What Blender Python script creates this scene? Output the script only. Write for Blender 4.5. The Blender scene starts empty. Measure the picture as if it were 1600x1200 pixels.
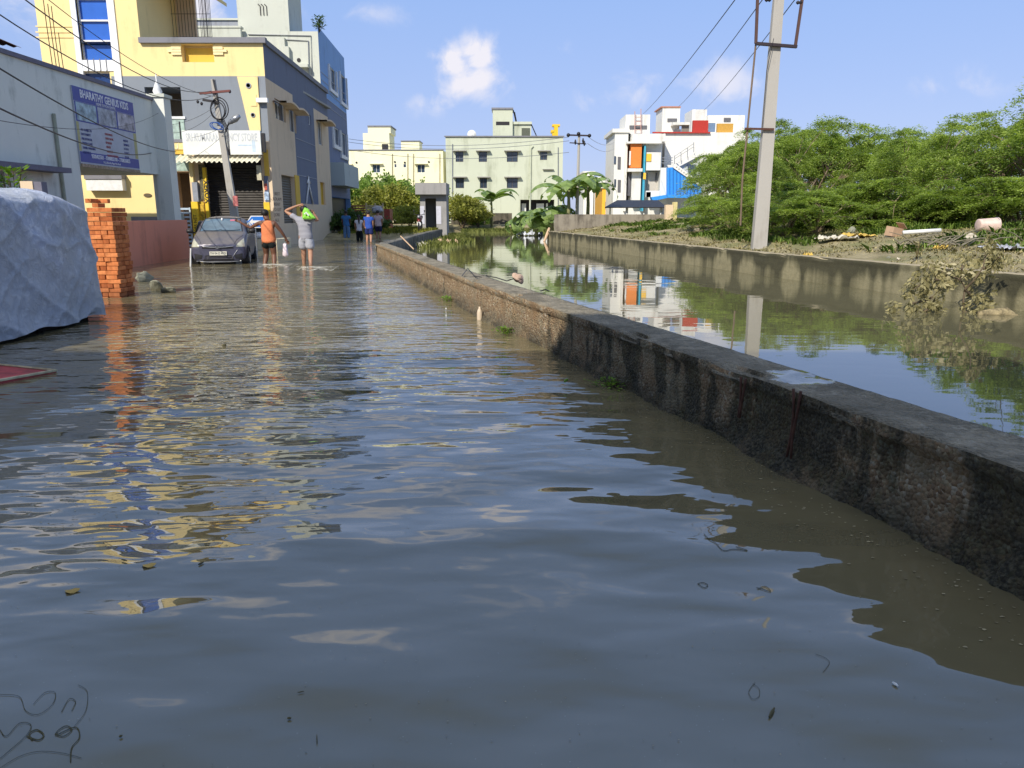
import bpy, bmesh, math, random
import numpy as np
from mathutils import Vector, Matrix, Euler, noise as mnoise
random.seed(7); RNG=np.random.default_rng(11)
S=bpy.context.scene; COL=S.collection
# ------------------------------------------------------------ camera
F=1170.0; TH=math.atan(265/F); HC=1.45
cam=bpy.data.objects.new('Camera',bpy.data.cameras.new('Camera')); COL.objects.link(cam)
cam.data.sensor_width=36; cam.data.lens=F/1600*36; cam.data.clip_start=.05; cam.data.clip_end=6000
cam.location=(0,0,HC); cam.rotation_euler=(math.pi/2-TH,0,0); S.camera=cam
S.render.resolution_x=1024; S.render.resolution_y=768
# ------------------------------------------------------------ light
SUNV=Vector((-.5,-1,.9)).normalized()
sun=bpy.data.objects.new('Sun',bpy.data.lights.new('Sun','SUN')); COL.objects.link(sun)
sun.data.energy=3.7; sun.data.angle=math.radians(.5); sun.data.color=(1,.93,.82)
sun.rotation_euler=SUNV.to_track_quat('Z','Y').to_euler(); sun.location=(0,0,30)
EXPO=.52
S.view_settings.view_transform='Standard'; S.view_settings.look='None'; S.view_settings.exposure=EXPO; S.view_settings.gamma=1
S.view_settings.use_curve_mapping=False
def ray(px,py):
    cx,cy=px-800,-(py-600); c,s=math.cos(TH),math.sin(TH)
    return Vector((cx,cy*s+F*c,cy*c-F*s))
CAMP=Vector((0,0,HC))
def P(px,py,z=0): d=ray(px,py); return CAMP+d*((z-HC)/d.z)          # point at height z
def Q(px,py,Y): d=ray(px,py); return CAMP+d*(Y/d.y)                 # point at distance Y
def V(px,py,A,B):                                                   # (s,z) on the upright plane through A,B
    d=ray(px,py); ax,ay=A; ux,uy=B[0]-A[0],B[1]-A[1]; L=math.hypot(ux,uy); ux/=L; uy/=L
    # d.x*t-ux*s=ax ; d.y*t-uy*s=ay
    det=d.x*(-uy)+ux*d.y; t=(ax*(-uy)+ux*ay)/det; s=(d.x*ay-d.y*ax)/det
    return s, HC+d.z*t
W=bpy.data.worlds.new("World"); S.world=W; W.use_nodes=True
def world():
    nt=W.node_tree; nt.nodes.clear(); N=nt.nodes.new; L=nt.links.new
    sky=N('ShaderNodeTexSky'); sky.sky_type='NISHITA'; sky.sun_disc=False
    sky.sun_elevation=math.asin(SUNV.z); sky.sun_rotation=math.atan2(SUNV.x,SUNV.y)
    sky.air_density=1.0; sky.dust_density=.6; sky.ozone_density=2.2; sky.altitude=0
    tint=N('ShaderNodeMix'); tint.data_type='RGBA'; tint.blend_type='MULTIPLY'; tint.inputs[0].default_value=1
    tint.inputs[7].default_value=(1.02,.93,1.12,1); L(sky.outputs[0],tint.inputs[6])
    tc=N('ShaderNodeTexCoord'); nrm=N('ShaderNodeVectorMath'); nrm.operation='NORMALIZE'; L(tc.outputs['Generated'],nrm.inputs[0])
    sz=N('ShaderNodeSeparateXYZ'); L(nrm.outputs[0],sz.inputs[0])
    gr=N('ShaderNodeValToRGB'); L(sz.outputs[2],gr.inputs[0]); e=gr.color_ramp.elements
    for el,(p,c) in zip([e[0],e[1],e.new(.28),e.new(.6),e.new(.74)],((0,(.385,.465,.70)),(1,(.44,.47,.52)),(.28,(.270,.425,.76)),(.6,(.17,.32,.63)),(.74,(.15,.25,.43)))): el.position=p; el.color=c+(1,)
    gs=N('ShaderNodeVectorMath'); gs.operation='SCALE'; gs.inputs['Scale'].default_value=8.7; L(gr.outputs[0],gs.inputs[0])
    air=N('ShaderNodeMix'); air.data_type='RGBA'; air.inputs[0].default_value=.8; L(tint.outputs[2],air.inputs[6]); L(gs.outputs[0],air.inputs[7]); tint=air
    ns=N('ShaderNodeTexNoise'); ns.inputs['Scale'].default_value=17; ns.inputs['Detail'].default_value=9; ns.inputs['Roughness'].default_value=.6; ns.inputs['Distortion'].default_value=.35
    L(nrm.outputs[0],ns.inputs['Vector'])
    # cloud banks standing at fixed bearings of the sky
    def blob(px,py,rx,rz,gain):
        d=ray(px,py).normalized()
        sub=N('ShaderNodeVectorMath'); sub.operation='SUBTRACT'; L(nrm.outputs[0],sub.inputs[0]); sub.inputs[1].default_value=d
        sc=N('ShaderNodeVectorMath'); sc.operation='MULTIPLY'; L(sub.outputs[0],sc.inputs[0]); sc.inputs[1].default_value=(1/rx,1/rx,1/rz)
        ln=N('ShaderNodeVectorMath'); ln.operation='LENGTH'; L(sc.outputs[0],ln.inputs[0])
        m=N('ShaderNodeMapRange'); m.inputs[1].default_value=0; m.inputs[2].default_value=1; m.inputs[3].default_value=gain; m.inputs[4].default_value=0
        m.interpolation_type='SMOOTHSTEP'
        L(ln.outputs['Value'],m.inputs[0]); return m.outputs[0]
    acc=None
    for b in ((745,85,.05,.045,1.0),(708,98,.06,.045,.95),(735,128,.10,.06,.85),(685,158,.09,.03,.55),(780,150,.09,.04,.4),(870,75,.05,.025,.45),(1120,130,.10,.05,.62),(1000,140,.07,.05,.55),(930,155,.07,.03,.45),(300,10,.10,.05,.8),(330,30,.05,.05,.5),(-60,-120,.4,.16,.9),(500,-260,.5,.13,.7),(1300,-200,.5,.10,.55),(1500,130,.12,.03,.4),(560,20,.16,.02,.35)):
        o=blob(*b)
        if acc is None: acc=o
        else:
            a=N('ShaderNodeMath'); a.operation='MAXIMUM'; L(acc,a.inputs[0]); L(o,a.inputs[1]); acc=a.outputs[0]
    add=N('ShaderNodeMath'); add.operation='MULTIPLY_ADD'; L(ns.outputs['Fac'],add.inputs[0]); add.inputs[1].default_value=2.6; add.inputs[2].default_value=-1.5
    ad2=N('ShaderNodeMath'); ad2.operation='ADD'; L(add.outputs[0],ad2.inputs[0]); L(acc,ad2.inputs[1])
    mr=N('ShaderNodeMapRange'); mr.inputs[1].default_value=.0; mr.inputs[2].default_value=.8; mr.inputs[3].default_value=0; mr.inputs[4].default_value=1.0
    mr.interpolation_type='SMOOTHSTEP'; L(ad2.outputs[0],mr.inputs[0])
    mul=N('ShaderNodeMath'); mul.operation='MULTIPLY'; L(mr.outputs[0],mul.inputs[0]); pw=N('ShaderNodeMath'); pw.operation='MULTIPLY'; L(acc,pw.inputs[0]); pw.inputs[1].default_value=1.35; L(pw.outputs[0],mul.inputs[1]); mul.use_clamp=True
    mx=N('ShaderNodeMix'); mx.data_type='RGBA'; L(mul.outputs[0],mx.inputs[0]); L(tint.outputs[2],mx.inputs[6]); mx.inputs[7].default_value=(6.3,6.2,6.8,1)
    bg=N('ShaderNodeBackground'); L(mx.outputs[2],bg.inputs[0]); bg.inputs[1].default_value=.098
    out=N('ShaderNodeOutputWorld'); L(bg.outputs[0],out.inputs[0])
world()
# ------------------------------------------------------------ mesh helpers
ROOTM={}
class MB:
    def __init__(s): s.v=[]; s.f=[]; s.m=[]
    def add(s,vs,fs,mi=0):
        n=len(s.v); s.v+= [tuple(v) for v in vs]; s.f+=[tuple(i+n for i in f) for f in fs]; s.m+=[mi]*len(fs); return s
    def box(s,x0,x1,y0,y1,z0,z1,mi=0):
        if x0>x1:x0,x1=x1,x0
        if y0>y1:y0,y1=y1,y0
        if z0>z1:z0,z1=z1,z0
        vs=[(x,y,z) for z in(z0,z1) for y in(y0,y1) for x in(x0,x1)]
        return s.add(vs,[(0,2,3,1),(4,5,7,6),(0,1,5,4),(2,6,7,3),(0,4,6,2),(1,3,7,5)],mi)
    def obox(s,c,size,rot=None,mi=0):
        hx,hy,hz=size[0]/2,size[1]/2,size[2]/2; c=Vector(c)
        M=rot if rot is not None else Matrix.Identity(3)
        vs=[c+M@Vector((x,y,z)) for z in(-hz,hz) for y in(-hy,hy) for x in(-hx,hx)]
        return s.add(vs,[(0,2,3,1),(4,5,7,6),(0,1,5,4),(2,6,7,3),(0,4,6,2),(1,3,7,5)],mi)
    def beam(s,a,b,w,h,mi=0):
        a,b=Vector(a),Vector(b); d=b-a; q=d.to_track_quat('Y','Z').to_matrix()
        return s.obox((a+b)/2,(w,d.length,h),q,mi)
    def tube(s,pts,r,n=8,mi=0,caps=True):
        pts=[Vector(p) for p in pts]; k=len(pts); rs=r if isinstance(r,(list,tuple)) else [r]*k
        vs=[]; up=None
        for i,p in enumerate(pts):
            t=(pts[min(i+1,k-1)]-pts[max(i-1,0)]).normalized()
            if up is None: up=Vector((0,0,1)) if abs(t.z)<.9 else Vector((1,0,0))
            a=t.cross(up)
            if a.length<1e-6: a=t.orthogonal()
            a.normalize(); b=a.cross(t); up=b if abs(t.dot(Vector((0,0,1))))>.9 else up
            for j in range(n):
                an=2*math.pi*j/n; vs.append(p+(a*math.cos(an)+b*math.sin(an))*rs[i])
        fs=[(i*n+j,i*n+(j+1)%n,(i+1)*n+(j+1)%n,(i+1)*n+j) for i in range(k-1) for j in range(n)]
        if caps: fs+= [tuple(range(n))[::-1], tuple(range((k-1)*n,k*n))]
        return s.add(vs,fs,mi)
    def lathe(s,prof,c=(0,0,0),axis='Z',n=16,mi=0):
        vs=[];k=len(prof); c=Vector(c)
        for r,h in prof:
            for j in range(n):
                a=2*math.pi*j/n; x,y=r*math.cos(a),r*math.sin(a)
                v={'Z':(x,y,h),'Y':(x,h,y),'X':(h,x,y)}[axis]; vs.append(c+Vector(v))
        fs=[(i*n+j,i*n+(j+1)%n,(i+1)*n+(j+1)%n,(i+1)*n+j) for i in range(k-1) for j in range(n)]
        fs+=[tuple(range(n))[::-1],tuple(range((k-1)*n,k*n))]
        return s.add(vs,fs,mi)
    def prism(s,poly,y0,y1,mi=0):                     # poly in (x,z), extruded along y
        n=len(poly); vs=[(x,y0,z) for x,z in poly]+[(x,y1,z) for x,z in poly]
        fs=[tuple(range(n)),tuple(range(n,2*n))[::-1]]+[(i,i+n,(i+1)%n+n,(i+1)%n) for i in range(n)]
        return s.add(vs,fs,mi)
    def grid(s,fn,nu,nv,mi=0):
        vs=[fn(i/nu,j/nv) for j in range(nv+1) for i in range(nu+1)]
        fs=[(j*(nu+1)+i,j*(nu+1)+i+1,(j+1)*(nu+1)+i+1,(j+1)*(nu+1)+i) for j in range(nv) for i in range(nu)]
        return s.add(vs,fs,mi)
    def build(s,name,mats,parent=None,smooth=False,world=True,fixn=False):
        me=bpy.data.meshes.new(name); vs=s.v
        if parent is not None and world and parent.name in ROOTM:
            Mi=ROOTM[parent.name].inverted(); vs=[tuple(Mi@Vector(v)) for v in vs]
        me.from_pydata(vs,[],s.f)
        if not isinstance(mats,(list,tuple)): mats=[mats]
        for m in mats: me.materials.append(m)
        if len(mats)>1: me.polygons.foreach_set('material_index',s.m)
        if smooth: me.polygons.foreach_set('use_smooth',[True]*len(me.polygons))
        if fixn:
            bm=bmesh.new(); bm.from_mesh(me); bmesh.ops.recalc_face_normals(bm,faces=bm.faces); bm.to_mesh(me); bm.free()
        me.update()
        o=bpy.data.objects.new(name,me); COL.objects.link(o)
        if parent is not None:
            o.parent=parent
            if world and parent.name in ROOTM: ROOTM[o.name]=ROOTM[parent.name]
        return o
def tag(o,label=None,cat=None,group=None,kind=None):
    if label: o['label']=label
    if cat: o['category']=cat
    if group: o['group']=group
    if kind: o['kind']=kind
    return o
def thing(name,label,cat,loc=(0,0,0),rz=0,group=None):
    o=bpy.data.objects.new(name,None); COL.objects.link(o); o.location=loc; o.rotation_euler=(0,0,rz); o.empty_display_size=.2
    ROOTM[o.name]=Matrix.Translation(Vector(loc))@Matrix.Rotation(rz,4,'Z')
    return tag(o,label,cat,group)
def dup(root,loc=None,rz=None,label=None,scale=None):
    def cp(o,par):
        c=o.copy(); COL.objects.link(c); c.parent=par
        for ch in [x for x in bpy.data.objects if x.parent==o]: cp(ch,c)
        return c
    c=cp(root,None)
    if loc is not None: c.location=loc
    if rz is not None: c.rotation_euler=(c.rotation_euler[0],c.rotation_euler[1],rz)
    if scale is not None: c.scale=scale
    if label: c['label']=label
    return c
def text(name,body,size,mat,parent,loc,rot,align='CENTER',ext=.004,sx=1,bold=0):
    cu=bpy.data.curves.new('t','FONT'); cu.body=body; cu.size=size; cu.extrude=ext; cu.align_x=align; cu.align_y='CENTER'; cu.offset=bold; cu.resolution_u=2
    t=bpy.data.objects.new('t',cu); COL.objects.link(t)
    dg=bpy.context.evaluated_depsgraph_get(); me=bpy.data.meshes.new_from_object(t.evaluated_get(dg)); bpy.data.objects.remove(t); bpy.data.curves.remove(cu)
    me.materials.clear(); me.materials.append(mat)
    M=Matrix.Translation(Vector(loc))@Euler(rot).to_matrix().to_4x4()@Matrix.Diagonal((sx,1,1,1))
    if parent is not None and parent.name in ROOTM: M=ROOTM[parent.name].inverted()@M
    me.transform(M); me.name=name
    o=bpy.data.objects.new(name,me); COL.objects.link(o); o.parent=parent
    return o
def mesh_np(name,verts,faces,mat,parent=None,smooth=False):
    me=bpy.data.meshes.new(name); nv=len(verts); nf=len(faces); k=faces.shape[1]
    me.vertices.add(nv); me.vertices.foreach_set('co',verts.astype(np.float32).ravel())
    me.loops.add(nf*k); me.loops.foreach_set('vertex_index',faces.astype(np.int32).ravel())
    me.polygons.add(nf); me.polygons.foreach_set('loop_start',np.arange(0,nf*k,k,dtype=np.int32)); me.polygons.foreach_set('loop_total',np.full(nf,k,dtype=np.int32))
    if smooth: me.polygons.foreach_set('use_smooth',np.ones(nf,dtype=bool))
    me.materials.append(mat); me.update(); me.validate()
    o=bpy.data.objects.new(name,me); COL.objects.link(o)
    if parent is not None: o.parent=parent
    return o
# ------------------------------------------------------------ materials
MC={}
def newmat(name):
    m=bpy.data.materials.new(name); m.use_nodes=True; nt=m.node_tree; b=nt.nodes['Principled BSDF']; return m,nt,b
def srgb(r,g,b):
    f=lambda c:(c/255/12.92 if c/255<=.04045 else ((c/255+.055)/1.055)**2.4); return (f(r),f(g),f(b))
def mat(name,col,rough=.75,metal=0,var=.12,scale=6,bump=.0,spec=.4,emit=None,bscale=None):
    """base colour with gentle mottling and optional fine relief"""
    if name in MC: return MC[name]
    m,nt,b=newmat(name); N=nt.nodes.new; L=nt.links.new
    tc=N('ShaderNodeTexCoord'); ns=N('ShaderNodeTexNoise'); ns.inputs['Scale'].default_value=scale; ns.inputs['Detail'].default_value=6; ns.inputs['Roughness'].default_value=.65
    L(tc.outputs['Object'],ns.inputs['Vector'])
    mx=N('ShaderNodeMix'); mx.data_type='RGBA'; mr=N('ShaderNodeMapRange'); mr.inputs[1].default_value=.3; mr.inputs[2].default_value=.7
    L(ns.outputs['Fac'],mr.inputs[0]); L(mr.outputs[0],mx.inputs[0])
    mx.inputs[6].default_value=tuple(c*(1-var) for c in col)+(1,); mx.inputs[7].default_value=tuple(min(1,c*(1+var)) for c in col)+(1,)
    L(mx.outputs[2],b.inputs['Base Color'])
    b.inputs['Roughness'].default_value=rough; b.inputs['Metallic'].default_value=metal; b.inputs['Specular IOR Level'].default_value=spec
    if bump:
        n2=N('ShaderNodeTexNoise'); n2.inputs['Scale'].default_value=bscale or scale*6; n2.inputs['Detail'].default_value=4; L(tc.outputs['Object'],n2.inputs['Vector'])
        bp=N('ShaderNodeBump'); bp.inputs['Strength'].default_value=.6; bp.inputs['Distance'].default_value=bump; L(n2.outputs['Fac'],bp.inputs['Height']); L(bp.outputs[0],b.inputs['Normal'])
    MC[name]=m; return m
def plaster(name,col,stain=(.12,.11,.10),amt=.5,sc=1.0,rough=.85,lo=.55,bump=.004):
    """painted render with run-off streaks, blotches and fine grain"""
    if name in MC: return MC[name]
    m,nt,b=newmat(name); N=nt.nodes.new; L=nt.links.new
    tc=N('ShaderNodeTexCoord')
    def nz(scale,vec,detail=5,ro=.6):
        mp=N('ShaderNodeMapping'); mp.inputs['Scale'].default_value=vec; L(tc.outputs['Object'],mp.inputs[0])
        n=N('ShaderNodeTexNoise'); n.inputs['Scale'].default_value=scale; n.inputs['Detail'].default_value=detail; n.inputs['Roughness'].default_value=ro; L(mp.outputs[0],n.inputs['Vector']); return n.outputs['Fac']
    st=nz(3*sc,(1,1,.12)); bl=nz(.9*sc,(1,1,1),8,.7); gr=nz(40*sc,(1,1,1),2)
    mu=N('ShaderNodeMath'); mu.operation='MULTIPLY'; L(st,mu.inputs[0]); L(bl,mu.inputs[1])
    mr=N('ShaderNodeMapRange'); mr.inputs[1].default_value=lo*.5; mr.inputs[2].default_value=lo*.5+.17; mr.inputs[3].default_value=0; mr.inputs[4].default_value=amt; L(mu.outputs[0],mr.inputs[0])
    m0=N('ShaderNodeMix'); m0.data_type='RGBA'; L(bl,m0.inputs[0]); m0.inputs[6].default_value=tuple(c*.9 for c in col)+(1,); m0.inputs[7].default_value=tuple(min(1,c*1.08) for c in col)+(1,)
    mx=N('ShaderNodeMix'); mx.data_type='RGBA'; L(mr.outputs[0],mx.inputs[0]); L(m0.outputs[2],mx.inputs[6]); mx.inputs[7].default_value=stain+(1,)
    L(mx.outputs[2],b.inputs['Base Color']); b.inputs['Roughness'].default_value=rough; b.inputs['Specular IOR Level'].default_value=.25
    bp=N('ShaderNodeBump'); bp.inputs['Distance'].default_value=bump; bp.inputs['Strength'].default_value=.5; L(gr,bp.inputs['Height']); L(bp.outputs[0],b.inputs['Normal'])
    MC[name]=m; return m
def leafmat(name,c1,c2,trans=.3,rough=.55,c3=None):
    if name in MC: return MC[name]
    m,nt,b=newmat(name); N=nt.nodes.new; L=nt.links.new
    g=N('ShaderNodeNewGeometry'); tc=N('ShaderNodeTexCoord'); ns=N('ShaderNodeTexNoise'); ns.inputs['Scale'].default_value=.9; ns.inputs['Detail'].default_value=3; L(tc.outputs['Object'],ns.inputs['Vector'])
    a=N('ShaderNodeMath'); a.operation='MULTIPLY_ADD'; L(g.outputs['Random Per Island'],a.inputs[0]); a.inputs[1].default_value=.55; 
    s2=N('ShaderNodeMath'); s2.operation='MULTIPLY_ADD'; L(ns.outputs['Fac'],s2.inputs[0]); s2.inputs[1].default_value=1.6; s2.inputs[2].default_value=-.55; L(s2.outputs[0],a.inputs[2])
    cr=N('ShaderNodeValToRGB'); L(a.outputs[0],cr.inputs[0]); e=cr.color_ramp.elements; e[0].color=c1+(1,); e[1].color=c2+(1,); e[0].position=.1; e[1].position=.85
    if c3: x=cr.color_ramp.elements.new(.97); x.color=c3+(1,)
    L(cr.outputs[0],b.inputs['Base Color']); b.inputs['Roughness'].default_value=rough; b.inputs['Specular IOR Level'].default_value=.3
    if trans:
        tr=N('ShaderNodeBsdfTranslucent'); hs=N('ShaderNodeMix'); hs.data_type='RGBA'; hs.blend_type='MULTIPLY'; hs.inputs[0].default_value=1; hs.inputs[7].default_value=(1.5,1.6,.6,1); L(cr.outputs[0],hs.inputs[6]); L(hs.outputs[2],tr.inputs[0])
        ms=N('ShaderNodeMixShader'); ms.inputs[0].default_value=trans; L(b.outputs[0],ms.inputs[1]); L(tr.outputs[0],ms.inputs[2])
        L(ms.outputs[0],nt.nodes['Material Output'].inputs[0])
    MC[name]=m; return m
def glassmat(name,col=(.04,.06,.09),rough=.06):
    return mat(name,col,rough,0,.25,1.3,spec=.8)
def water(name,murk,waves,ior=1.38,rough=.02,varscale=.25):
    """opaque silty water: waves = list of (scale, (sx,sy), height_m, detail, rot, masked)"""
    m,nt,b=newmat(name); N=nt.nodes.new; L=nt.links.new
    tc=N('ShaderNodeTexCoord'); acc=None
    mk=N('ShaderNodeTexNoise'); mk.inputs['Scale'].default_value=.22; mk.inputs['Detail'].default_value=2; L(tc.outputs['Object'],mk.inputs['Vector'])
    mkr=N('ShaderNodeMapRange'); mkr.inputs[1].default_value=.35; mkr.inputs[2].default_value=.65; mkr.inputs[3].default_value=.5; mkr.inputs[4].default_value=1.25; L(mk.outputs['Fac'],mkr.inputs[0])
    sp=N('ShaderNodeSeparateXYZ'); L(tc.outputs['Object'],sp.inputs[0])
    for wv in waves:
        (sc,vec,h,det,rot,ymask)=wv[:6]; xmask=wv[6] if len(wv)>6 else None
        mp=N('ShaderNodeMapping'); mp.inputs['Scale'].default_value=(vec[0],vec[1],1); mp.inputs['Rotation'].default_value=(0,0,math.radians(rot)); L(tc.outputs['Object'],mp.inputs[0])
        n=N('ShaderNodeTexNoise'); n.inputs['Scale'].default_value=sc; n.inputs['Detail'].default_value=det; n.inputs['Roughness'].default_value=.45; n.inputs['Distortion'].default_value=.25; L(mp.outputs[0],n.inputs['Vector'])
        k=N('ShaderNodeMath'); k.operation='MULTIPLY'; L(n.outputs['Fac'],k.inputs[0]); k.inputs[1].default_value=h
        o=k.outputs[0]
        if ymask:
            r=N('ShaderNodeMapRange'); r.inputs[1].default_value=ymask[0]; r.inputs[2].default_value=ymask[1]; r.inputs[3].default_value=ymask[2]; r.inputs[4].default_value=ymask[3]; r.interpolation_type='SMOOTHSTEP'; L(sp.outputs[1],r.inputs[0])
            k2=N('ShaderNodeMath'); k2.operation='MULTIPLY'; L(o,k2.inputs[0]); L(r.outputs[0],k2.inputs[1]); o=k2.outputs[0]
            k3=N('ShaderNodeMath'); k3.operation='MULTIPLY'; L(o,k3.inputs[0]); L(mkr.outputs[0],k3.inputs[1]); o=k3.outputs[0]
        if xmask:
            r=N('ShaderNodeMapRange'); r.inputs[1].default_value=xmask[0]; r.inputs[2].default_value=xmask[1]; r.inputs[3].default_value=1; r.inputs[4].default_value=0; r.interpolation_type='SMOOTHSTEP'; L(sp.outputs[0],r.inputs[0])
            k4=N('ShaderNodeMath'); k4.operation='MULTIPLY'; L(o,k4.inputs[0]); L(r.outputs[0],k4.inputs[1]); o=k4.outputs[0]
        if acc is None: acc=o
        else:
            a=N('ShaderNodeMath'); a.operation='ADD'; L(acc,a.inputs[0]); L(o,a.inputs[1]); acc=a.outputs[0]
    bp=N('ShaderNodeBump'); bp.inputs['Strength'].default_value=1; bp.inputs['Distance'].default_value=1; L(acc,bp.inputs['Height']); L(bp.outputs[0],b.inputs['Normal'])
    n=N('ShaderNodeTexNoise'); n.inputs['Scale'].default_value=varscale; n.inputs['Detail'].default_value=5; L(tc.outputs['Object'],n.inputs['Vector'])
    mx=N('ShaderNodeMix'); mx.data_type='RGBA'; L(n.outputs['Fac'],mx.inputs[0]); mx.inputs[6].default_value=tuple(c*.8 for c in murk)+(1,); mx.inputs[7].default_value=tuple(c*1.25 for c in murk)+(1,)
    # suspended specks
    vo=N('ShaderNodeTexVoronoi'); vo.inputs['Scale'].default_value=26; L(tc.outputs['Object'],vo.inputs['Vector'])
    sr=N('ShaderNodeMapRange'); sr.inputs[1].default_value=.045; sr.inputs[2].default_value=.07; sr.inputs[3].default_value=.5; sr.inputs[4].default_value=0; L(vo.outputs['Distance'],sr.inputs[0])
    m2=N('ShaderNodeMix'); m2.data_type='RGBA'; L(sr.outputs[0],m2.inputs[0]); L(mx.outputs[2],m2.inputs[6]); m2.inputs[7].default_value=(.30,.28,.2,1)
    L(m2.outputs[2],b.inputs['Base Color']); b.inputs['Roughness'].default_value=rough; b.inputs['IOR'].default_value=ior; b.inputs['Specular IOR Level'].default_value=.5
    return m
M_white=mat('white_paint',(.72,.72,.70),.5); M_dark=mat('dark_iron',(.03,.028,.03),.5,.3); M_black=mat('black_rubber',(.015,.015,.016),.7)
M_rust=mat('rusty_iron',(.10,.045,.03),.8,.2,.35,20,.002); M_glass=glassmat('window_glass'); M_steel=mat('grey_steel',(.35,.36,.37),.4,.7)
M_conc=plaster('grey_concrete',(.36,.35,.32),(.10,.09,.08),.55,1.2)
# ------------------------------------------------------------ ground
WALL_IN=[(3.95,-4),(2.9,-.5),(2.0,2.77),(1.46,4.63),(-.54,11.14),(-4.58,25.75)]       # street side of the near canal wall
FAR=[(10.6,-1),(8.9,7.0),(7.86,11.58),(7.45,12.9),(7.0,15.13),(6.12,18.14),(4.77,25.23),(1.97,42.84)]
def xat(poly,y):
    pts=sorted(poly,key=lambda p:p[1])
    if y<=pts[0][1]: return pts[0][0]+(y-pts[0][1])*(pts[1][0]-pts[0][0])/(pts[1][1]-pts[0][1])
    for a,b in zip(pts,pts[1:]):
        if y<=b[1]: return a[0]+(y-a[1])*(b[0]-a[0])/(b[1]-a[1])
    return pts[-1][0]
def sm(a,b,x): t=min(1,max(0,(x-a)/(b-a))); return t*t*(3-2*t)
def gz(x,y):
    z=-.5
    if y<45: d=x-xat(FAR,y)-.30
    else: d=x-2-.12-(y-43)*.12
    if d>0: z=.47+.55*sm(.2,6,d)+.05*sm(0,1.5,d)
    if y>42.5:
        e=sm(42.5,47,y)*(1-sm(-4.9,-4.3,x)) if x<-4.2 else 0
        z=max(z,-.5+e*.85)
        z=max(z,-.5+1.0*sm(64,72,y))
    if d>.1 or y>45: 
        z+=.10*(mnoise.fractal(Vector((x*.5,y*.5,0)),1,2,4))*(1 if z>.2 else .3)+ (.05*mnoise.noise(Vector((x*2.3,y*2.3,1))) if z>.2 else 0)
    return z
def build_ground():
    xs=np.concatenate([[-1500,-300,-120],np.arange(-60,2,2.0),np.arange(2,24,.3),np.arange(24,60,2.0),[60,120,300,1500]])
    ys=np.concatenate([[-1500,-200,-40],np.arange(-20,4,2.0),np.arange(4,45,.3),np.arange(45,100,1.5),[110,160,400,1500]])
    vs=np.array([(x,y,gz(x,y) if abs(x)<110 and -30<y<150 else (-.5 if y<0 or (x<0 and y<60) else .5)) for y in ys for x in xs])
    nx=len(xs); I=np.arange(len(ys)-1)[:,None]*nx+np.arange(nx-1)[None,:]; I=I.ravel()
    fs=np.stack([I,I+1,I+nx+1,I+nx],1)
    m,nt,b=newmat('silty_ground'); N=nt.nodes.new; L=nt.links.new
    tc=N('ShaderNodeTexCoord')
    def nz(s,d=6,r=.65):
        n=N('ShaderNodeTexNoise'); n.inputs['Scale'].default_value=s; n.inputs['Detail'].default_value=d; n.inputs['Roughness'].default_value=r; L(tc.outputs['Object'],n.inputs['Vector']); return n.outputs['Fac']
    cr=N('ShaderNodeValToRGB'); e=cr.color_ramp.elements; e[0].position=.3; e[0].color=(.17,.14,.075,1); e[1].position=.7; e[1].color=(.42,.36,.21,1); x=e.new(.5); x.color=(.29,.245,.13,1)
    L(nz(1.6),cr.inputs[0])
    c2=N('ShaderNodeMix'); c2.data_type='RGBA'; mr=N('ShaderNodeMapRange'); mr.inputs[1].default_value=.52; mr.inputs[2].default_value=.62; mr.inputs[4].default_value=.7; L(nz(.7,7),mr.inputs[0]); L(mr.outputs[0],c2.inputs[0]); L(cr.outputs[0],c2.inputs[6]); c2.inputs[7].default_value=(.17,.18,.06,1)
    L(c2.outputs[2],b.inputs['Base Color']); b.inputs['Roughness'].default_value=.9
    bp=N('ShaderNodeBump'); bp.inputs['Distance'].default_value=.06; L(nz(14,5,.7),bp.inputs['Height']); L(bp.outputs[0],b.inputs['Normal'])
    tag(mesh_np('ground',vs,fs,m,smooth=True),kind='structure')
build_ground()
# ------------------------------------------------------------ water
Wm=water('flood_water_silt',(.155,.132,.072),[
    (1.0,(.7,1.2),.095,1,14,(2,9,1.5,.6)),(1.0,(2.2,3.4),.012,1,25,(2,5,1.2,.3)),(1.0,(1.9,3.6),.024,1,-12,(1.5,8,1.0,1.45)),(1.0,(4.2,8.6),.0100,1,9,(2.5,9,.32,1.9)),(1.0,(10,19),.0034,1,-6,(4,11,.1,2.3)),(1.0,(24,40),.0007,1,5,(4,10,.0,2.2)),(1.0,(3.4,9.0),.0150,1,-22,(1.8,3.4,.2,1.0),(-1.9,-.2))],ior=2.15)
Cm=water('canal_water_silt',(.105,.098,.056),[(1.0,(.6,1.6),.0030,2,10,None),(1.0,(2.5,6),.0006,1,-5,None)],ior=2.1)
def flat(name,poly,z,m):
    mb=MB(); mb.add([(x,y,z) for x,y in poly],[tuple(range(len(poly)))]); return tag(mb.build(name,m),kind='structure')
mid=[(x+.2,y) for x,y in WALL_IN]
flat('street_water',[(-70,-40),(14.8,-40)]+mid+[(-4.35,27),(-4.35,62),(-70,62)],0,Wm)
flat('canal_water',[(x,y) for x,y in [(30,-40),(30,80),(-4.35,80),(-4.35,27)]+mid[::-1]+[(14.8,-40)]],-.004,Cm)
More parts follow.
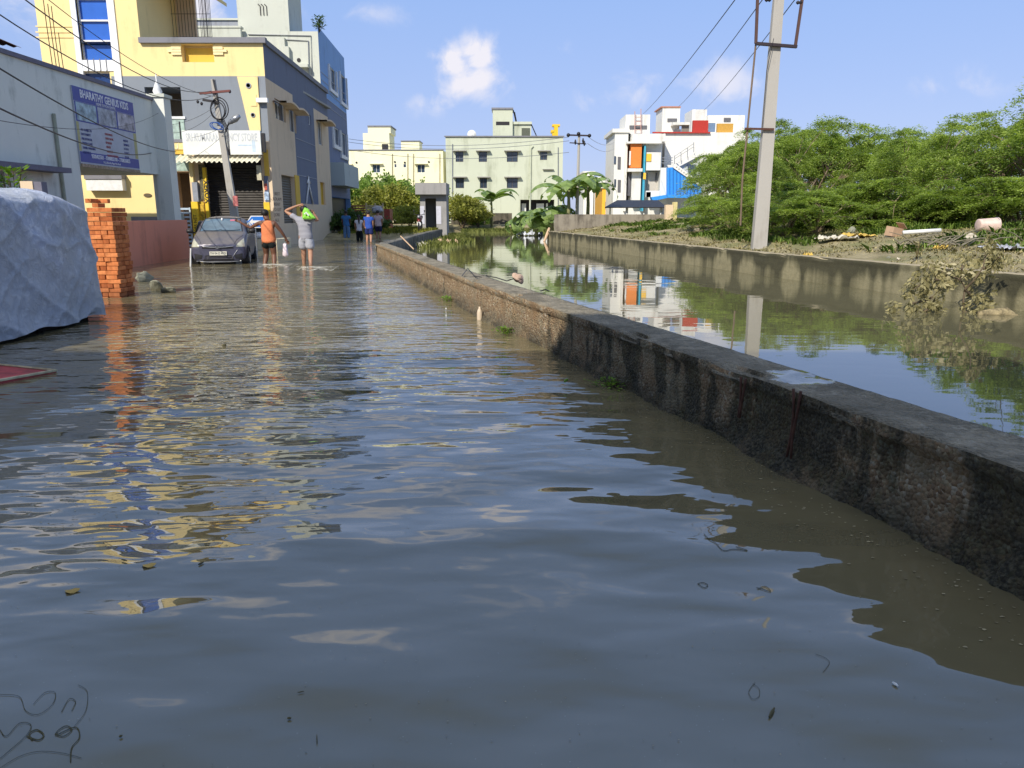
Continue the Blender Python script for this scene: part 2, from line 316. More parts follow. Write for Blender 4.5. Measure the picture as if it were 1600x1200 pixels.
# ------------------------------------------------------------ canal walls
def offset(poly,w):
    out=[]
    for i,(x,y) in enumerate(poly):
        a=poly[max(i-1,0)]; b=poly[min(i+1,len(poly)-1)]; dx,dy=b[0]-a[0],b[1]-a[1]; l=math.hypot(dx,dy); out.append((x+dy/l*w,y-dx/l*w))
    return out
def resample(poly,step):
    out=[]
    for a,b in zip(poly,poly[1:]):
        L=math.hypot(b[0]-a[0],b[1]-a[1]); n=max(1,int(L/step)); out+=[(a[0]+(b[0]-a[0])*i/n,a[1]+(b[1]-a[1])*i/n) for i in range(n)]
    out.append(poly[-1]); return out
def wall_strip(name,poly,w,h,step,m,rough=0.02,zb=-.5,lip=0,hf=None,toe=0):
    """swept wall: section = face (sub-divided), top, back"""
    p=resample(poly,step); q=offset(p,w); nz=20; nt=8
    vs=[];
    for i,((x0,y0),(x1,y1)) in enumerate(zip(p,q)):
        hh=h+(hf(y0) if hf else 0)
        ux,uy=(x1-x0)/w,(y1-y0)/w
        sec=[]
        for j in range(nz+1):
            t=j/nz; z=zb+(hh-zb)*t if zb>-.2 else (-.12+(hh+.12)*t); 
            off=-lip if (z>hh-.075) else 0
            if toe and z<.13: off-=toe*(.13-z)/.13*(.5+.8*mnoise.noise(Vector((x0*1.3,y0*1.3,5))))
            sec.append((off,z))
        for j in range(1,nt+1): sec.append((w*j/nt,hh))
        for j in range(1,5): sec.append((w,hh-(hh+.12)*j/4))
        for k,(o,z) in enumerate(sec):
            X=x0+ux*o; Y=y0+uy*o
            n1=mnoise.fractal(Vector((X*7,Y*7,z*7)),1,2.1,4)*rough+(abs(mnoise.noise(Vector((X*17,Y*17,z*17))))*.06*max(0,(.2-z)/.2) if toe and k<nz else 0)*-1; edge=(k in(nz-1,nz,nz+1)); crumb=max(0,mnoise.noise(Vector((X*2.2,Y*2.2,3)))-.12)*.09 if edge else 0
            vs.append((X-ux*n1+ux*crumb,Y-uy*n1+uy*crumb,z+(n1*.55 if k>=nz else 0)-crumb*.8))
    m_=len(vs)//len(p); P_=len(p)
    I=(np.arange(P_-1)[:,None]*m_+np.arange(m_-1)[None,:]).ravel(); fs=np.stack([I,I+m_,I+m_+1,I+1],1)
    return mesh_np(name,np.array(vs),fs,m,smooth=True)
def near_wall_mat():
    m,nt,b=newmat('weathered_aggregate_concrete'); N=nt.nodes.new; L=nt.links.new
    tc=N('ShaderNodeTexCoord'); sp=N('ShaderNodeSeparateXYZ'); L(tc.outputs['Object'],sp.inputs[0])
    def nz(s,vec=(1,1,1),d=5,r=.6):
        mp=N('ShaderNodeMapping'); mp.inputs['Scale'].default_value=vec; L(tc.outputs['Object'],mp.inputs[0])
        n=N('ShaderNodeTexNoise'); n.inputs['Scale'].default_value=s; n.inputs['Detail'].default_value=d; n.inputs['Roughness'].default_value=r; L(mp.outputs[0],n.inputs['Vector']); return n.outputs['Fac']
    def mr(o,a,b_,c=0,d=1,smooth=True):
        r=N('ShaderNodeMapRange'); r.inputs[1].default_value=a; r.inputs[2].default_value=b_; r.inputs[3].default_value=c; r.inputs[4].default_value=d
        if smooth: r.interpolation_type='SMOOTHSTEP'
        L(o,r.inputs[0]); return r.outputs[0]
    def mix(f,a,b_):
        x=N('ShaderNodeMix'); x.data_type='RGBA'
        if isinstance(f,float): x.inputs[0].default_value=f
        else: L(f,x.inputs[0])
        for i,c in((6,a),(7,b_)):
            if isinstance(c,tuple): x.inputs[i].default_value=c+(1,)
            else: L(c,x.inputs[i])
        return x.outputs[2]
    def mth(op,a,b_):
        x=N('ShaderNodeMath'); x.operation=op
        for i,c in((0,a),(1,b_)):
            if isinstance(c,(int,float)): x.inputs[i].default_value=c
            else: L(c,x.inputs[i])
        return x.outputs[0]
    vor=N('ShaderNodeTexVoronoi'); vor.inputs['Scale'].default_value=48; L(tc.outputs['Object'],vor.inputs['Vector'])
    agg=N('ShaderNodeValToRGB'); L(vor.outputs['Color'],agg.inputs[0]); e=agg.color_ramp.elements; e[0].color=(.12,.07,.04,1); e[1].color=(.60,.53,.43,1); x=e.new(.4); x.color=(.33,.21,.11,1); x=e.new(.7); x.color=(.42,.33,.20,1)
    dirt=mix(mr(nz(2.2),.35,.65),(.30,.19,.095),(.25,.22,.14))
    face=mix(mr(nz(3,d=6),.38,.58,.1,.95),dirt,agg.outputs[0])
    # black algae in drips, denser where the wall stays wet
    drip=nz(3.4,(1,1,.14),4,.6); blot=nz(1.7,d=6,r=.72)
    yb=mr(sp.outputs[1],6.0,9.5,.17,0.0)
    al=mr(mth('ADD',mth('ADD',mth('MULTIPLY',drip,.75),mth('MULTIPLY',blot,.45)),yb),.70,.78)
    low=mth('MULTIPLY',mr(sp.outputs[2],.0,.24,1,0),mr(nz(3,d=6),.35,.55,.4,1))
    face=mix(mth('MULTIPLY',low,.85),face,(.035,.036,.022))
    algae=mix(mr(nz(38,d=4,r=.7),.42,.62),(.016,.016,.010),(.11,.098,.062))
    dk=N('ShaderNodeMix'); dk.data_type='RGBA'; dk.blend_type='MULTIPLY'; dk.inputs[0].default_value=1; L(agg.outputs[0],dk.inputs[6]); dk.inputs[7].default_value=(.27,.29,.20,1)
    algae=mix(mr(nz(4.5,d=6,r=.7),.42,.6,.05,.85),algae,dk.outputs[2])
    face=mix(mth('MULTIPLY',al,.9),face,algae)
    top=mix(mr(nz(4,d=8,r=.75),.35,.65),(.16,.14,.095),(.36,.31,.22))
    top=mix(mr(nz(22,d=4,r=.7),.5,.68,0,.45),top,(.50,.45,.35))
    top=mix(mr(nz(1.3,d=6),.5,.62,0,.6),top,(.13,.11,.07))
    ge=N('ShaderNodeNewGeometry'); sn=N('ShaderNodeSeparateXYZ'); L(ge.outputs['True Normal'],sn.inputs[0])
    up=mth('MULTIPLY',mr(sn.outputs[2],.5,.8),mr(sp.outputs[2],.36,.42))
    c=mix(up,face,top); L(c,b.inputs['Base Color'])
    # a puddle lies on top of the wall
    d1=N('ShaderNodeVectorMath'); d1.operation='SUBTRACT'; L(tc.outputs['Object'],d1.inputs[0]); d1.inputs[1].default_value=P(1250,590,.48)
    d2=N('ShaderNodeVectorMath'); d2.operation='MULTIPLY'; L(d1.outputs[0],d2.inputs[0]); d2.inputs[1].default_value=(3.6,2.3,0)
    d3=N('ShaderNodeVectorMath'); d3.operation='LENGTH'; L(d2.outputs[0],d3.inputs[0])
    pud=mr(mth('ADD',d3.outputs['Value'],mth('MULTIPLY',nz(6),.9)),.95,1.05,1,0); pud=mth('MULTIPLY',pud,up)
    L(mr(pud,0,1,.9,.04),b.inputs['Roughness'])
    h=mth('ADD',mth('MULTIPLY',nz(60,d=4,r=.7),.6),mth('MULTIPLY',vor.outputs['Distance'],-.8))
    h=mth('MULTIPLY',h,mr(pud,0,1,1,0))
    bp=N('ShaderNodeBump'); bp.inputs['Distance'].default_value=.035; bp.inputs['Strength'].default_value=1; L(h,bp.inputs['Height']); L(bp.outputs[0],b.inputs['Normal'])
    return m
NWM=near_wall_mat()
nw=wall_strip('canal_wall',WALL_IN,.38,.48,.04,NWM,.02,lip=.03,toe=.11)
tag(nw,'long low concrete canal wall running away from the near right, black with algae and rusty brown farther off','wall')
w2=wall_strip('canal_wall',[(-4.6,25.78),(-4.95,40),(-5.05,51.5)],.36,.48,.2,plaster('shade_dark_concrete',(.2,.19,.16),(.03,.03,.025),.9,1.5,lo=.35),.03)  # dark of a face turned from the sun, painted into the concrete colour
tag(w2,'low dark canal wall bending off beyond the corner towards the grey kiosk','wall')
# rusty bars left in the near wall
for px,pyt,pyb,nm in((1173,587,640,'shorter'),(1258,617,735,'taller')):
    k=V(px,pyt,WALL_IN[2][::1],WALL_IN[3]); A=Vector(WALL_IN[2]+(0,)); B=Vector(WALL_IN[3]+(0,)); u=(B-A).normalized(); p=A+u*k[0]; o=Vector((-u.y,u.x,0)); o=o if o.x<0 else -o
    mb=MB(); 
    for dd in(0,.045): mb.tube([p+o*(.045)+u*dd+Vector((0,0,z)) +u*.02*math.sin(z*9+dd*40) for z in np.linspace(.50 if nm=='taller' else .46,.1 if nm=='taller' else .2,6)],.008,6)
    tag(mb.build('rebar',M_rust,smooth=True),f'{nm} pair of rusty iron bars showing on the street face of the black canal wall','bar')
def far_wall_mat():
    m,nt,b=newmat('stained_canal_concrete'); N=nt.nodes.new; L=nt.links.new
    tc=N('ShaderNodeTexCoord'); sp=N('ShaderNodeSeparateXYZ'); L(tc.outputs['Object'],sp.inputs[0])
    def nz(s,vec=(1,1,1),d=5,r=.6):
        mp=N('ShaderNodeMapping'); mp.inputs['Scale'].default_value=vec; L(tc.outputs['Object'],mp.inputs[0])
        n=N('ShaderNodeTexNoise'); n.inputs['Scale'].default_value=s; n.inputs['Detail'].default_value=d; n.inputs['Roughness'].default_value=r; L(mp.outputs[0],n.inputs['Vector']); return n.outputs['Fac']
    def mr(o,a,b_,c=0,d=1):
        r=N('ShaderNodeMapRange'); r.inputs[1].default_value=a; r.inputs[2].default_value=b_; r.inputs[3].default_value=c; r.inputs[4].default_value=d; L(o,r.inputs[0]); return r.outputs[0]
    ad=N('ShaderNodeMath'); ad.operation='MULTIPLY_ADD'; L(nz(1.7,(1,1,.05),3,.55),ad.inputs[0]); ad.inputs[1].default_value=1; 
    L(mr(sp.outputs[2],.15,.54,-.10,.16),ad.inputs[2])
    cr=N('ShaderNodeValToRGB'); L(ad.outputs[0],cr.inputs[0]); e=cr.color_ramp.elements; e[0].position=.40; e[0].color=(.27,.24,.14,1); e[1].position=.56; e[1].color=(.050,.046,.024,1); x=e.new(.48); x.color=(.15,.135,.075,1)
    mx=N('ShaderNodeMix'); mx.data_type='RGBA'; L(mr(nz(8,d=7,r=.7),.4,.7,0,.45),mx.inputs[0]); L(cr.outputs[0],mx.inputs[6]); mx.inputs[7].default_value=(.09,.085,.04,1)
    g=N('ShaderNodeNewGeometry'); sn=N('ShaderNodeSeparateXYZ'); L(g.outputs['True Normal'],sn.inputs[0])
    m2=N('ShaderNodeMix'); m2.data_type='RGBA'; _z=mr(sp.outputs[2],.48,.51); _u=N('ShaderNodeMath'); _u.operation='MULTIPLY'; L(_z,_u.inputs[0]); L(mr(sn.outputs[2],.5,.8),_u.inputs[1]); L(_u.outputs[0],m2.inputs[0]); L(mx.outputs[2],m2.inputs[6]); m2.inputs[7].default_value=(.36,.30,.19,1)
    L(m2.outputs[2],b.inputs['Base Color']); b.inputs['Roughness'].default_value=.85
    bp=N('ShaderNodeBump'); bp.inputs['Distance'].default_value=.01; L(nz(30),bp.inputs['Height']); L(bp.outputs[0],b.inputs['Normal'])
    return m
FWM=far_wall_mat()
tag(wall_strip('retaining_wall',FAR,.30,.545,.15,FWM,.008,lip=.012),'streaky stained retaining wall holding the muddy bank on the far side of the canal','wall')
# ------------------------------------------------------------ facade tools
def facade(mb,A,B,z0,z1,openings,depth=.18,zones=None,lines_s=(),lines_z=(),out=1):
    """wall skin from A to B with recessed openings; zones(s,z)->material slot; out=+1: outside lies to the right of A->B"""
    A=Vector(A+(0,)); B=Vector(B+(0,)); u=(B-A); L=u.length; u.normalize(); n=Vector((u.y,-u.x,0))*out
    ss=sorted(set([0,L]+[min(max(s,0),L) for o in openings for s in o[:2]]+list(lines_s))); zs=sorted(set([z0,z1]+[z for o in openings for z in o[2:4]]+list(lines_z)))
    def pt(s,z,d=0): return A+u*s-n*d+Vector((0,0,z))
    for a,b in zip(ss,ss[1:]):
        for c,d in zip(zs,zs[1:]):
            ms,mz=(a+b)/2,(c+d)/2
            if any(o[0]<ms<o[1] and o[2]<mz<o[3] for o in openings) or b-a<1e-5: continue
            q=[pt(a,c),pt(b,c),pt(b,d),pt(a,d)]; q=q if out>0 else q[::-1]
            mb.add(q,[(0,1,2,3)],zones(ms,mz) if zones else 0)
    for o in openings:
        a,b,c,d=o[:4]; dp=o[4] if len(o)>4 else depth; mi=zones(a-.001,c) if zones else 0
        for p,q in(((a,c),(b,c)),((b,c),(b,d)),((b,d),(a,d)),((a,d),(a,c))):
            mb.add([pt(*p),pt(*p,dp),pt(*q,dp),pt(*q)],[(0,1,2,3)],mi)
    return pt
def window(parent,pt,o,depth=.16,fr=M_white,gl=M_glass,nv=2,nh=0,bars=None,fw=.05,name='window'):
    a,b,c,d=o[:4]
    mb=MB()
    def bar(s0,s1,z0,z1,d0,d1,m=mb):
        vs=[pt(s,z,dd) for z in(z0,z1) for dd in(d0,d1) for s in(s0,s1)]
        m.add(vs,[(0,2,3,1),(4,5,7,6),(0,1,5,4),(2,6,7,3),(0,4,6,2),(1,3,7,5)])
    e=.003
    bar(a+e,b-e,c+e,c+fw,depth-.06,depth-.01); bar(a+e,b-e,d-fw,d-e,depth-.06,depth-.01)
    bar(a+e,a+fw,c+fw,d-fw,depth-.06,depth-.01); bar(b-fw,b-e,c+fw,d-fw,depth-.06,depth-.01)
    for i in range(1,nv): s=a+(b-a)*i/nv; bar(s-fw*.4,s+fw*.4,c+fw,d-fw,depth-.055,depth-.012)
    for i in range(1,nh+1): z=c+(d-c)*i/(nh+1); bar(a+fw,b-fw,z-fw*.35,z+fw*.35,depth-.05,depth-.015)
    f=mb.build(name,fr,parent,fixn=True)
    g=MB(); g.add([pt(a,c,depth),pt(b,c,depth),pt(b,d,depth),pt(a,d,depth)],[(0,1,2,3)]); g.build('pane',gl,f)
    if bars:
        g=MB(); n=int((b-a)/bars)
        for i in range(1,n): s=a+(b-a)*i/n; bar(s-.008,s+.008,c,d,.03,.046,g)
        for z in (c+(d-c)*.33,c+(d-c)*.66): bar(a,b,z-.008,z+.008,.028,.03,g)
        g.build('grille',M_dark,f,fixn=True)
    return f
def shade(parent,pt,a,b,z,proj=.5,th=.08,m=None,name='sunshade'):
    mb=MB(); vs=[pt(s,zz,dd) for zz in(z,z+th) for dd in(0,-proj) for s in(a,b)]
    mb.add(vs,[(0,2,3,1),(4,5,7,6),(0,1,5,4),(2,6,7,3),(0,4,6,2),(1,3,7,5)]); return mb.build(name,m or M_conc,parent,fixn=True)
def block(parent,name,pt,a,b,z0,z1,d0,d1,m):
    mb=MB(); vs=[pt(s,zz,dd) for zz in(z0,z1) for dd in(d0,d1) for s in(a,b)]
    mb.add(vs,[(0,2,3,1),(4,5,7,6),(0,1,5,4),(2,6,7,3),(0,4,6,2),(1,3,7,5)]); return mb.build(name,m,parent,fixn=True)
def rect(A,B,x0,y0,x1,y1):                          # photo measurements -> (s0,s1,z0,z1) on that wall
    s0,_=V(x0,(y0+y1)/2,A,B); s1,_=V(x1,(y0+y1)/2,A,B); xm=(x0+x1)/2
    return (min(s0,s1),max(s0,s1),V(xm,y1,A,B)[1],V(xm,y0,A,B)[1])
# ------------------------------------------------------------ colours of the houses
C_yel=plaster('cream_yellow_paint',(.86,.68,.32),(.42,.31,.15),.5,.8); C_grey=plaster('slate_grey_paint',(.235,.26,.29),(.12,.12,.13),.4,.8)
C_blu=plaster('blue_grey_paint',(.165,.185,.245),(.06,.06,.08),.4,.8); C_tan=plaster('tan_paint',(.70,.55,.38),(.25,.18,.12),.5,.8)
C_pale=plaster('pale_aqua_paint',(.72,.73,.66),(.22,.24,.20),.65,.8); C_palew=plaster('pale_grey_green_paint',(.56,.58,.50),(.25,.25,.2),.5,.8)
C_ledge=plaster('ledge_grey_paint',(.22,.22,.24),(.1,.1,.1),.5,1); C_deepyel=plaster('ochre_yellow_paint',(.72,.47,.08),(.3,.2,.08),.4,1)
C_brown=mat('dim_brown_wall',(.20,.15,.10),.9); C_sky=plaster('sky_blue_paint',(.24,.40,.68),(.1,.15,.25),.4,1)
M_lid=mat('purple_grey_parapet',(.16,.155,.2),.8)
# ------------------------------------------------------------ unseen house added behind the camera to shade the foreground
t=thing('house','plain tall house out of view behind the viewer, added to shade the near water','house',(-12,-8,-.5))
mb=MB(); mb.box(-34,-.9,-14,-4,-.5,10.8); mb.build('wall',C_palew,t)
# ------------------------------------------------------------ A: pale house at left
XA=-13.35
t=thing('pale_house','pale aqua single storey house with a flat roof beside the yellow building','house',(XA,24,0))
A0,A1=(XA,4),(XA,29.9)
def PA(px,py): return V(px,py,A0,A1)
zt=5.56
op_l=PA(125,262)[0]; door=rect(A0,A1,-60,244,9,330); door=(door[0],door[1],.2,2.55,.25)
mb=MB(); openz=(op_l,25.4,-.5,2.92,.25)
pt=facade(mb,A0,A1,-.5,zt,[openz,door],out=1)
# rest of the shell: near mass, porch slab, far side
s0=A0[1]+op_l
mb.box(-24,XA-.25,4,s0,-.5,zt-.002); mb.box(-24,XA-.25,s0,29.9,2.92,zt-.002)
mb.build('wall',C_pale,t)
mb=MB(); mb.box(-24,XA+.06,3.9,30.0,zt,zt+.12); mb.build('parapet',M_lid,t)
block(t,'sunshade',pt,-2,PA(79,240)[0],2.62,2.76,0,-.55,M_lid)
mb=MB(); k=PA(90,250)[0]; mb.tube([(XA+.06,4+k,z) for z in(-.3,1.2,2.4,3.4,4.3)],.05,8); mb.build('drainpipe',mat('old_green_pipe',(.33,.35,.27),.6),t)
mb=MB(); mb.box(XA-.1,XA+.45,29.35,29.92,-.5,5.68); mb.build('pillar',C_pale,t)
mb=MB(); mb.box(XA-.16,XA+.51,29.29,29.98,5.68,5.8); mb.build('pillar_cap',C_palew,t)
mb=MB(); mb.lathe([(.01,.75),(.03,.6),(.02,.5),(.10,.3),(.17,.12),(.12,0),(.2,0)][::-1],(XA+.15,29.6,5.8),n=12); mb.build('finial',M_white,t,smooth=True)
mb=MB(); k=door; mb.box(XA-.24,XA-.2,4+door[0],4+door[1],.2,2.55); mb.build('doorway',mat('unlit_room',(.02,.02,.022),.9),t)
# rusty sheet shelter above the roof
t=thing('tin_shelter','dark rusty tin sheets on the roof of the pale house at the upper left','shelter',(-15,22,5.54))
mb=MB()
def tin(u,v): x=-17.5+3.0*u; return (x,20+3.8*v,6.75-.5*u+.2*(1-v)+.03*math.sin(u*60))
mb.grid(tin,60,4); mb.build('sheet',M_rust,t)
mb=MB(); mb.grid(lambda u,v:(tin(u,v)[0]+.3,tin(u,v)[1]+.9,tin(u,v)[2]-.42),60,4); mb.build('sheet',mat('sooty_tin',(.05,.045,.05),.6,.3),t)
mb=MB(); mb.box(-18,-15.0,21,21.15,5.54,6.0); mb.box(-15.0,-14.85,21,23.4,5.54,6.05); mb.build('block_wall',plaster('rough_block',(.3,.26,.2),(.1,.08,.06),.6),t)
for i,(px,dz) in enumerate(((82,2.6),(88,2.2),(93,2.2),(99,1.5))):
    a=Q(px,100,24.5+i*.25); mb=MB(); mb.tube([(a.x,a.y,5.5),(a.x-.03,a.y,5.5+dz*.6),(a.x-.05,a.y+.03,5.5+dz)],.013,5)
    o=mb.build('rebar',M_rust); tag(o,['tallest thin steel rod rising from the roof of the pale house','second thin rod from the left rising from the pale roof','third thin rod from the left rising from the pale roof','shortest thin rod rising from the pale roof'][i],'rod','steel rods on the pale roof')
# sign board
t=thing('school_sign','blue and white printed tuition board with telephone numbers on the pale house wall','sign board',(XA,25.5,3.9))
sg=[PA(115,126),PA(204,155),PA(213,272),PA(128,258)]
s0,s1=PA(116,190)[0],PA(209,200)[0]; zb,zt2=2.99,5.26
ptS=lambda s,z,d=0:Vector((XA+.05-d,4+s,z))
MBl=mat('sign_blue',(.035,.055,.30),.4,var=.08); MWs=mat('sign_white',(.42,.45,.52),.45,var=.12,scale=3); MWt=mat('sign_lettering_white',(.75,.75,.78),.5)
block(t,'board',ptS,s0,s1,zb,zt2,0,.04,MWs)
block(t,'header_band',ptS,s0,s1,zt2-.42,zt2,-.006,0,MBl)
block(t,'footer_band',ptS,s0+.02,s1,zb+.05,zb+.36,-.006,0,MBl)
Wd=s1-s0
for i in range(3):
    a=s0+Wd*(.01+.33*i)
    block(t,'picture_frame',ptS,a,a+Wd*.33,zt2-1.02,zt2-.43,-.005,0,MBl)
    block(t,'picture',ptS,a+.05,a+Wd*.33-.05,zt2-.98,zt2-.45,-.010,-.005,mat('sign_picture_%d'%i,[(.30,.40,.45),(.35,.37,.42),(.4,.38,.42)][i],.5,var=.75,scale=4))
for (a,b) in((s0,s0+.14),(s1-.2,s1)): block(t,'side_strip',ptS,a,b,zb+.38,zt2-1.03,-.004,0,mat('sign_faded_yellow',(.45,.42,.2),.6))
R90=(math.pi/2,0,math.pi/2); cx=XA+.06
def tx(body,s,z,size,m,align='LEFT',sx=1,bold=0): text('lettering',body,size,m,t,(cx,4+s,z),R90,align,.004,sx,bold)
tx('BHARATHY GENIUS KIDS',(s0+s1)/2,zt2-.19,.33,MWt,'CENTER',.80,.006)
tx('HOME TUITION CENTRE',(s0+s1)/2,zt2-.37,.12,MWt,'CENTER',.9,0)
MR=mat('sign_red',(.42,.12,.12),.5); MDb=mat('sign_navy',(.07,.08,.25),.5)
tx('9500425501 - 9380832100 - 7708536825',(s0+s1)/2,zb+.25,.17,MWt,'CENTER',.86,.003); tx('No.2, Bharathy Nagar Main Road',(s0+s1)/2,zb+.11,.09,MWt,'CENTER',.9)
for i,w in enumerate(['ALL SUBJECTS','DAY PARTY','PRE-SCHOOL','HINDI CLASS','TAMIL WRITING','PHONICS']): tx(w,s0+.2,zt2-1.25-i*.135,.10,MDb)
for i,w in enumerate(['DRAWING','VERY BASIC','SPOKEN','HINDI','ABACUS','HANDWRITING']): tx(w,s0+Wd*.43,zt2-1.25-i*.135,.10,MR)
for i,w in enumerate(['MATHS','TIMINGS','4 TO 8','DANCE','YOGA']): tx(w,s0+Wd*.74,zt2-1.35-i*.135,.10,MDb)
block(t,'rusty_rail',ptS,s0+.05,s1,zb-.1,zb,-.02,.03,mat('rust_streaked_rail',(.34,.26,.18),.8,var=.5,scale=12))
# plant and pot behind the tarpaulin
# red compound wall
t=MB(); a,b=Vector((-10.35,15.5,0)),Vector((-10.98,25.9,0)); u=(b-a).normalized(); n=Vector((u.y,-u.x,0))
vs=[a+n*o+Vector((0,0,z)) for z in(-.5,1.27) for o in(0,-.2)]+[b+n*o+Vector((0,0,z)) for z in(-.5,1.27) for o in(0,-.2)]
t.add(vs,[(0,4,6,2),(1,3,7,5),(2,6,7,3),(0,2,3,1),(4,5,7,6)])
tag(t.build('compound_wall',plaster('brick_red_wash',(.70,.27,.17),(.15,.07,.05),.5,.7),fixn=True),'low brick-red plastered compound wall between the brick stack and the car','wall')
# ------------------------------------------------------------ B: yellow building
YF=34.64; B0,B1=(-20.3,YF),(-10.72,YF); BS1=(-11.28,48.3)
t=thing('yellow_building','two storey cream-yellow and slate-grey building with a shop and a tall blue stair window','building',(-14,YF,0))
R=lambda *a: rect(B0,B1,*a)
def FZ(px,py): return V(px,py,B0,B1)
ZL=8.62; zg=FZ(300,119)[1]
sR=FZ(219,60)[0]; LW=B1[0]-B0[0]
niche=R(284,69,334,97)+(.35,); balc=R(228,136,284,186)+(1.8,); glassbay=R(258,186,290,219)
stairwin=R(119,-70,168,94)+(.22,); stair2=R(129,112,173,150)+(.22,)
porch=R(262,268,300,372)+(1.6,); porch=(porch[0],porch[1],-.5,porch[3],1.6)
shop=R(322,250,413,400)+(.55,); shop=(shop[0],shop[1],-.5,shop[3],.55)
def zon(s,z):
    if z<zg and z>4.6 and s>FZ(176,140)[0]: return 1
    if z<=4.6 and s>FZ(258,300)[0]: return 2
    return 0
mb=MB(); balo=(balc[0],balc[1],5.0,balc[3],1.8)
ptB=facade(mb,B0,B1,-.5,ZL,[niche,balo,(stairwin[0],stairwin[1],stairwin[2],ZL,.22),stair2,porch,shop],zones=zon,lines_s=[FZ(176,140)[0],FZ(258,300)[0]],lines_z=[zg,4.6],out=1)
facade(mb,B0,(B0[0]+sR,YF),ZL,13,[(stairwin[0],stairwin[1],ZL,13,.22)],out=1)
mb.add([(B0[0],YF,-.5),(B0[0],YF,13),(B0[0],48,13),(B0[0],48,-.5)],[(0,1,2,3)])
xR=B0[0]+sR; mb.add([(xR,YF,ZL),(xR,YF,13),(xR,39,13),(xR,39,ZL)],[(0,1,2,3)]); mb.add([(B0[0],YF,13),(xR,YF,13),(xR,39,13),(B0[0],39,13)],[(0,1,2,3)])
for o,m_ in((balo,3),(porch,3)):
    a,b,c,d,e=o; mb.add([ptB(a,c,e),ptB(b,c,e),ptB(b,d,e),ptB(a,d,e)],[(0,1,2,3)],m_)
a,b,c,d,e=niche; mb.add([ptB(a,c,e),ptB(b,c,e),ptB(b,d,e),ptB(a,d,e)],[(0,1,2,3)],0)
mb.build('front_wall',[C_yel,C_grey,C_tan,C_brown],t,fixn=False)
# side wall along the street
sd=lambda *a: rect(B1,BS1,*a)
def SZ(px,py): return V(px,py,B1,BS1)
zbnd=7.25; SLn=math.hypot(BS1[0]-B1[0],BS1[1]-B1[1])
g0=SZ(463,250)[0]; g1=SZ(494,250)[0]
w_a=sd(430,158,446,188); w_b=sd(452,165,462,206); shut=sd(442,275,462,349); door2=sd(476,277,486,316); win4=sd(501,285,508,320); wnar=sd(482,180,486,195); winf=sd(497,190,503,226)
ops=[w_a+(.2,),w_b+(.2,),(shut[0],shut[1],shut[2],shut[3],.25),wnar+(.15,),winf+(.15,),win4+(.2,)]
def zs(s,z):
    if z>zbnd: return 1
    if g0<s<g1 and z>2.0: return 1
    return 0
mb=MB(); ptD=facade(mb,B1,BS1,-.5,ZL,ops,zones=zs,lines_s=[g0,g1],lines_z=[zbnd,2.0],out=1)
mb.add([(BS1[0],BS1[1],-.5),(BS1[0],BS1[1],ZL),(B0[0],48.3,ZL),(B0[0],48.3,-.5)],[(0,1,2,3)])
mb.build('side_wall',[C_tan,C_blu],t)
mb=MB(); mb.box(B0[0]+sR,B1[0]-.3,YF+.3,48.2,ZL-.9,ZL-.8); mb.build('roof',M_conc,t)
# ledge running round
mb=MB(); mb.box(B0[0]+sR-.02,B1[0]+.16,YF-.16,YF+.12,ZL,ZL+.22)
A_=Vector(B1+(0,)); D_=Vector(BS1+(0,)); u=(D_-A_).normalized(); n=Vector((u.y,-u.x,0))
vs=[A_+u*s+n*o+Vector((0,0,z)) for z in(ZL,ZL+.22) for o in(.10,-.2) for s in(.12,SLn+.1)]
mb.add(vs,[(0,2,3,1),(4,5,7,6),(0,1,5,4),(2,6,7,3),(0,4,6,2),(1,3,7,5)]); mb.build('roof_ledge',C_ledge,t,fixn=True)
# stair window: white surround and panes
a,b,c,d=stairwin[:4]; WT=0.30; mbw=MB()
def fb(s0,s1,z0,z1,d0,d1,m):
    vs=[ptB(s,z,dd) for z in(z0,z1) for dd in(d0,d1) for s in(s0,s1)]; m.add(vs,[(0,2,3,1),(4,5,7,6),(0,1,5,4),(2,6,7,3),(0,4,6,2),(1,3,7,5)])
fb(a-.22,a,5.3,13,-.06,.1,mbw); fb(b,b+WT,5.3,13,-.06,.1,mbw)
fb(a,b,stair2[3]+.02,c-.002,-.04,.1,mbw); fb(a,b,5.3,stair2[2]-.02,-.04,.1,mbw)
mbw.build('stair_window_surround',mat('bright_white_paint',(.8,.8,.78),.6),t,fixn=True)
MB_bl=mat('blue_window_glass',(.035,.13,.50),.12,0,.10,.8,spec=.6)
f=MB(); zs_=[c,FZ(145,63)[1],FZ(145,31)[1],FZ(145,-3)[1],FZ(145,-36)[1],13]
for z in zs_[1:-1]: fb(a,b,z-.035,z+.035,.10,.2,f)
fb(a+.002,a+.05,c+.002,12.99,.12,.19,f); fb(b-.05,b-.002,c+.002,12.99,.12,.19,f)
fo=f.build('stair_window',M_white,t,fixn=True)
g=MB(); g.add([ptB(a,c,.2),ptB(b,c,.2),ptB(b,13,.2),ptB(a,13,.2)],[(0,1,2,3)]); g.build('pane',MB_bl,fo)
window(t,ptB,stair2,.2,gl=mat('dark_blue_glass',(.02,.05,.16),.1),nv=1)
for i in range(4):
    s=a+(b-a)*(.18+.2*i); z=(c+stair2[3])/2; m=MB(); m.tube([ptB(s,z+.28,-.05),ptB(s,z-.18,-.05),ptB(s-.07,z-.25,-.05)],.02,5); m.build('wall_motif',mat('motif_grey',(.25,.25,.25),.7),t)
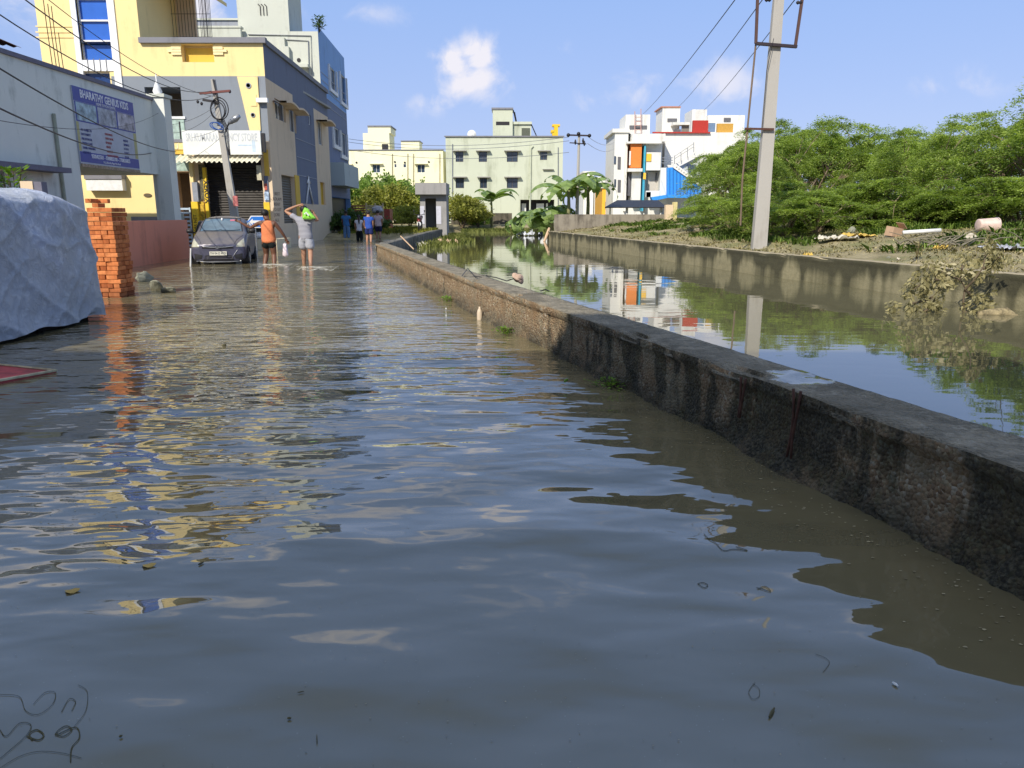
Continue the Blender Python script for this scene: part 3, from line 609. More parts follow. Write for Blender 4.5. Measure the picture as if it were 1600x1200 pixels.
# grooves on the far left panel and niche ornament
for py in(41,50,58):
    z=FZ(85,py)[1]; s=FZ(56,py)[0]; block(t,'moulding',ptB,s,a-.25,z-.03,z+.02,-.03,0,C_yel)
nz0=niche
for sgn,sx0 in((-1,nz0[0]),(1,nz0[1])):
    for k,(w,dz) in enumerate(((.42,.78),(.58,.62),(.42,.46))):
        zc=nz0[2]+(nz0[3]-nz0[2])*dz; x0,x1=(sx0-w,sx0) if sgn<0 else (sx0,sx0+w); block(t,'moulding',ptB,x0,x1,zc-.05,zc+.05,-.07,0,mat('pale_yellow_trim',(.85,.72,.38),.7))
block(t,'niche_panel',ptB,nz0[0]+.05,nz0[1]-.05,nz0[2]+.06,nz0[3]-.1,nz0[4]-.06,nz0[4]-.01,C_deepyel)
# upper terrace: grille and canopy slab
xr=xR; t2=MB(); zz=ZL+.22
for i in range(13): x=xr+.05+i*.145; t2.tube([(x,38.0,zz),(x,38.0,11.5)],.012,5)
for z in(9.6,10.6): t2.tube([(xr,38.0,z),(xr+1.85,38.0,z)],.012,5)
for i in range(8): y=38-i*.16; t2.tube([(xr+1.85,y,zz),(xr+1.85,y,11.4)],.012,5)
t2.build('terrace_grille',M_dark,t)
t2=MB(); t2.add([(xr,YF-.1,12.6),(xr+2.3,36.2,11.15),(xr+2.3,39,11.15),(xr,39,12.6),(xr,YF-.1,12.8),(xr+2.3,36.2,11.3),(xr+2.3,39,11.3),(xr,39,12.8)],[(0,1,2,3),(4,7,6,5),(0,4,5,1),(1,5,6,2),(2,6,7,3)]); t2.build('terrace_canopy',C_yel,t,fixn=True)
t2=MB(); t2.box(xr,xr+.9,38.6,38.75,zz,11.5); t2.build('terrace_wall',C_tan,t)
# front details
Mgl=mat('etched_glass_panel',(.36,.46,.40),.3,0,.35,5)
k=R(262,187,289,218); block(t,'balcony_glass',ptB,k[0],k[1],k[2],k[3],-.03,0,Mgl)
k=R(256,182,290,186); block(t,'balcony_rail',ptB,k[0],k[1],k[2],k[3],-.06,0,M_white)
k=R(259,218,291,223); block(t,'ledge',ptB,k[0],k[1],k[2],k[3],-.15,0,C_ledge)
k=R(260,223,293,234); block(t,'yellow_band',ptB,k[0],k[1],k[2],k[3],-.12,0,mat('pale_yellow_band',(.8,.66,.30),.7))
for i in range(3):
    s=k[0]+.12+.22*i; m=MB(); m.tube([ptB(s,k[3]-.05,-.13),ptB(s,k[2]+.05,-.13),ptB(s-.06,k[2]+.03,-.13)],.015,5); m.build('wall_motif',M_white,t)
k=R(261,234,294,241); block(t,'ochre_band',ptB,k[0],k[1],k[2],k[3],-.08,0,C_deepyel)
k=R(264,243,298,267); block(t,'etched_window',ptB,k[0],k[1],k[2],k[3],-.02,0,Mgl)
for px in(282,): 
    k=R(px-1,190,px+1,218); block(t,'window_motif',ptB,k[0],k[1],k[2],k[3],-.045,-.03,M_dark)
# yellow wedge with round holes
w=[FZ(371,120),FZ(403,120),FZ(408,205),FZ(391,205)]
m=MB(); vs=[ptB(s,z,-.06) for s,z in w]+[ptB(s,z,0) for s,z in w]; m.add(vs,[(0,1,2,3),(0,4,5,1),(1,5,6,2),(2,6,7,3),(3,7,4,0)]); m.build('wedge_panel',C_yel,t,fixn=True)
for px,py,r in((389,134,.12),(396,180,.10)):
    s,z=FZ(px,py); m=MB(); m.lathe([(r,0),(r*1.0,.03),(r*.7,.03),(r*.7,.0)],(0,0,0),'Y',18); m.v=[tuple(ptB(s,z,-.06)+Vector((x,-y,zz_))) for x,y,zz_ in m.v]; m.build('round_vent',M_steel,t,smooth=False)
s,z=FZ(397,157); block(t,'socket_frame',ptB,s-.13,s+.13,z-.24,z+.24,-.085,-.06,C_yel)
k=R(403,154,416,161); block(t,'meter_box',ptB,k[0],k[1]+.12,k[2],k[3],-.25,-.061,M_white)
# shop front
m=MB(); a,b,c,d,e=shop; m.grid(lambda u,v:ptB(a+(b-a)*u,c+(d-c)*v,e-.1+.018*math.sin(v*(d-c)/.11*2*math.pi)),1,420); m.build('roller_shutter',mat('brown_grey_shutter',(.055,.05,.045),.55,.4,.25,5),t,smooth=True)
block(t,'lintel',ptB,a,b,d-.28,d,.2,.4,M_dark)
m=MB(); a,b=FZ(283,250)[0],FZ(413,250)[0]; zt3=FZ(350,243)[1]; zb3=FZ(350,255)[1]
m.grid(lambda u,v:ptB(a+(b-a)*u+(.35*(1-v) if u<.5 else 0)*0,zt3+(zb3-zt3)*v*1.0+.04*math.sin(u*17*2*math.pi),-.12-.75*v),170,5)
m.build('awning',mat('cream_corrugated_sheet',(.72,.68,.52),.5,0,.15,2),t,smooth=True)
# yellow side posts and posters
C_post=mat('poster_yellow',(.78,.52,.03),.6); C_pg=mat('pillar_grey_paint',(.27,.29,.33),.8)
k=R(300,256,312,285); 
def F2(name,px0,py0,px1,py1,d0,d1,m): k=R(px0,py0,px1,py1); return block(t,name,ptB,k[0],k[1],k[2],k[3],d0,d1,m)
F2('shop_post',299,254,304,285,-.22,0,C_yel); F2('shop_post',304,285,312,315,-.22,0,C_pg); F2('shop_post',304,315.2,314,372,-.22,0,C_post)
F2('poster',313,257,323,312,-.08,0,mat('dark_product_poster',(.10,.09,.05),.6,var=.8,scale=9)); F2('poster',322,262,327,372,-.12,0,C_post); F2('poster',314,315,322,372,-.10,0,mat('yellow_brown_poster',(.50,.32,.03),.6,var=.7,scale=8))
F2('shop_post',413,234,420,275,-.05,0,C_deepyel); F2('shop_post',414,275,420,316,-.05,0,C_blu); F2('shop_post',414,316,423,366,-.05,0,C_post)
F2('notice',405,259,412,282,-.35,-.3,mat('cream_notice',(.5,.46,.33),.7,var=.4,scale=8)); F2('notice',414,287,418,297,-.08,-.051,mat('red_notice',(.45,.1,.07),.7,var=.5,scale=10)); F2('notice',414,300,421,313,-.08,-.051,mat('blue_white_notice',(.35,.45,.58),.7,var=.7,scale=10))
k=R(322,279,327,320); text('poster_lettering','XEROX',.30,M_black,t,ptB((k[0]+k[1])/2,(k[2]+k[3])/2,-.126),(math.pi/2,math.pi/2,0),'CENTER',.003,1,.008)
k=R(306,330,312,370); text('poster_lettering','JOBS NET',.2,M_dark,t,ptB((k[0]+k[1])/2,(k[2]+k[3])/2,-.224),(math.pi/2,-math.pi/2,0),'CENTER',.003)
# gate of the porch
m=MB(); k=R(276,304,299,372); 
for i in range(11): z=1.65-i*.18; fb(k[0],k[1],z,z+.085,-.05,-.02,m)
fb(k[0],k[0]+.06,-.4,1.75,-.055,-.015,m); fb(k[1]-.06,k[1],-.4,1.75,-.055,-.015,m)
m.build('porch_gate',mat('pale_blue_gate',(.42,.52,.62),.5),t,fixn=True)
m=MB(); k=R(279,334,289,350); fb(k[0],k[1],k[2],k[3],-.08,-.056,m); m.build('gate_panel',mat('grey_green_panel',(.4,.45,.42),.6),t,fixn=True)
# things on the wall seen through the porch of the pale house
k=R(141,276,197,298); block(t,'vent_box',ptB,k[0],k[1],k[2],k[3]-.12,-.35,0,M_white); block(t,'vent_box_lid',ptB,k[0]-.03,k[1]+.03,k[3]-.12,k[3]+.1,-.4,0,C_ledge)
s,z=FZ(231,305); m=MB(); m.lathe([(.18,0),(.18,.02)],(0,0,0),'Y',16); m.v=[tuple(ptB(s,z,-.02)+Vector((x,-y,q*.45))) for x,y,q in m.v]; m.build('oval_plaque',mat('brown_plaque',(.12,.09,.05),.5),t)
m=MB(); fb(FZ(205,330)[0],FZ(262,330)[0],.7,1.35,-.08,0,m); m.build('plinth_band',C_ledge,t,fixn=True)
# big shop board
t=thing('shop_sign','long white faded shop sign board above the brown roller shutter','sign board',(-12.6,YF-.6,4.9))
k=R(294,206,414,243); ptQ=lambda s,z,d=0: ptB(s,z,d-.45)
f=block(t,'board',ptQ,k[0],k[1],k[2],k[3],-.12,0,mat('sun_bleached_board',(.74,.75,.70),.6,0,.10,1.5))
xm=k[0]+(k[1]-k[0])*.58; block(t,'board_joint',ptQ,xm-.02,xm+.02,k[2],k[3],-.126,-.12,M_steel)
MF=mat('faded_lettering',(.52,.54,.55),.6)
text('lettering','SRI KUMARAN  FANCY STORE',.46,MF,t,ptQ((k[0]+k[1])/2,k[3]-.30,-.124),(math.pi/2,0,0),'CENTER',.003,.5,.012)
for a_,b_,c_,d_ in((.70,.88,.35,.42),(.885,.93,.10,.62)): block(t,'water_stain',ptQ,k[0]+(k[1]-k[0])*a_,k[0]+(k[1]-k[0])*b_,k[2]+(k[3]-k[2])*c_,k[2]+(k[3]-k[2])*d_,-.123,-.12,mat('faded_blue_print',(.50,.60,.68),.6))
m=MB(); m.box(*[v for p in [(B0[0]+k[1]+.02,B0[0]+k[1]+.14)] for v in p],YF-.5,YF-.3,k[2]+.1,k[3]-.1); m.build('side_box',M_dark,t)
for s in(k[0]+.2,k[1]-.2): m=MB(); m.box(B0[0]+s-.03,B0[0]+s+.03,YF-.45,YF,k[3]-.4,k[3]-.34); m.build('bracket',M_dark,t)
# side wall details on yellow building
t=bpy.data.objects['yellow_building']
for o in(w_a,w_b): window(t,ptD,o,.16,nv=2)
window(t,ptD,winf,.12,nv=2); window(t,ptD,wnar,.12,nv=1,gl=mat('dark_blue_glass',(.02,.05,.16),.1)); window(t,ptD,win4,.17,nv=1,gl=C_deepyel,fr=C_deepyel)
k=sd(446,150,449,152)
for px0,px1,py in((426,447,157),(447,463,169),(494,508,187)):
    a,z=SZ(px0,py); b,_=SZ(px1,py); m=MB()
    m.grid(lambda u,v:ptD(a+(b-a)*u,z+.12*math.sin(math.pi*u)+.0,-.62*v),10,2); m.grid(lambda u,v:ptD(a+(b-a)*u,z-.09+.12*math.sin(math.pi*u),-.62*v),10,2); m.grid(lambda u,v:ptD(a+(b-a)*u,z-.09*v+.12*math.sin(math.pi*u),-.62),10,1)
    m.build('sunshade',C_tan,t)
a,b,c,d=shut; m=MB(); m.grid(lambda u,v:ptD(a+(b-a)*u,c+(d-c)*v,.2+.015*math.sin(v*(d-c)/.12*2*math.pi)),1,240); m.build('side_shutter',mat('dusty_shutter',(.16,.14,.11),.6,.3),t,smooth=True)
block(t,'shutter_post',ptD,b,b+.9,c,d+.1,-.04,0,C_deepyel)
# slim white figure-like arch lamp on the grey panel
k=sd(475,276,487,318); m=MB(); fbD=lambda s0,s1,z0,z1,d0,d1,mm:mm.add([ptD(s,z,dd) for z in(z0,z1) for dd in(d0,d1) for s in(s0,s1)],[(0,2,3,1),(4,5,7,6),(0,1,5,4),(2,6,7,3),(0,4,6,2),(1,3,7,5)])
ms=(k[0]+k[1])/2; 
m.tube([ptD(k[0]+.1,k[2],-.06),ptD(ms-.1,k[3]-.5,-.06),ptD(ms,k[3],-.06),ptD(ms+.1,k[3]-.5,-.06),ptD(k[1]-.1,k[2],-.06)],.05,6); m.tube([ptD(ms-.35,k[3]-.35,-.06),ptD(ms,k[3]-.15,-.06),ptD(ms+.35,k[3]-.35,-.06)],.05,6)
m.build('arched_window_frame',M_white,t,smooth=True)
for z in np.linspace(3.4,5.2,3): block(t,'groove_line',ptD,g0+.1,g1-.1,z,z+.03,-.02,0,mat('light_groove',(.35,.36,.4),.8))
Mn=mat('stencil_brown',(.20,.13,.10),.8)
for i,w in enumerate(['BEST','KOLAM','RENT','TO LET','JOBS','ALL','IT']):
    s,z=SZ(433,303+i*8.2); A3=math.atan2(BS1[1]-B1[1],BS1[0]-B1[0]); text('wall_lettering',w,.2,Mn,t,ptD(s,z,-.006),(math.pi/2,0,A3),'CENTER',.002,2.2)
# ------------------------------------------------------------ C: pale and blue three storey building behind it
CY=48.9; C0,C1=(-24,CY),(-11.75,CY); CS1=(-12.25,58.5)
t=thing('blue_sided_building','three storey building with pale front and sky-blue street side behind the yellow one','building',(-14,CY,0))
def CZ(px,py): return V(px,py,C0,C1)
zC=V(509,49,C0,C1)[1]
mb=MB(); ptC=facade(mb,C0,C1,-.5,zC,[])
mb.build('front_wall',C_palew,t)
sc=lambda *a: rect(C1,CS1,*a)
wins=[(514,107,524,139),(531,118,540,159),(520,200,530,226),(532,208,541,242)]
wins=[sc(*w)+(.12,) for w in wins]; L_=math.hypot(CS1[0]-C1[0],CS1[1]-C1[1])
zblu=V(525,165,C1,CS1)[1]; ztop=V(525,80,C1,CS1)[1]
mb=MB(); ptE=facade(mb,C1,CS1,2.6,zC,wins,zones=lambda s,z:(1 if z>ztop+.2 else 0) if z>zblu else 2,lines_z=[zblu,ztop+.2]); 
mb.add([(CS1[0],CS1[1],-.5),(CS1[0],CS1[1],zC),(-24,CS1[1],zC),(-24,CS1[1],-.5)],[(0,1,2,3)]); mb.box(-24,-12.6,CY+.01,58.4,-.5,2.6,3)
mb.add([(-24,CY+.5,zC-.8),(-12,CY+.5,zC-.8),(-12.3,58.4,zC-.8),(-24,58.4,zC-.8)],[(0,1,2,3)],2)
mb.build('side_wall',[C_sky,plaster('parapet_grey_side',(.16,.17,.2)),plaster('slate_blue_side',(.19,.22,.31)),M_dark],t)
for w in wins:
    f=window(t,ptE,w,.1,nv=2); a,b,c,d=w[:4]
    for nm,q in(('sill',(a-.25,b+.25,c-.3,c-.08)),('side_trim',(a-.25,a-.06,c-.08,d)),('side_trim',(b+.06,b+.25,c-.08,d))): block(f,nm,ptE,*q,-.12,0,M_white)
k=sc(517,263,541,292); block(t,'shop_canopy',ptE,k[0],k[1],k[2],k[3]+.2,-.9,0,plaster('pale_canopy',(.45,.50,.48)))
for px in(524,534): s=V(px,230,C1,CS1)[0]; 
for i in range(5):
    z=zblu-.5+i*.45; block(t,'groove_line',ptE,.4,L_-.4,z,z+.04,-.02,0,mat('light_groove',(.35,.36,.4),.8))
def Cb(name,x0,y0,x1,y1,dep,m,d0=0,z0=None):
    a,za=CZ(x0,y1); b,zb_=CZ(x1,y0); X0,X1=C0[0]+a,C0[0]+b; q=MB(); q.box(X0,X1,CY+d0,CY+d0+dep,za if z0 is None else z0,zb_); return q.build(name,m,t)
Cb('stair_tower',370,-40,445,46,3.0,C_palew,.3,zC-.9); Cb('water_tank_wall',291,23,372,60,2.0,plaster('tank_wall_grey',(.3,.32,.36)),1.2); Cb('tank_wall_cap',288,21,373,24,2.2,C_palew,1.1)
Cb('terrace_parapet',266,45,379,62,.3,C_palew,-.4); Cb('parapet_cap',263,43,380,46,.5,C_palew,-.45)
for px in(404,409,414): q=MB(); a=CZ(px,8)[0]; z=CZ(px,22)[1]; q.tube([(C0[0]+a,CY+.28,z),(C0[0]+a,CY+.28,z+.5),(C0[0]+a-.12,CY+.28,z+.62)],.03,5); q.build('wall_motif',M_dark,t)
for pts in(((388,54),(486,56),(488,120)),((447,62),(482,64),(484,140))):
    q=MB(); q.tube([(C0[0]+CZ(*p)[0],CY-.05,CZ(*p)[1]) for p in pts],.03,6); q.build('drainpipe',M_steel,t)
Cb('vertical_rib',441,60,446,118,.25,C_palew,-.25); Cb('vertical_rib',447,74,453,118,.3,C_palew,-.3); Cb('sill_shelf',465,102,484,107,.5,C_palew,-.5)
q=MB(); s,z=CZ(467,94); q.lathe([(.12,-.02),(.12,.0)],(C0[0]+s,CY-.01,z),'Y',12); q.build('pipe_hole',M_dark,t)
def potplant(name,label,cat,c,h,r,n,m,size=.09,seed=1):
    t=thing(name,label,cat,tuple(c)); rs=random.Random(seed); q=MB(); st=MB()
    for i in range(n):
        a=rs.uniform(0,6.28); e=rs.uniform(.3,1.3); p=Vector(c)+Vector((math.cos(a)*r*math.cos(e)*rs.random(),math.sin(a)*r*math.cos(e)*rs.random(),h*rs.uniform(.25,1)))
        d=Vector((math.cos(a),math.sin(a),rs.uniform(-.2,.9))).normalized(); w=d.cross(Vector((0,0,1))).normalized()*size*.35; l=d*size*rs.uniform(.8,1.8)
        q.add([p,p+l*.5+w,p+l,p+l*.5-w],[(0,1,2,3)])
        if i%9==0: st.tube([Vector(c),(Vector(c)+p)/2+Vector((0,0,.05)),p],size*.07,4)
    st.build('stems',mat('plant_stem',(.12,.09,.04)),t); q.build('leaves',m,t); return t
LM=leafmat('fresh_leaf',(.05,.10,.02),(.20,.30,.05)); LD=leafmat('dark_leaf',(.03,.06,.02),(.11,.18,.05)); LO=leafmat('muddy_leaf',(.13,.12,.05),(.33,.29,.14),.15,c3=(.45,.4,.25))
LG=leafmat('acacia_leaf',(.05,.09,.018),(.36,.46,.10),.42,c3=(.52,.6,.18))
a=CZ(497,47); potplant('terrace_plant','small spiky plant on the roof edge of the blue-sided building','plant',(C0[0]+a[0],CY+.3,zC),.9,.5,160,LD,.16,3)
# ------------------------------------------------------------ pale green building far ahead
GY=87.0; G0,G1=(Q(696,213,GY).x,GY),(Q(880,213,GY).x,GY)
t=thing('green_building','pale green two storey building with small dark barred windows straight ahead','building',(0,GY,0))
Cg=plaster('pale_green_weathered',(.55,.58,.45),(.25,.27,.18),.7,.35,lo=.5)
rg=lambda *a: rect(G0,G1,*a)
gw=[(712,237,724,253),(748,237,761,253),(792,237,809,253),(844,237,855,250),(712,278,725,294),(750,278,761,294),(792,278,809,294)]
gw=[rg(*w)+(.2,) for w in gw]; gp=rg(813,312,866,345)+(1.5,)
mb=MB(); zG=Q(700,214,GY).z
ptG=facade(mb,G0,G1,0,zG,gw+[gp]); a,b,c,d,e=gp; mb.add([ptG(a,c,e),ptG(b,c,e),ptG(b,d,e),ptG(a,d,e)],[(0,1,2,3)],1)
mb.add([(G0[0],GY,0),(G0[0],GY,zG),(G0[0],GY+12,zG),(G0[0],GY+12,0)],[(0,1,2,3)]); mb.add([(G1[0],GY,0),(G1[0],GY,zG),(G1[0],GY+12,zG),(G1[0],GY+12,0)],[(0,1,2,3)]); mb.add([(G0[0],GY,zG-.5),(G1[0],GY,zG-.5),(G1[0],GY+12,zG-.5),(G0[0],GY+12,zG-.5)],[(0,1,2,3)])
mb.build('wall',[Cg,M_dark],t)
mb=MB(); mb.box(G0[0]-.12,G1[0]+.12,GY-.15,GY+.15,zG,zG+.12); mb.build('parapet_coping',C_ledge,t)
for w in gw: window(t,ptG,w,.18,fr=mat('brown_window_frame',(.12,.10,.09),.6),nv=2,bars=.22); shade(t,ptG,w[0]-.3,w[1]+.35,w[3]+.03,.5,.1)
def Gb(name,x0,y0,x1,y1,d0,dep,m,par=None): 
    A=Q(x0,y1,GY+max(d0,0)); B=Q(x1,y0,GY+max(d0,0)); q=MB(); q.box(A.x,B.x,GY+d0,GY+d0+dep,A.z,B.z); return q.build(name,m,par or t)
Gb('stair_tower',770,170,801,213,.6,3,Cg); Gb('tower_roof',768,168,802,171,.5,3.2,C_ledge); Gb('tower_opening',775,190,796,195.5,.58,.3,M_dark)
Gb('terrace_room',801,193,830,213,1.0,3,Cg); Gb('room_roof',800,190,831,194,.8,3.2,Cg); Gb('terrace_opening',815,200,828,213,.95,.3,mat('dark_green_shade',(.1,.11,.08)))
q=MB(); q.tube([Q(833,228,GY-.08),Q(829.5,232,GY-.08),Q(828.5,300,GY-.08),Q(828,330,GY-.08)],.09,8); q.build('drainpipe',Cg,t); 
for px,y0 in((707,225),(872,230)): q=MB(); q.tube([Q(px,y0,GY-.06),Q(px,320,GY-.06)],.05,6); q.build('drainpipe',M_steel,t)
for a,b in(((802,172),(806,190)),((804,175),(807,190)),((830,194),(838,212))): q=MB(); q.tube([Q(*a,GY+1),Q(*b,GY+1)],.06,5); q.build('roof_rail',M_dark,t)
for x0,x1 in((815,822),(838,850),(853,856)): Gb('porch_pier',x0,318,x1,338,1.0,.3,M_white)
shade(t,ptG,rg(850,0,868,1)[0],rg(850,0,868,1)[1],Q(850,265,GY).z,.3,.06)
q=MB(); y=GY+1; B=lambda x0,y0,x1,y1,z0=0:q.box(Q(x0,y1,y).x,Q(x1,y0,y).x,y,y+1.2,Q(x0,y1,y).z,Q(x1,y0,y).z)
B(863,206,872,213); B(866,197,872,206); B(863,194,875,197); B(861,203,866,207)
tag(q.build('roof_tank_stand',mat('bright_yellow_paint',(.80,.50,.02),.5)),'bright yellow hook-shaped structure on the roof of the pale green building','structure')
q=MB(); c=Q(737,210,GY+1); q.lathe([(.02,0),(.3,.05),(.5,.2)],(c.x,c.y,c.z),'Y',14); q.tube([c,c-Vector((0,0,1))],.05,6); tag(q.build('satellite_dish',M_white),'small satellite dish on the left of the green building roof','dish')
# ------------------------------------------------------------ cream building
KY=93.0; K0,K1=(Q(528,236,KY).x,KY),(Q(692,236,KY).x,KY)
t=thing('cream_building','cream yellow two storey building with rooftop boxes behind the dense shrubs','building',((K0[0]+K1[0])/2,KY,0))
Ck=plaster('cream_lemon_paint',(.84,.81,.56),(.4,.35,.2),.55,.4); rk=lambda *a: rect(K0,K1,*a); zK=Q(600,235,KY).z
kw=[rk(582,257,594,270)+(.2,),rk(652,257,664,270)+(.2,),rk(616,256,620,262)+(.1,),rk(630,256,635,262)+(.1,),rk(541,258,547,268)+(.2,)]
mb=MB(); ptK=facade(mb,K0,K1,0,zK,kw); mb.add([(K1[0],KY,0),(K1[0],KY,zK),(K1[0]+.8,KY+11,zK),(K1[0]+.8,KY+11,0)],[(0,1,2,3)]); mb.add([(K0[0],KY,zK-.4),(K1[0],KY,zK-.4),(K1[0],KY+11,zK-.4),(K0[0],KY+11,zK-.4)],[(0,1,2,3)]); mb.build('wall',Ck,t)
mb=MB(); mb.box(K0[0],K1[0]+.1,KY-.1,KY+.15,zK,zK+.1); mb.build('parapet_coping',C_ledge,t)
for w in kw[:2]+kw[4:]: window(t,ptK,w,.18,nv=2); shade(t,ptK,w[0]-.3,w[1]+.35,w[3]+.03,.4,.08,Ck)
for w in kw[2:4]: window(t,ptK,w,.08,nv=1)
def Kb(name,x0,y0,x1,y1,d0,dep,m): A=Q(x0,y1,KY+d0); B=Q(x1,y0,KY+d0); q=MB(); q.box(A.x,B.x,KY+d0,KY+d0+dep,A.z,B.z); return q.build(name,m,t)
Kb('stair_tower',568,208,608,236,1,4,Ck); Kb('water_tank_room',575,198,610,208,1,4,Ck); Kb('tower_roof',574,196,611,198,.9,4.2,C_ledge); Kb('roof_box',627,221,655,236,1,3,Ck); Kb('box_roof',626,219.5,656,221,.9,3.2,C_ledge)
Kb('terrace_door',597,225,606,236,.9,.2,M_dark)
for px in(613,637,646,687): q=MB(); q.tube([Q(px,240,KY-.06),Q(px,290,KY-.06)],.05,6); q.build('drainpipe',plaster('tan_pipe',(.4,.35,.22)),t)
for px,py in((557,254),(617,253),(632.5,254),(670,253)):
    c=Q(px,py,KY-.03); q=MB(); q.lathe([(.12,-.02),(.12,0)],c,'Y',10); q.build('vent_hole',M_dark,t)
# ------------------------------------------------------------ white, orange and blue building to the right
WY=86.0
t=thing('white_building','white three storey building with orange panel, cyan stripe and blue stair wall, half behind trees','building',(16,WY,0))
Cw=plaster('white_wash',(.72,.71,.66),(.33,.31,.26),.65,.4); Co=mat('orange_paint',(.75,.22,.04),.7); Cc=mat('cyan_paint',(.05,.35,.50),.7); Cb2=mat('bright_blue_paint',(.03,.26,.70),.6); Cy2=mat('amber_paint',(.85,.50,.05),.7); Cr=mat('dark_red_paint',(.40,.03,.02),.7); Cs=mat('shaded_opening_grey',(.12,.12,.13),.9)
def Wb(name,x0,y0,x1,y1,d0,dep,m): A=Q(x0,y1,WY+d0); B=Q(x1,y0,WY+d0); q=MB(); q.box(A.x,B.x,WY+d0,WY+d0+dep,A.z,B.z); return q.build(name,m,t)
Wb('left_block',957,207,982,345,2,8,Cw); Wb('left_block_top',957,201,984,207,1.8,8,Cw); Wb('pillar_strip',974,218,981,330,1.6,.5,Cw)
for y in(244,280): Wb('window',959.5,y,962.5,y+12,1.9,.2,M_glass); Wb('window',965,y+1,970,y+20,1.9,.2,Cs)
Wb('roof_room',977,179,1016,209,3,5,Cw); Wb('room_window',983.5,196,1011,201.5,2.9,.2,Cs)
Wb('main_block',981,209,1036,345,2.4,8,Cw); Wb('roof_slab',980,221,1034,224,.6,2,Cw); Wb('parapet',988,209,1040,221,.9,1.6,Cw)
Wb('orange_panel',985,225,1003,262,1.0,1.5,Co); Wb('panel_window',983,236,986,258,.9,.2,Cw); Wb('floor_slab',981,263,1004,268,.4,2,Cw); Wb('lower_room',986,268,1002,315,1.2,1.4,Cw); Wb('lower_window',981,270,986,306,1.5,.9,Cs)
Wb('cyan_stripe',1003,227,1009.5,330,.9,1.6,Cc); Wb('balcony_front',1009.5,238,1033,266,.9,1.5,Cw); Wb('amber_panel',1010,240,1018,252,.8,.12,Cy2); Wb('amber_panel',1005,270,1009.4,280,.8,.12,Cy2); Wb('amber_panel',1009.6,300,1017,308,.8,.12,Cy2)
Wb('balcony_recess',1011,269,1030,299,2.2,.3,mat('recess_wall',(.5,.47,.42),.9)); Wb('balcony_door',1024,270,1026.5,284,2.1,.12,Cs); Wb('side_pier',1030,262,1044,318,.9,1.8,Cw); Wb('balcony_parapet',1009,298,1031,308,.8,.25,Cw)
Wb('right_block',1034,207,1170,345,3.5,9,Cw); Wb('red_coping',1020,206,1110,208,3.2,.3,Cr)
Wb('tower',1034,168,1063,208,4.5,4,Cw); Wb('tower_coping',1033,166,1064,168,4.4,4.2,mat('terracotta',(.45,.2,.12))); Wb('tower_window',1043,185,1058,190,4.4,.2,Cs)
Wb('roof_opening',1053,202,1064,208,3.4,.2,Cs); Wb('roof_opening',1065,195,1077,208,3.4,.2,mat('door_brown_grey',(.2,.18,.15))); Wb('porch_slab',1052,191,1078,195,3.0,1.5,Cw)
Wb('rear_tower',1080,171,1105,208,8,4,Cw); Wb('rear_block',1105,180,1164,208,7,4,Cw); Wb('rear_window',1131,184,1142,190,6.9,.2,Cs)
Wb('red_wall',1082,188,1107,208,4,.4,Cr); Wb('glass_wall',1107,192,1118,206,4.2,.3,mat('blue_grey_glass',(.15,.22,.33),.2)); Wb('golden_wall',1120,193,1146,212,4.2,.4,mat('golden_brown_paint',(.50,.28,.05),.7))
def Wp(name,poly,d0,dep,m):
    y=WY+d0; q=MB(); pp=[(Q(a,b,y).x,Q(a,b,y).z) for a,b in poly]; q.prism(pp,y,y+dep); return q.build(name,m,t,fixn=True)
Wp('blue_stair_wall',[(1043,262),(1054,261),(1096,293),(1096,306),(1043,306)],.2,1.8,Cb2)
for i in range(9): x=1046+i*5.4; Wp('rib',[(x,263+max(0,(x-1054)*.78)),(x+1,263+max(0,(x-1053)*.78)),(x+1,305),(x,305)],.1,.1,mat('deep_blue_rib',(.02,.16,.5)))
Wp('stair_flight',[(1052,256),(1056,256),(1098,288),(1098,294),(1052,262)],0,.2,Cw)
for i in range(11): x=1056+i*3.8; y=257.5+i*2.9; Wp('step',[(x,y),(x+2.2,y),(x+2.2,y+3.2),(x,y+3.2)],-.1,.1,Cw)
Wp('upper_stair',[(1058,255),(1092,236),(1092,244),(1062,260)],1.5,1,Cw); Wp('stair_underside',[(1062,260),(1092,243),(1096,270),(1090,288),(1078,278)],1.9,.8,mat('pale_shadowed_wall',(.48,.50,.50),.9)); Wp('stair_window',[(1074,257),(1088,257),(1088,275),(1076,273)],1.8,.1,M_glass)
for a,b in(((1054,244),(1084,224)),((1054,248),(1084,229)),((1084,222),(1084,238)),((1054,243),(1054,258)),((1064,238),(1064,252)),((1074,231),(1074,246))):
    q=MB(); q.tube([Q(*a,WY+1.2),Q(*b,WY+1.2)],.04,5); q.build('stair_rail',M_steel,t)
for y in(246,250,254): Wp('balcony_rail',[(1034,y),(1052,y),(1052,y+1),(1034,y+1)],.5,.06,M_steel)
Wp('blue_canopy',[(1018,308),(1044,304),(1096,305),(1096,309),(1044,309),(1020,314)],-.4,1.2,Cb2)
for x0,x1,y in((1036,1046,202),): pass
# mast ladder on the roof room
q=MB(); y=WY+2.6
for x in(992,1001.5): q.tube([Q(x,209,y),Q(x,174 if x<1000 else 170,y)],.05,5)
for yy in(183,190,196,203): q.tube([Q(992,yy,y),Q(1001.5,yy,y)],.04,5)
q.build('roof_ladder',mat('faded_pink_steel',(.5,.3,.25),.7),t)
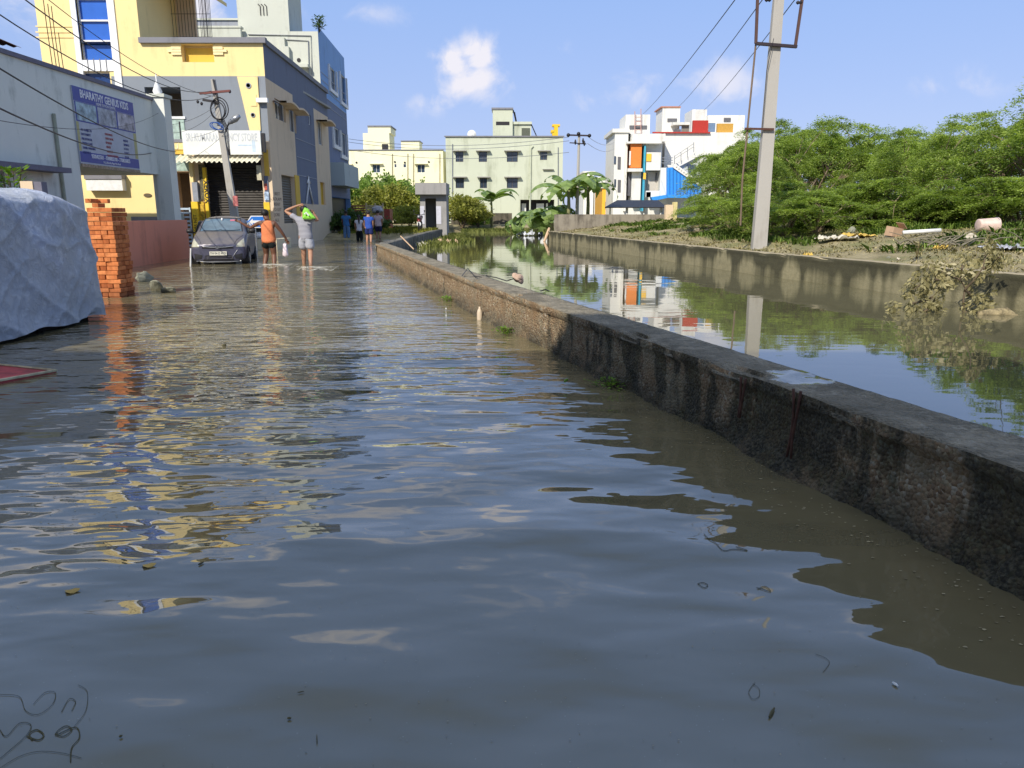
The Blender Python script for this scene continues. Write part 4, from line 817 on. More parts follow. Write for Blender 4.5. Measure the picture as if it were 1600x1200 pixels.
# far bits in the gap
def farb(label,x0,y0,x1,y1,Y,m,top=None):
    A=Q(x0,y1,Y); B=Q(x1,y0,Y); t=thing('house',label,'house',((A.x+B.x)/2,Y,0)); q=MB(); q.box(A.x,B.x,Y,Y+8,0,B.z); q.build('wall',m,t); q=MB(); q.box(A.x-.2,B.x+.2,Y-.2,Y+8,B.z,B.z+.25); q.build('roof_slab',top or Cw,t)
    q=MB(); q.box(A.x+(B.x-A.x)*.3,A.x+(B.x-A.x)*.5,Y-.05,Y,B.z*.45,B.z*.65); q.build('window',Cs,t); return t
farb('low orange-yellow house between the banana tree and the white building',940,294,958,340,95,mat('orange_yellow_paint',(.80,.42,.04),.7)); farb('small white house far off behind the orange-yellow one',934,279,957,300,120,Cw); farb('distant white house just right of the pale green building',912,270,928,300,125,Cw)
# ------------------------------------------------------------ concrete kiosk, boundary walls
kx0,kx1,kY=Q(656,300,52).x,Q(697,300,52).x,52.0
t=thing('kiosk','small grey concrete kiosk with a dark doorway beside the canal','kiosk',((kx0+kx1)/2,kY,.2))
Ckc=plaster('cement_kiosk',(.33,.32,.31),(.12,.12,.11),.5,.9); zk=Q(656,304,kY).z; zk2=Q(656,286,kY).z; kd0,kd1=Q(664,300,kY).x,Q(681,300,kY).x
mb=MB(); facade(mb,(kx0,kY),(kx1,kY),0,zk,[(kd0-kx0,kd1-kx0,0,Q(670,310,kY).z,.25)]); mb.box(kx0,kx1,kY+1.8,kY+2,0,zk); mb.add([(kx1,kY,0),(kx1,kY,zk),(kx1,kY+2,zk),(kx1,kY+2,0)],[(0,1,2,3)]); mb.add([(kx0,kY,0),(kx0,kY,zk),(kx0,kY+2,zk),(kx0,kY+2,0)],[(0,1,2,3)]); mb.build('wall',Ckc,t)
mb=MB(); mb.box(kx0-.25,kx1+.05,kY-.5,kY+2.2,zk,zk2); mb.build('roof_box',Ckc,t)
for x0,x1 in((657,663),(682,689)): mb=MB(); A=Q(x0,350,kY-.01); B=Q(x1,322,kY-.01); mb.box(A.x,B.x,kY-.02,kY-.003,A.z,B.z); mb.build('paper_notice',mat('pale_lilac_paper',(.55,.55,.62),.7),t)
mb=MB(); A=Q(705,352,74); B=Q(800,333,74); mb.box(A.x,B.x,74,74.2,-.2,B.z); tag(mb.build('boundary_wall',plaster('dark_mossy_wall',(.14,.12,.09),(.03,.03,.02),.9,1,lo=.35)),'dark mossy boundary wall below the pale green building','wall')
t=thing('boundary_wall','grey plastered boundary wall with a yellow-edged end post behind the bank','wall',(7,44,.9))
mb=MB(); A=Q(866,350,44); B=Q(1046,335,44); mb.box(A.x,B.x,44,44.2,.3,B.z); mb.build('wall',plaster('grey_mossy_wall',(.27,.24,.19),(.06,.05,.04),.8,1,lo=.42),t)
A=Q(1047,345,43.6); B=Q(1057,310,43.6); mb=MB(); mb.box(A.x-.3,B.x-.18,43.5,43.9,.3,B.z-.35); mb.build('end_post',C_tan,t); mb=MB(); mb.box(B.x-.17,B.x+.05,43.5,43.9,.3,B.z-.2); mb.build('end_post',mat('pale_yellow_post',(.6,.52,.25),.8,var=.3),t)
t=thing('shed_roof','long flat dark tin shed roof just above the grey boundary wall','shed',(6,50,0)); mb=MB(); A=Q(945,325,50); B=Q(1042,319,50); mb.add([(A.x,50,A.z),(B.x,50,A.z),(B.x,53,B.z+.25),(A.x+1.2,53,B.z+.25),(A.x,50,A.z+.06),(B.x,50,A.z+.06),(B.x,53,B.z+.31),(A.x+1.2,53,B.z+.31)],[(0,1,2,3),(4,5,6,7),(0,1,5,4),(1,2,6,5),(2,3,7,6),(3,0,4,7)]); mb.build('roof_sheet',M_dark,t,fixn=True)
for x in np.linspace(A.x+.4,B.x-.3,4): mb=MB(); mb.tube([(x,50.4,.5),(x,50.4,A.z+.08)],.05,6); mb.build('post',M_white,t)
# ------------------------------------------------------------ foliage
def rand_quads(cent,dirs,L,Wd,fold=0,rng=RNG):
    """one diamond leaf per centre; dirs = leaf axis"""
    n=len(cent); r=rng.normal(size=(n,3)); r[:,2]*=.5; w=np.cross(dirs,r); w/=np.linalg.norm(w,axis=1)[:,None]+1e-9
    L=L[:,None]; Wd=Wd[:,None]
    v=np.stack([cent,cent+dirs*L*.45+w*Wd,cent+dirs*L,cent+dirs*L*.45-w*Wd],1).reshape(-1,3)
    return v,np.arange(4*n).reshape(-1,4)
def bush_mesh(name,mat_,rx,ry,h,nb,seed,leaf=(.10,.03),per=70,spray=.8,droop=.5,lobes=7,low=.15,open_=0.):
    rng=np.random.default_rng(seed); lob=[]
    for i in range(lobes):
        a=rng.uniform(0,6.28); rr=rng.uniform(.15,.7)
        lob.append((np.array([math.cos(a)*rx*rr,math.sin(a)*ry*rr,h*rng.uniform(.30,.72)]),rng.uniform(.32,.6)))
    V_=[];D=[];Ls=[]; stems=[]
    for i in range(nb):
        c,s=lob[rng.integers(len(lob))]; d=rng.normal(size=3); d/=np.linalg.norm(d); 
        p=c+d*np.array([rx,ry,h*.55])*s*rng.uniform(.55,1.0)**.6
        if p[2]<h*low*rng.random(): p[2]=h*low*rng.random()
        out=np.array([d[0],d[1],.35+.5*rng.random()]); out/=np.linalg.norm(out); L=spray*rng.uniform(.5,1.3)
        t=rng.random(per); q=p+out*L*t[:,None]+np.array([0,0,-droop*L])*(t**2)[:,None]+rng.normal(size=(per,3))*.075*L*(1+t[:,None])
        dd=out+rng.normal(size=(per,3))*.6+np.array([0,0,-.25]); dd/=np.linalg.norm(dd,axis=1)[:,None]
        V_.append(q); D.append(dd); Ls.append(rng.uniform(.6,1.4,per)*leaf[0])
        if i%6==0: stems.append((c,p,p+out*L*.7))
    C=np.concatenate(V_);D=np.concatenate(D);L=np.concatenate(Ls); v,f=rand_quads(C,D,L,L*leaf[1]/leaf[0],rng=rng)
    o=mesh_np(name,v,f,mat_)
    mb=MB()
    for c,p,e in stems: b0=Vector((c[0]*.12,c[1]*.12,0)); mb.tube([b0,Vector(c)*.6,Vector(p),Vector(e)],[.05,.03,.014,.006],5)
    s=mb.build('branches',mat('brown_twigs',(.12,.085,.05),.9),None,world=False)
    return o,s
def plant_at(name,label,cat,proto,loc,rz,sc,group=None):
    t=thing(name,label,cat,loc,0,group); t.rotation_euler=(0,0,rz); t.scale=sc if isinstance(sc,tuple) else (sc,sc,sc)
    for nm,me in zip(('crown','branches'),proto):
        c=bpy.data.objects.new(nm,me); COL.objects.link(c); c.parent=t
    return t
def proto(*a,**k):
    o,s=bush_mesh(*a,**k); r=(o.data,s.data); bpy.data.objects.remove(o); bpy.data.objects.remove(s); return r
def thorn(seed,rx,ry,h,npad,per=880):
    rng=np.random.default_rng(seed); C=[];D=[];L=[];mb=MB(); limbs=[]
    for k in range(7):
        a=k*2.4+rng.uniform(-.4,.4); limbs.append((np.array([math.cos(a)*rx*.45,math.sin(a)*ry*.45,h*rng.uniform(.4,.6)])))
    for l in limbs: mb.tube([(l[0]*.1,l[1]*.1,0),tuple(l*np.array([.45,.45,.6])),tuple(l)],[.07,.05,.03],6)
    for k in range(npad):
        a=rng.uniform(0,6.283); rr=rng.random()**.5; zt=h*(.93-.42*rr**2)*rng.uniform(.82,1.08); z=zt if rng.random()<.55 else rng.uniform(.12,.9)*zt
        c=np.array([math.cos(a)*rx*rr,math.sin(a)*ry*rr,z]); s=rng.uniform(.55,1.15); o=np.array([math.cos(a),math.sin(a),0])
        l=limbs[int(np.argmin([np.linalg.norm(q-c) for q in limbs]))]; mb.tube([tuple(l),tuple((l+c)/2+np.array([0,0,.15])),tuple(c)],[.028,.016,.006],5)
        nb=12
        for j in range(nb):                                  # arching twigs of one pad
            b=rng.uniform(0,6.283); d=np.array([math.cos(b),math.sin(b),rng.uniform(.0,.55)])+o*.45; d/=np.linalg.norm(d); Ls=s*rng.uniform(.5,1.25); n=per//nb
            t=rng.random(n)**.8; ctr=c+d*Ls*t[:,None]+np.array([0,0,-.8*Ls])*(t**2.2)[:,None]
            C.append(ctr+rng.normal(size=(n,3))*np.array([.085,.085,.045])*(1.15-t[:,None]*.6)); dd=d+rng.normal(size=(n,3))*.8; dd[:,2]*=.45; dd[:,2]-=.2; D.append(dd/np.linalg.norm(dd,axis=1)[:,None]); L.append(rng.uniform(.05,.12,n))
    C=np.concatenate(C);D=np.concatenate(D);L=np.concatenate(L)[:,None]; n=len(C)
    r=rng.normal(size=(n,3))*.55+np.array([0,0,1.]); w=np.cross(D,r); w/=np.linalg.norm(w,axis=1)[:,None]+1e-9
    v=np.stack([C,C+D*L*.5+w*L*.2,C+D*L,C+D*L*.5-w*L*.2],1).reshape(-1,3); v[:,2]=np.maximum(v[:,2],.02)
    o1=mesh_np('crown',v,np.arange(4*n).reshape(-1,4),LG); o2=mb.build('branches',mat('grey_brown_bark',(.20,.15,.10),.9),None,world=False); r=(o1.data,o2.data); bpy.data.objects.remove(o1); bpy.data.objects.remove(o2); return r
PA1=thorn(1,2.5,2.2,4.5,52)
PA2=thorn(2,2.9,2.3,4.8,58)
PA3=thorn(5,2.2,2.0,3.8,36)
LS=leafmat('shrub_leaf',(.07,.12,.025),(.26,.38,.08),.35,c3=(.36,.46,.12)); LY=leafmat('yellowing_leaf',(.09,.11,.02),(.36,.36,.07),.3)
PB1=proto('crown',LS,1.9,1.7,3.4,420,7,leaf=(.17,.06),per=34,spray=.8,droop=.3,lobes=8)
PB2=proto('crown',LY,1.7,1.5,2.6,330,8,leaf=(.15,.05),per=32,spray=.8,droop=.35)
# acacia thicket on the far bank: (px of trunk, Y, top py)
gr='green thorn trees on the bank'
tl=[(1138,62,222,PA3,'distant thorn tree in front of the right wing of the white building'),(1150,40,208,PA3,'pale sparse thorn tree in front of the white building'),(1180,44,198,PA1,'thorn tree whose crown covers the right part of the white building'),(1190,48,188,PA2,'thorn tree showing its crown just left of the tall pole'),(1170,38,215,PA1,'thorn tree just left of the tall concrete pole foot'),(1235,47,178,PA2,'thorn tree just right of the tall concrete pole'),
(1290,50,162,PA1,'thorn tree with the highest arching tip left of the dip in the thicket'),(1345,44,188,PA3,'thorn tree behind the yellow cloth litter'),(1395,38,196,PA2,'thorn tree at the dip of the thicket skyline'),
(1450,33,182,PA1,'thorn tree behind the white pipe litter'),(1500,29,172,PA2,'dense thorn tree above the pink bucket'),(1555,27,160,PA1,'tall thorn tree near the right edge behind the bucket'),(1615,24,158,PA2,'thorn tree cut by the right edge of the view'),
(1645,24,98,PA2,'taller thorn tree reaching in from beyond the right edge'),(1262,40,185,PA2,'thorn tree in the second row behind the tall pole'),(1370,48,190,PA1,'thorn tree in the back row at the middle of the thicket'),(1430,46,168,PA1,'thorn tree in the back row to the right'),
(1205,25.5,268,PA3,'low thorn bush right beside the foot of the tall pole'),(1420,23,262,PA3,'low bright thorn bush in front of the thicket'),(1560,21.5,262,PA3,'low bright thorn bush behind the rubbish at right'),(1225,24,285,PA3,'low thorn bush at the right of the tall pole base among weeds'),(1275,23,290,PA3,'low thorn bush hanging over the bank litter'),(1370,24,282,PA3,'low thorn bush above the carton'),(1465,23,285,PA3,'low thorn bush left of the pink bucket'),(1510,22.5,278,PA3,'low thorn bush over the brushwood heap'),(1600,21,272,PA3,'low thorn bush at the very right edge'),(1128,31,300,PA3,'low thorn bush between the yellow end post and the pole'),(1310,25,275,PA3,'low thorn bush at the front edge behind the weeds'),(1145,29,290,PA3,'low straggly bush between the yellow post and the tall pole')]
for i,(px,Y,pt_,pr,lab) in enumerate(tl):
    b=Q(px,345,Y); z=gz(b.x,Y); top=Q(px,pt_,Y).z; h={id(PA1):4.55,id(PA2):4.9,id(PA3):3.9}[id(pr)]; k=(top-z)/h
    plant_at('thorn_tree',lab,'tree',pr,(b.x,Y,z-.05),i*1.7,(max(k,.75)*1.05,max(k,.75)*1.05,k),gr)
# overhanging sprig of a tree beyond the right edge
LB=[(-1,0)]
tl2=[(556,78,275,PB1,'leafy shrub at the left end of the shrubbery beside the blue-sided building'),(588,80,268,PB1,'rounded shrub behind the slatted goods cart'),(620,82,272,PB1,'big dense shrub in the middle of the shrubbery below the cream building'),(644,78,282,PB1,'dark green shrub touching the left of the grey kiosk'),(642,66,318,PB2,'yellow-green low bush in front of the shrubbery by the kiosk'),(600,76,283,PB2,'thin yellowish shrub peeping out of the shrubbery top'),
(722,66,300,PB2,'yellow-green bush just right of the grey kiosk'),(748,69,315,PB2,'yellowish bush left of the small banana plant'),(735,72,322,PB1,'low green bush over the dark boundary wall')]
for i,(px,Y,pt_,pr,lab) in enumerate(tl2):
    b=Q(px,350,Y); top=Q(px,pt_,Y).z; h=3.5 if pr is PB1 else 2.7; k=(top-.3)/h
    plant_at('shrub',lab,'shrub',pr,(b.x,Y,.25),i*2.1,(max(k,.8)*1.05,max(k,.8),k),'shrubs near the grey kiosk')
b=P(520,382); plant_at('shrub','dark low weed clump at the foot of the blue-sided building','shrub',proto('crown',LD,1.3,1.2,1.7,170,21,leaf=(.2,.07),per=26,spray=.5,droop=.2,low=0),(-10.6,48.6,-.1),.4,(1,1,.95))
plant_at('shrub','dark leafy weed clump beside the blue-clad person','shrub',proto('crown',LD,1.3,1.2,1.7,150,22,leaf=(.2,.07),per=26,spray=.5,droop=.2,low=0),(-9.2,50.5,.0),1.4,(1,1,.75))
# ------------------------------------------------------------ banana plants
LBn=leafmat('banana_leaf',(.08,.14,.04),(.26,.36,.11),.3,.35); M_bst=mat('banana_stem',(.20,.20,.09),.7,var=.4,scale=5)
def banana(label,loc,h,nl,ll,seed,droop=1.0,ragged=.5):
    t=thing('banana_plant',label,'banana plant',loc); rs=random.Random(seed); X,Y,Z=loc
    mb=MB(); mb.tube([(X,Y,Z-.3),(X+.03,Y,Z+h*.5),(X,Y,Z+h)],[.13,.11,.07],9); mb.build('stem',M_bst,t,smooth=True)
    for i in range(nl):
        a=i*2.4+rs.uniform(-.3,.3); el=rs.uniform(.5,1.25); L=ll*rs.uniform(.75,1.1); d=Vector((math.cos(a),math.sin(a),0)); w=Vector((-d.y,d.x,0)); mb=MB(); p=Vector((X,Y,Z+h*rs.uniform(.85,1))); pts=[p.copy()]; n=14; ang=el
        for k in range(n): ang-=droop*(.05+.16*k/n)*rs.uniform(.8,1.2); p=p+(d*math.cos(ang)+Vector((0,0,math.sin(ang))))*L/n; pts.append(p.copy())
        for sgn in(-1,1):
            for k in range(2,n):
                if rs.random()<ragged*.25: continue
                wk=lambda q:'x' and .40*ll/2*math.sin(math.pi*min(1,((q-1.5)/(n-1.5))**.7)); a0,a1=pts[k],pts[k+1]; w0,w1=wk(k)+.02,wk(k+1)*(.9 if rs.random()<ragged else 1)
                dz=Vector((0,0,-.45)); mb.add([a0,a1,a1+(w*sgn+dz*.8)*w1,a0+(w*sgn+dz*.8)*w0],[(0,1,2,3)])
        mb.tube(pts,[.035*(1-k/(n+1)) for k in range(n+1)],4)
        mb.build('leaf',LBn,t)
b=Q(768,335,70); banana('small banana plant in front of the pale green building windows',(b.x,70,.3),2.4,8,3.2,3,1.2)
b=Q(893,335,46.6); banana('tall banana plant at the foot of the small power pole',(b.x-.2,46.6,.7),2.3,12,3.0,5,1.25,.8)
b=Q(918,335,49); banana('banana plant with upright spear leaf just right of the small power pole',(b.x,49,.7),2.6,9,2.6,6,1.5,.8)
b=Q(838,345,50); banana('drooping banana clump overhanging the far end of the canal',(b.x,50,.1),1.2,12,2.6,9,1.9,.7)
b=Q(862,345,48.5); banana('drooping banana clump between the canal end and the tall banana plant',(b.x,48.5,.3),1.3,12,2.5,10,1.8,.7)
b=Q(815,345,54); banana('ragged low banana clump left of the canal-end bananas',(b.x,54,.0),.9,10,2.2,14,1.9,.7)
# ------------------------------------------------------------ weeds and grass: uncountable cover
def blades(name,pts,hr,w,m,lean=.5,seed=3):
    rng=np.random.default_rng(seed); P0=np.array(pts); n=len(P0); h=rng.uniform(hr[0],hr[1],n)[:,None]; a=rng.uniform(0,6.28,n); d=np.stack([np.cos(a),np.sin(a),np.zeros(n)],1); s=np.stack([-np.sin(a),np.cos(a),np.zeros(n)],1)*w
    up=np.array([0,0,1.]); m1=P0+up*h*.6+d*h*lean*.35*rng.random((n,1)); tp=P0+up*h*rng.uniform(.7,1,(n,1))+d*h*lean*rng.random((n,1))
    v=np.stack([P0-s,P0+s,m1+s*.8,tp,m1-s*.8],1).reshape(-1,3); f=np.arange(5*n).reshape(-1,5)
    o=mesh_np(name,v,f,m); return tag(o,kind='stuff')
rng=np.random.default_rng(5); pts=[]; pts2=[]
LMud=leafmat('mud_caked_weed',(.17,.15,.06),(.46,.40,.20),.1,.9)
while len(pts)<52000:
    y=8+37*rng.random()**1.5; x=xat(FAR,y)+.2+rng.random()**1.3*15
    if mnoise.noise(Vector((x*.7,y*.7,9)))+.35*rng.random()>-.15: pts.append((x,y,gz(x,y)-.01))
tag(blades('bank_weeds',pts,(.015,.085),.008,LMud,1.5,4),'low mud-caked weeds covering the far bank of the canal','weeds')
while len(pts2)<22000:
    y=14+36*rng.random(); x=xat(FAR,min(y,43))+2+rng.random()*12
    if mnoise.noise(Vector((x*.5,y*.5,2)))>.12: pts2.append((x,y,gz(x,y)-.02))
tag(blades('green_weeds',pts2,(.05,.26),.008,LS,1.1,6),'taller green weeds scattered on the bank under the thorn trees','weeds')
pts3=[(rng.uniform(-4.2,6),rng.uniform(62,73),0) for _ in range(9000)]+[(-4.1+rng.random()*2.2*(1-abs(q-40)/16),q,-.05) for q in rng.uniform(33,52,2600)]
LR=leafmat('reed_green',(.10,.13,.03),(.36,.38,.12),.3)
tag(blades('reeds',pts3,(.10,.42),.010,LR,.5,7),'reeds and water grass growing in the far end of the canal','reeds')
pts4=[(rng.uniform(-10.5,-4.9),rng.uniform(46,60),.25) for _ in range(9000)]
tag(blades('verge_grass',[(x,y,gz(x,y)) for x,y,_ in pts4],(.05,.3),.012,LY,.8,8),'rough grass on the verge in front of the shrubs and kiosk','grass')
# leafy weeds sprouting at the foot of the near wall
wm=leafmat('bright_sprout',(.07,.14,.02),(.22,.38,.05),.3)
for i,(px,py,n,lab) in enumerate(((690,470,46,'small bright green weed tuft at the waterline of the wall, farther one'),(800,520,70,'bright green weed tuft at the waterline below the brown part of the wall'),(950,604,60,'green weed tuft on the waterline where the wall turns black'))):
    b=P(px,py); x=xat(WALL_IN,b.y)-.10; potplant('weed_tuft',lab,'weed',(x,b.y,-.02),.08,.26,n*2,wm,.034,30+i)
# ------------------------------------------------------------ power poles and wires
M_pc=plaster('pole_concrete',(.40,.38,.34),(.22,.19,.15),.5,1.5)
t=thing('power_pole','tall pale concrete power pole leaning slightly, standing among weeds on the far bank','power pole',(6.8,21,.9))
mb=MB(); b0=Q(1185.2,390,21); b1=Q(1217,-10,21); d=(b1-b0).normalized(); top=b0+d*8.6
def taper(a,b,wa,wb,da,db):
    vs=[]; 
    for p,w,dd in((a,wa,da),(b,wb,db)): vs+=[(p.x-w/2,p.y-dd/2,p.z),(p.x+w/2,p.y-dd/2,p.z),(p.x+w/2,p.y+dd/2,p.z),(p.x-w/2,p.y+dd/2,p.z)]
    return vs,[(0,1,5,4),(1,2,6,5),(2,3,7,6),(3,0,4,7),(4,5,6,7),(3,2,1,0)]
mb.add(*taper(b0,top,.385,.20,.22,.14)); mb.build('pole_shaft',M_pc,t)
c0,c1=Q(1181,68,20.85),Q(1245,73,20.85); mb=MB(); mb.beam(c0,c1,.09,.07); mb.build('crossarm',mat('dark_steel_angle',(.04,.03,.035),.6,.3),t)
for p,q in((c0,Q(1186,-60,20.85)),(c1-Vector((.04,0,0)),Q(1262,-60,20.85))): mb=MB(); mb.beam(p,q,.05,.07); mb.build('upright_bracket',mat('rust_brown_steel',(.10,.055,.045),.7,.3),t)
mb=MB(); mb.beam(Q(1164,201,20.85),Q(1209,202,20.85),.06,.05); mb.build('stay_clamp',M_rust,t)
for px,py in((1249,4),(1200,0)): c=Q(px,py,20.85); mb=MB(); mb.lathe([(.02,-.08),(.05,-.04),(.03,0),(.05,.04),(.02,.08)],c,'X',8); mb.build('insulator',M_dark,t,smooth=True)
tag(MB().tube([Q(1181,68,20.9),Q(1168,200,20.9),Q(1160,280,20.9),Q(1157,352,20.9)],[.025]*4,6).build('stay_rod',mat('brown_stay',(.17,.12,.08),.8)),'thin brown stay rod hanging down left of the tall concrete pole','stay')
tag(MB().tube([Q(1209,60,20.8),Q(1198,110,20.78),Q(1195,150,20.8),Q(1190,210,20.85)],.008,4).build('cable',M_dark),'thin dark cable running down the left side of the tall pole','cable')
t=thing('power_pole','small thin concrete power pole with crossarm and insulators beside the banana plants','power pole',(4,48,.8))
P2=Q(901,352,48); P2t=Q(905,208,48); mb=MB(); mb.tube([P2,P2t],[.13,.08],6); mb.build('pole_shaft',M_pc,t)
mb=MB(); A,B=Q(888,211,47.9),Q(921,212,47.9); mb.beam(A,B,.09,.09); mb.build('crossarm',mat('dark_steel_angle',(.04,.03,.035),.6,.3),t)
for p in(A,B,Q(904,209,47.9)): mb=MB(); mb.lathe([(.04,-.12),(.11,-.05),(.11,.05),(.04,.12)],p,'Y',10); mb.build('insulator',M_dark,t,smooth=True)
mb=MB(); mb.beam(Q(890,223,47.9),Q(916,225,47.9),.06,.06); mb.build('crossarm',mat('dark_steel_angle',(.04,.03,.035),.6,.3),t)
for px,py in((899,222),(911,220),(913,224)): mb=MB(); p=Q(px,py,47.8); mb.lathe([(.03,-.15),(.07,0),(.03,.15)],p,'Z',8); mb.build('insulator',M_dark,t,smooth=True)
# leaning street pole with lamp and cable coils
LY_=31.0; q=lambda px,py,dy=0:Q(px,py,LY_+dy)
t=thing('power_pole','leaning concrete pole with rusty crossarm, cable coils and street lamp in front of the shop','power pole',tuple(Q(374,392,LY_)))
mb=MB(); mb.add(*taper(q(376,396),q(333,124),.34,.15,.2,.12)); mb.build('pole_shaft',M_pc,t)
mb=MB(); mb.beam(q(312,146,-.1),q(360,142,-.1),.10,.08); mb.build('crossarm',mat('rusty_red_arm',(.17,.06,.05),.7,.2),t)
mb=MB(); mb.beam(q(317,156,-.1),q(342,160,-.1),.09,.09); mb.build('crossarm',M_dark,t)
mb=MB(); mb.beam(q(333,124,-.1),q(341,158,-.1),.05,.05); mb.build('brace',M_dark,t)
for r_,cx_,cy_,rr in((0,341,171,.30),(1,343,170,.34),(2,340,173,.27)):
    c=q(cx_,cy_,-.15-.03*r_); mb=MB(); mb.tube([c+Vector((math.cos(a)*rr,0,math.sin(a)*rr*1.2)) for a in np.linspace(0,6.28,22)],.022,5,caps=False); mb.build('cable_coil',M_dark,t)
for r_ in range(2):
    c=q(337+r_*3,197,-.15-.03*r_); mb=MB(); mb.tube([c+Vector((math.cos(a)*.22,0,math.sin(a)*.13-.25*math.cos(a)*.22)) for a in np.linspace(0,6.28,18)],.02,5,caps=False); mb.build('cable_coil',mat('blue_cable',(.03,.10,.35),.5),t)
for px,py in((309,159),(315,162),(359,143)): mb=MB(); mb.lathe([(.03,-.06),(.06,0),(.03,.06)],q(px,py,-.1),'Z',8); mb.build('insulator',M_dark,t,smooth=True)
mb=MB(); mb.tube([q(352,207,-.05),q(356,196,-.15),q(360,190,-.2)],.03,6); mb.build('lamp_arm',M_dark,t)
a,b=q(357,193,-.2),q(374,181,-.3); mb=MB(); mb.tube([a,a.lerp(b,.2),a.lerp(b,.6),b],[.05,.09,.13,.08],10); lm=mb.build('lamp_head',M_steel,t,smooth=True)
for i in range(3):
    mb=MB(); mb.tube([q(345+i*2,185,-.12),q(352+i*2,200,-.14),q(354+i*2,225,-.12),q(358+i,243,-.1)],.018,5); mb.build('hanging_cable',M_dark,t)
mb=MB(); p0,p1=q(365,308,-.16),q(372,322,-.16); mb.box(p0.x-.02,p1.x+.02,LY_-.2,LY_-.16,p1.z,p0.z+.05); mb.build('paper_notice',mat('pink_notice',(.5,.16,.15),.7,var=.4,scale=9),t)
def wire(label,a,b,sag,r=.012,m=M_dark,n=24,group=None,cat='wire'):
    a,b=Vector(a),Vector(b); pts=[a.lerp(b,i/n)-Vector((0,0,sag*4*(i/n)*(1-i/n))) for i in range(n+1)]
    return tag(MB().tube(pts,r,5).build('wire',m),label,cat,group)
g='power lines over the canal'
for px0,px1,py1,lb in((1158,1005,178,'left'),(1200,1060,167,'middle'),(1252,1100,172,'right')):
    wire(lb+'most power line slanting down from the top behind the white building' if lb!='middle' else 'middle one of three power lines slanting down from the top of the view',Q(px0+20,-40,20.8),Q(px1,py1,80),.25,.016,M_dark,24,g)
g='service wires at the upper left'
wl=[((20,-15),(330,142),12,31,.5,.018,'upper black service wire crossing the blue stair window'),((-20,10),(330,150),12,31,.6,.018,'second black service wire crossing the yellow tower below the upper one'),((70,-5),(345,152),16,31,.4,.014,'short black wire passing over the stair window to the leaning pole'),
((-20,95),(275,237),11,30,.25,.022,'thick black cable crossing the tuition sign lower half'),((-20,160),(240,238),10,29.8,.3,.022,'lowest thick black cable dropping across the pale house wall'),((-20,185),(250,175),12,29.8,.35,.01,'thin slack wire across the pale house wall'),((235,195),(338,165),29.8,30.8,.25,.01,'thin wire from the white pillar top to the leaning pole'),((245,205),(338,172),29.8,30.8,.35,.01,'lower thin wire from the pillar to the leaning pole'),((262,262),(352,208),33,30.8,.2,.012,'thin wire from the yellow band across the shop sign'),((300,215),(345,200),33.5,30.8,.05,.012,'blue tinted wire reaching the shop sign left end')]
for (a,b,Ya,Yb,sag,r,lb) in wl: wire(lb,Q(*a,Ya),Q(*b,Yb),sag,r*.62,M_dark,20,g)
g='distant power lines'
for i,(y0,y1) in enumerate(((217,214),(222,220),(234,238))): wire('%s distant power line crossing the sky above the cream building'%['upper','middle','lower'][i],Q(545,y0,60),Q(889,y1,48),.5,.016,M_steel,20,g)
for i,(y0,y1) in enumerate(((213,222),(224,232))): wire('%s distant power line from the small pole towards the white building'%['upper','lower'][i],Q(918,y0,48),Q(960,y1,84),.4,.016,M_steel,16,g)
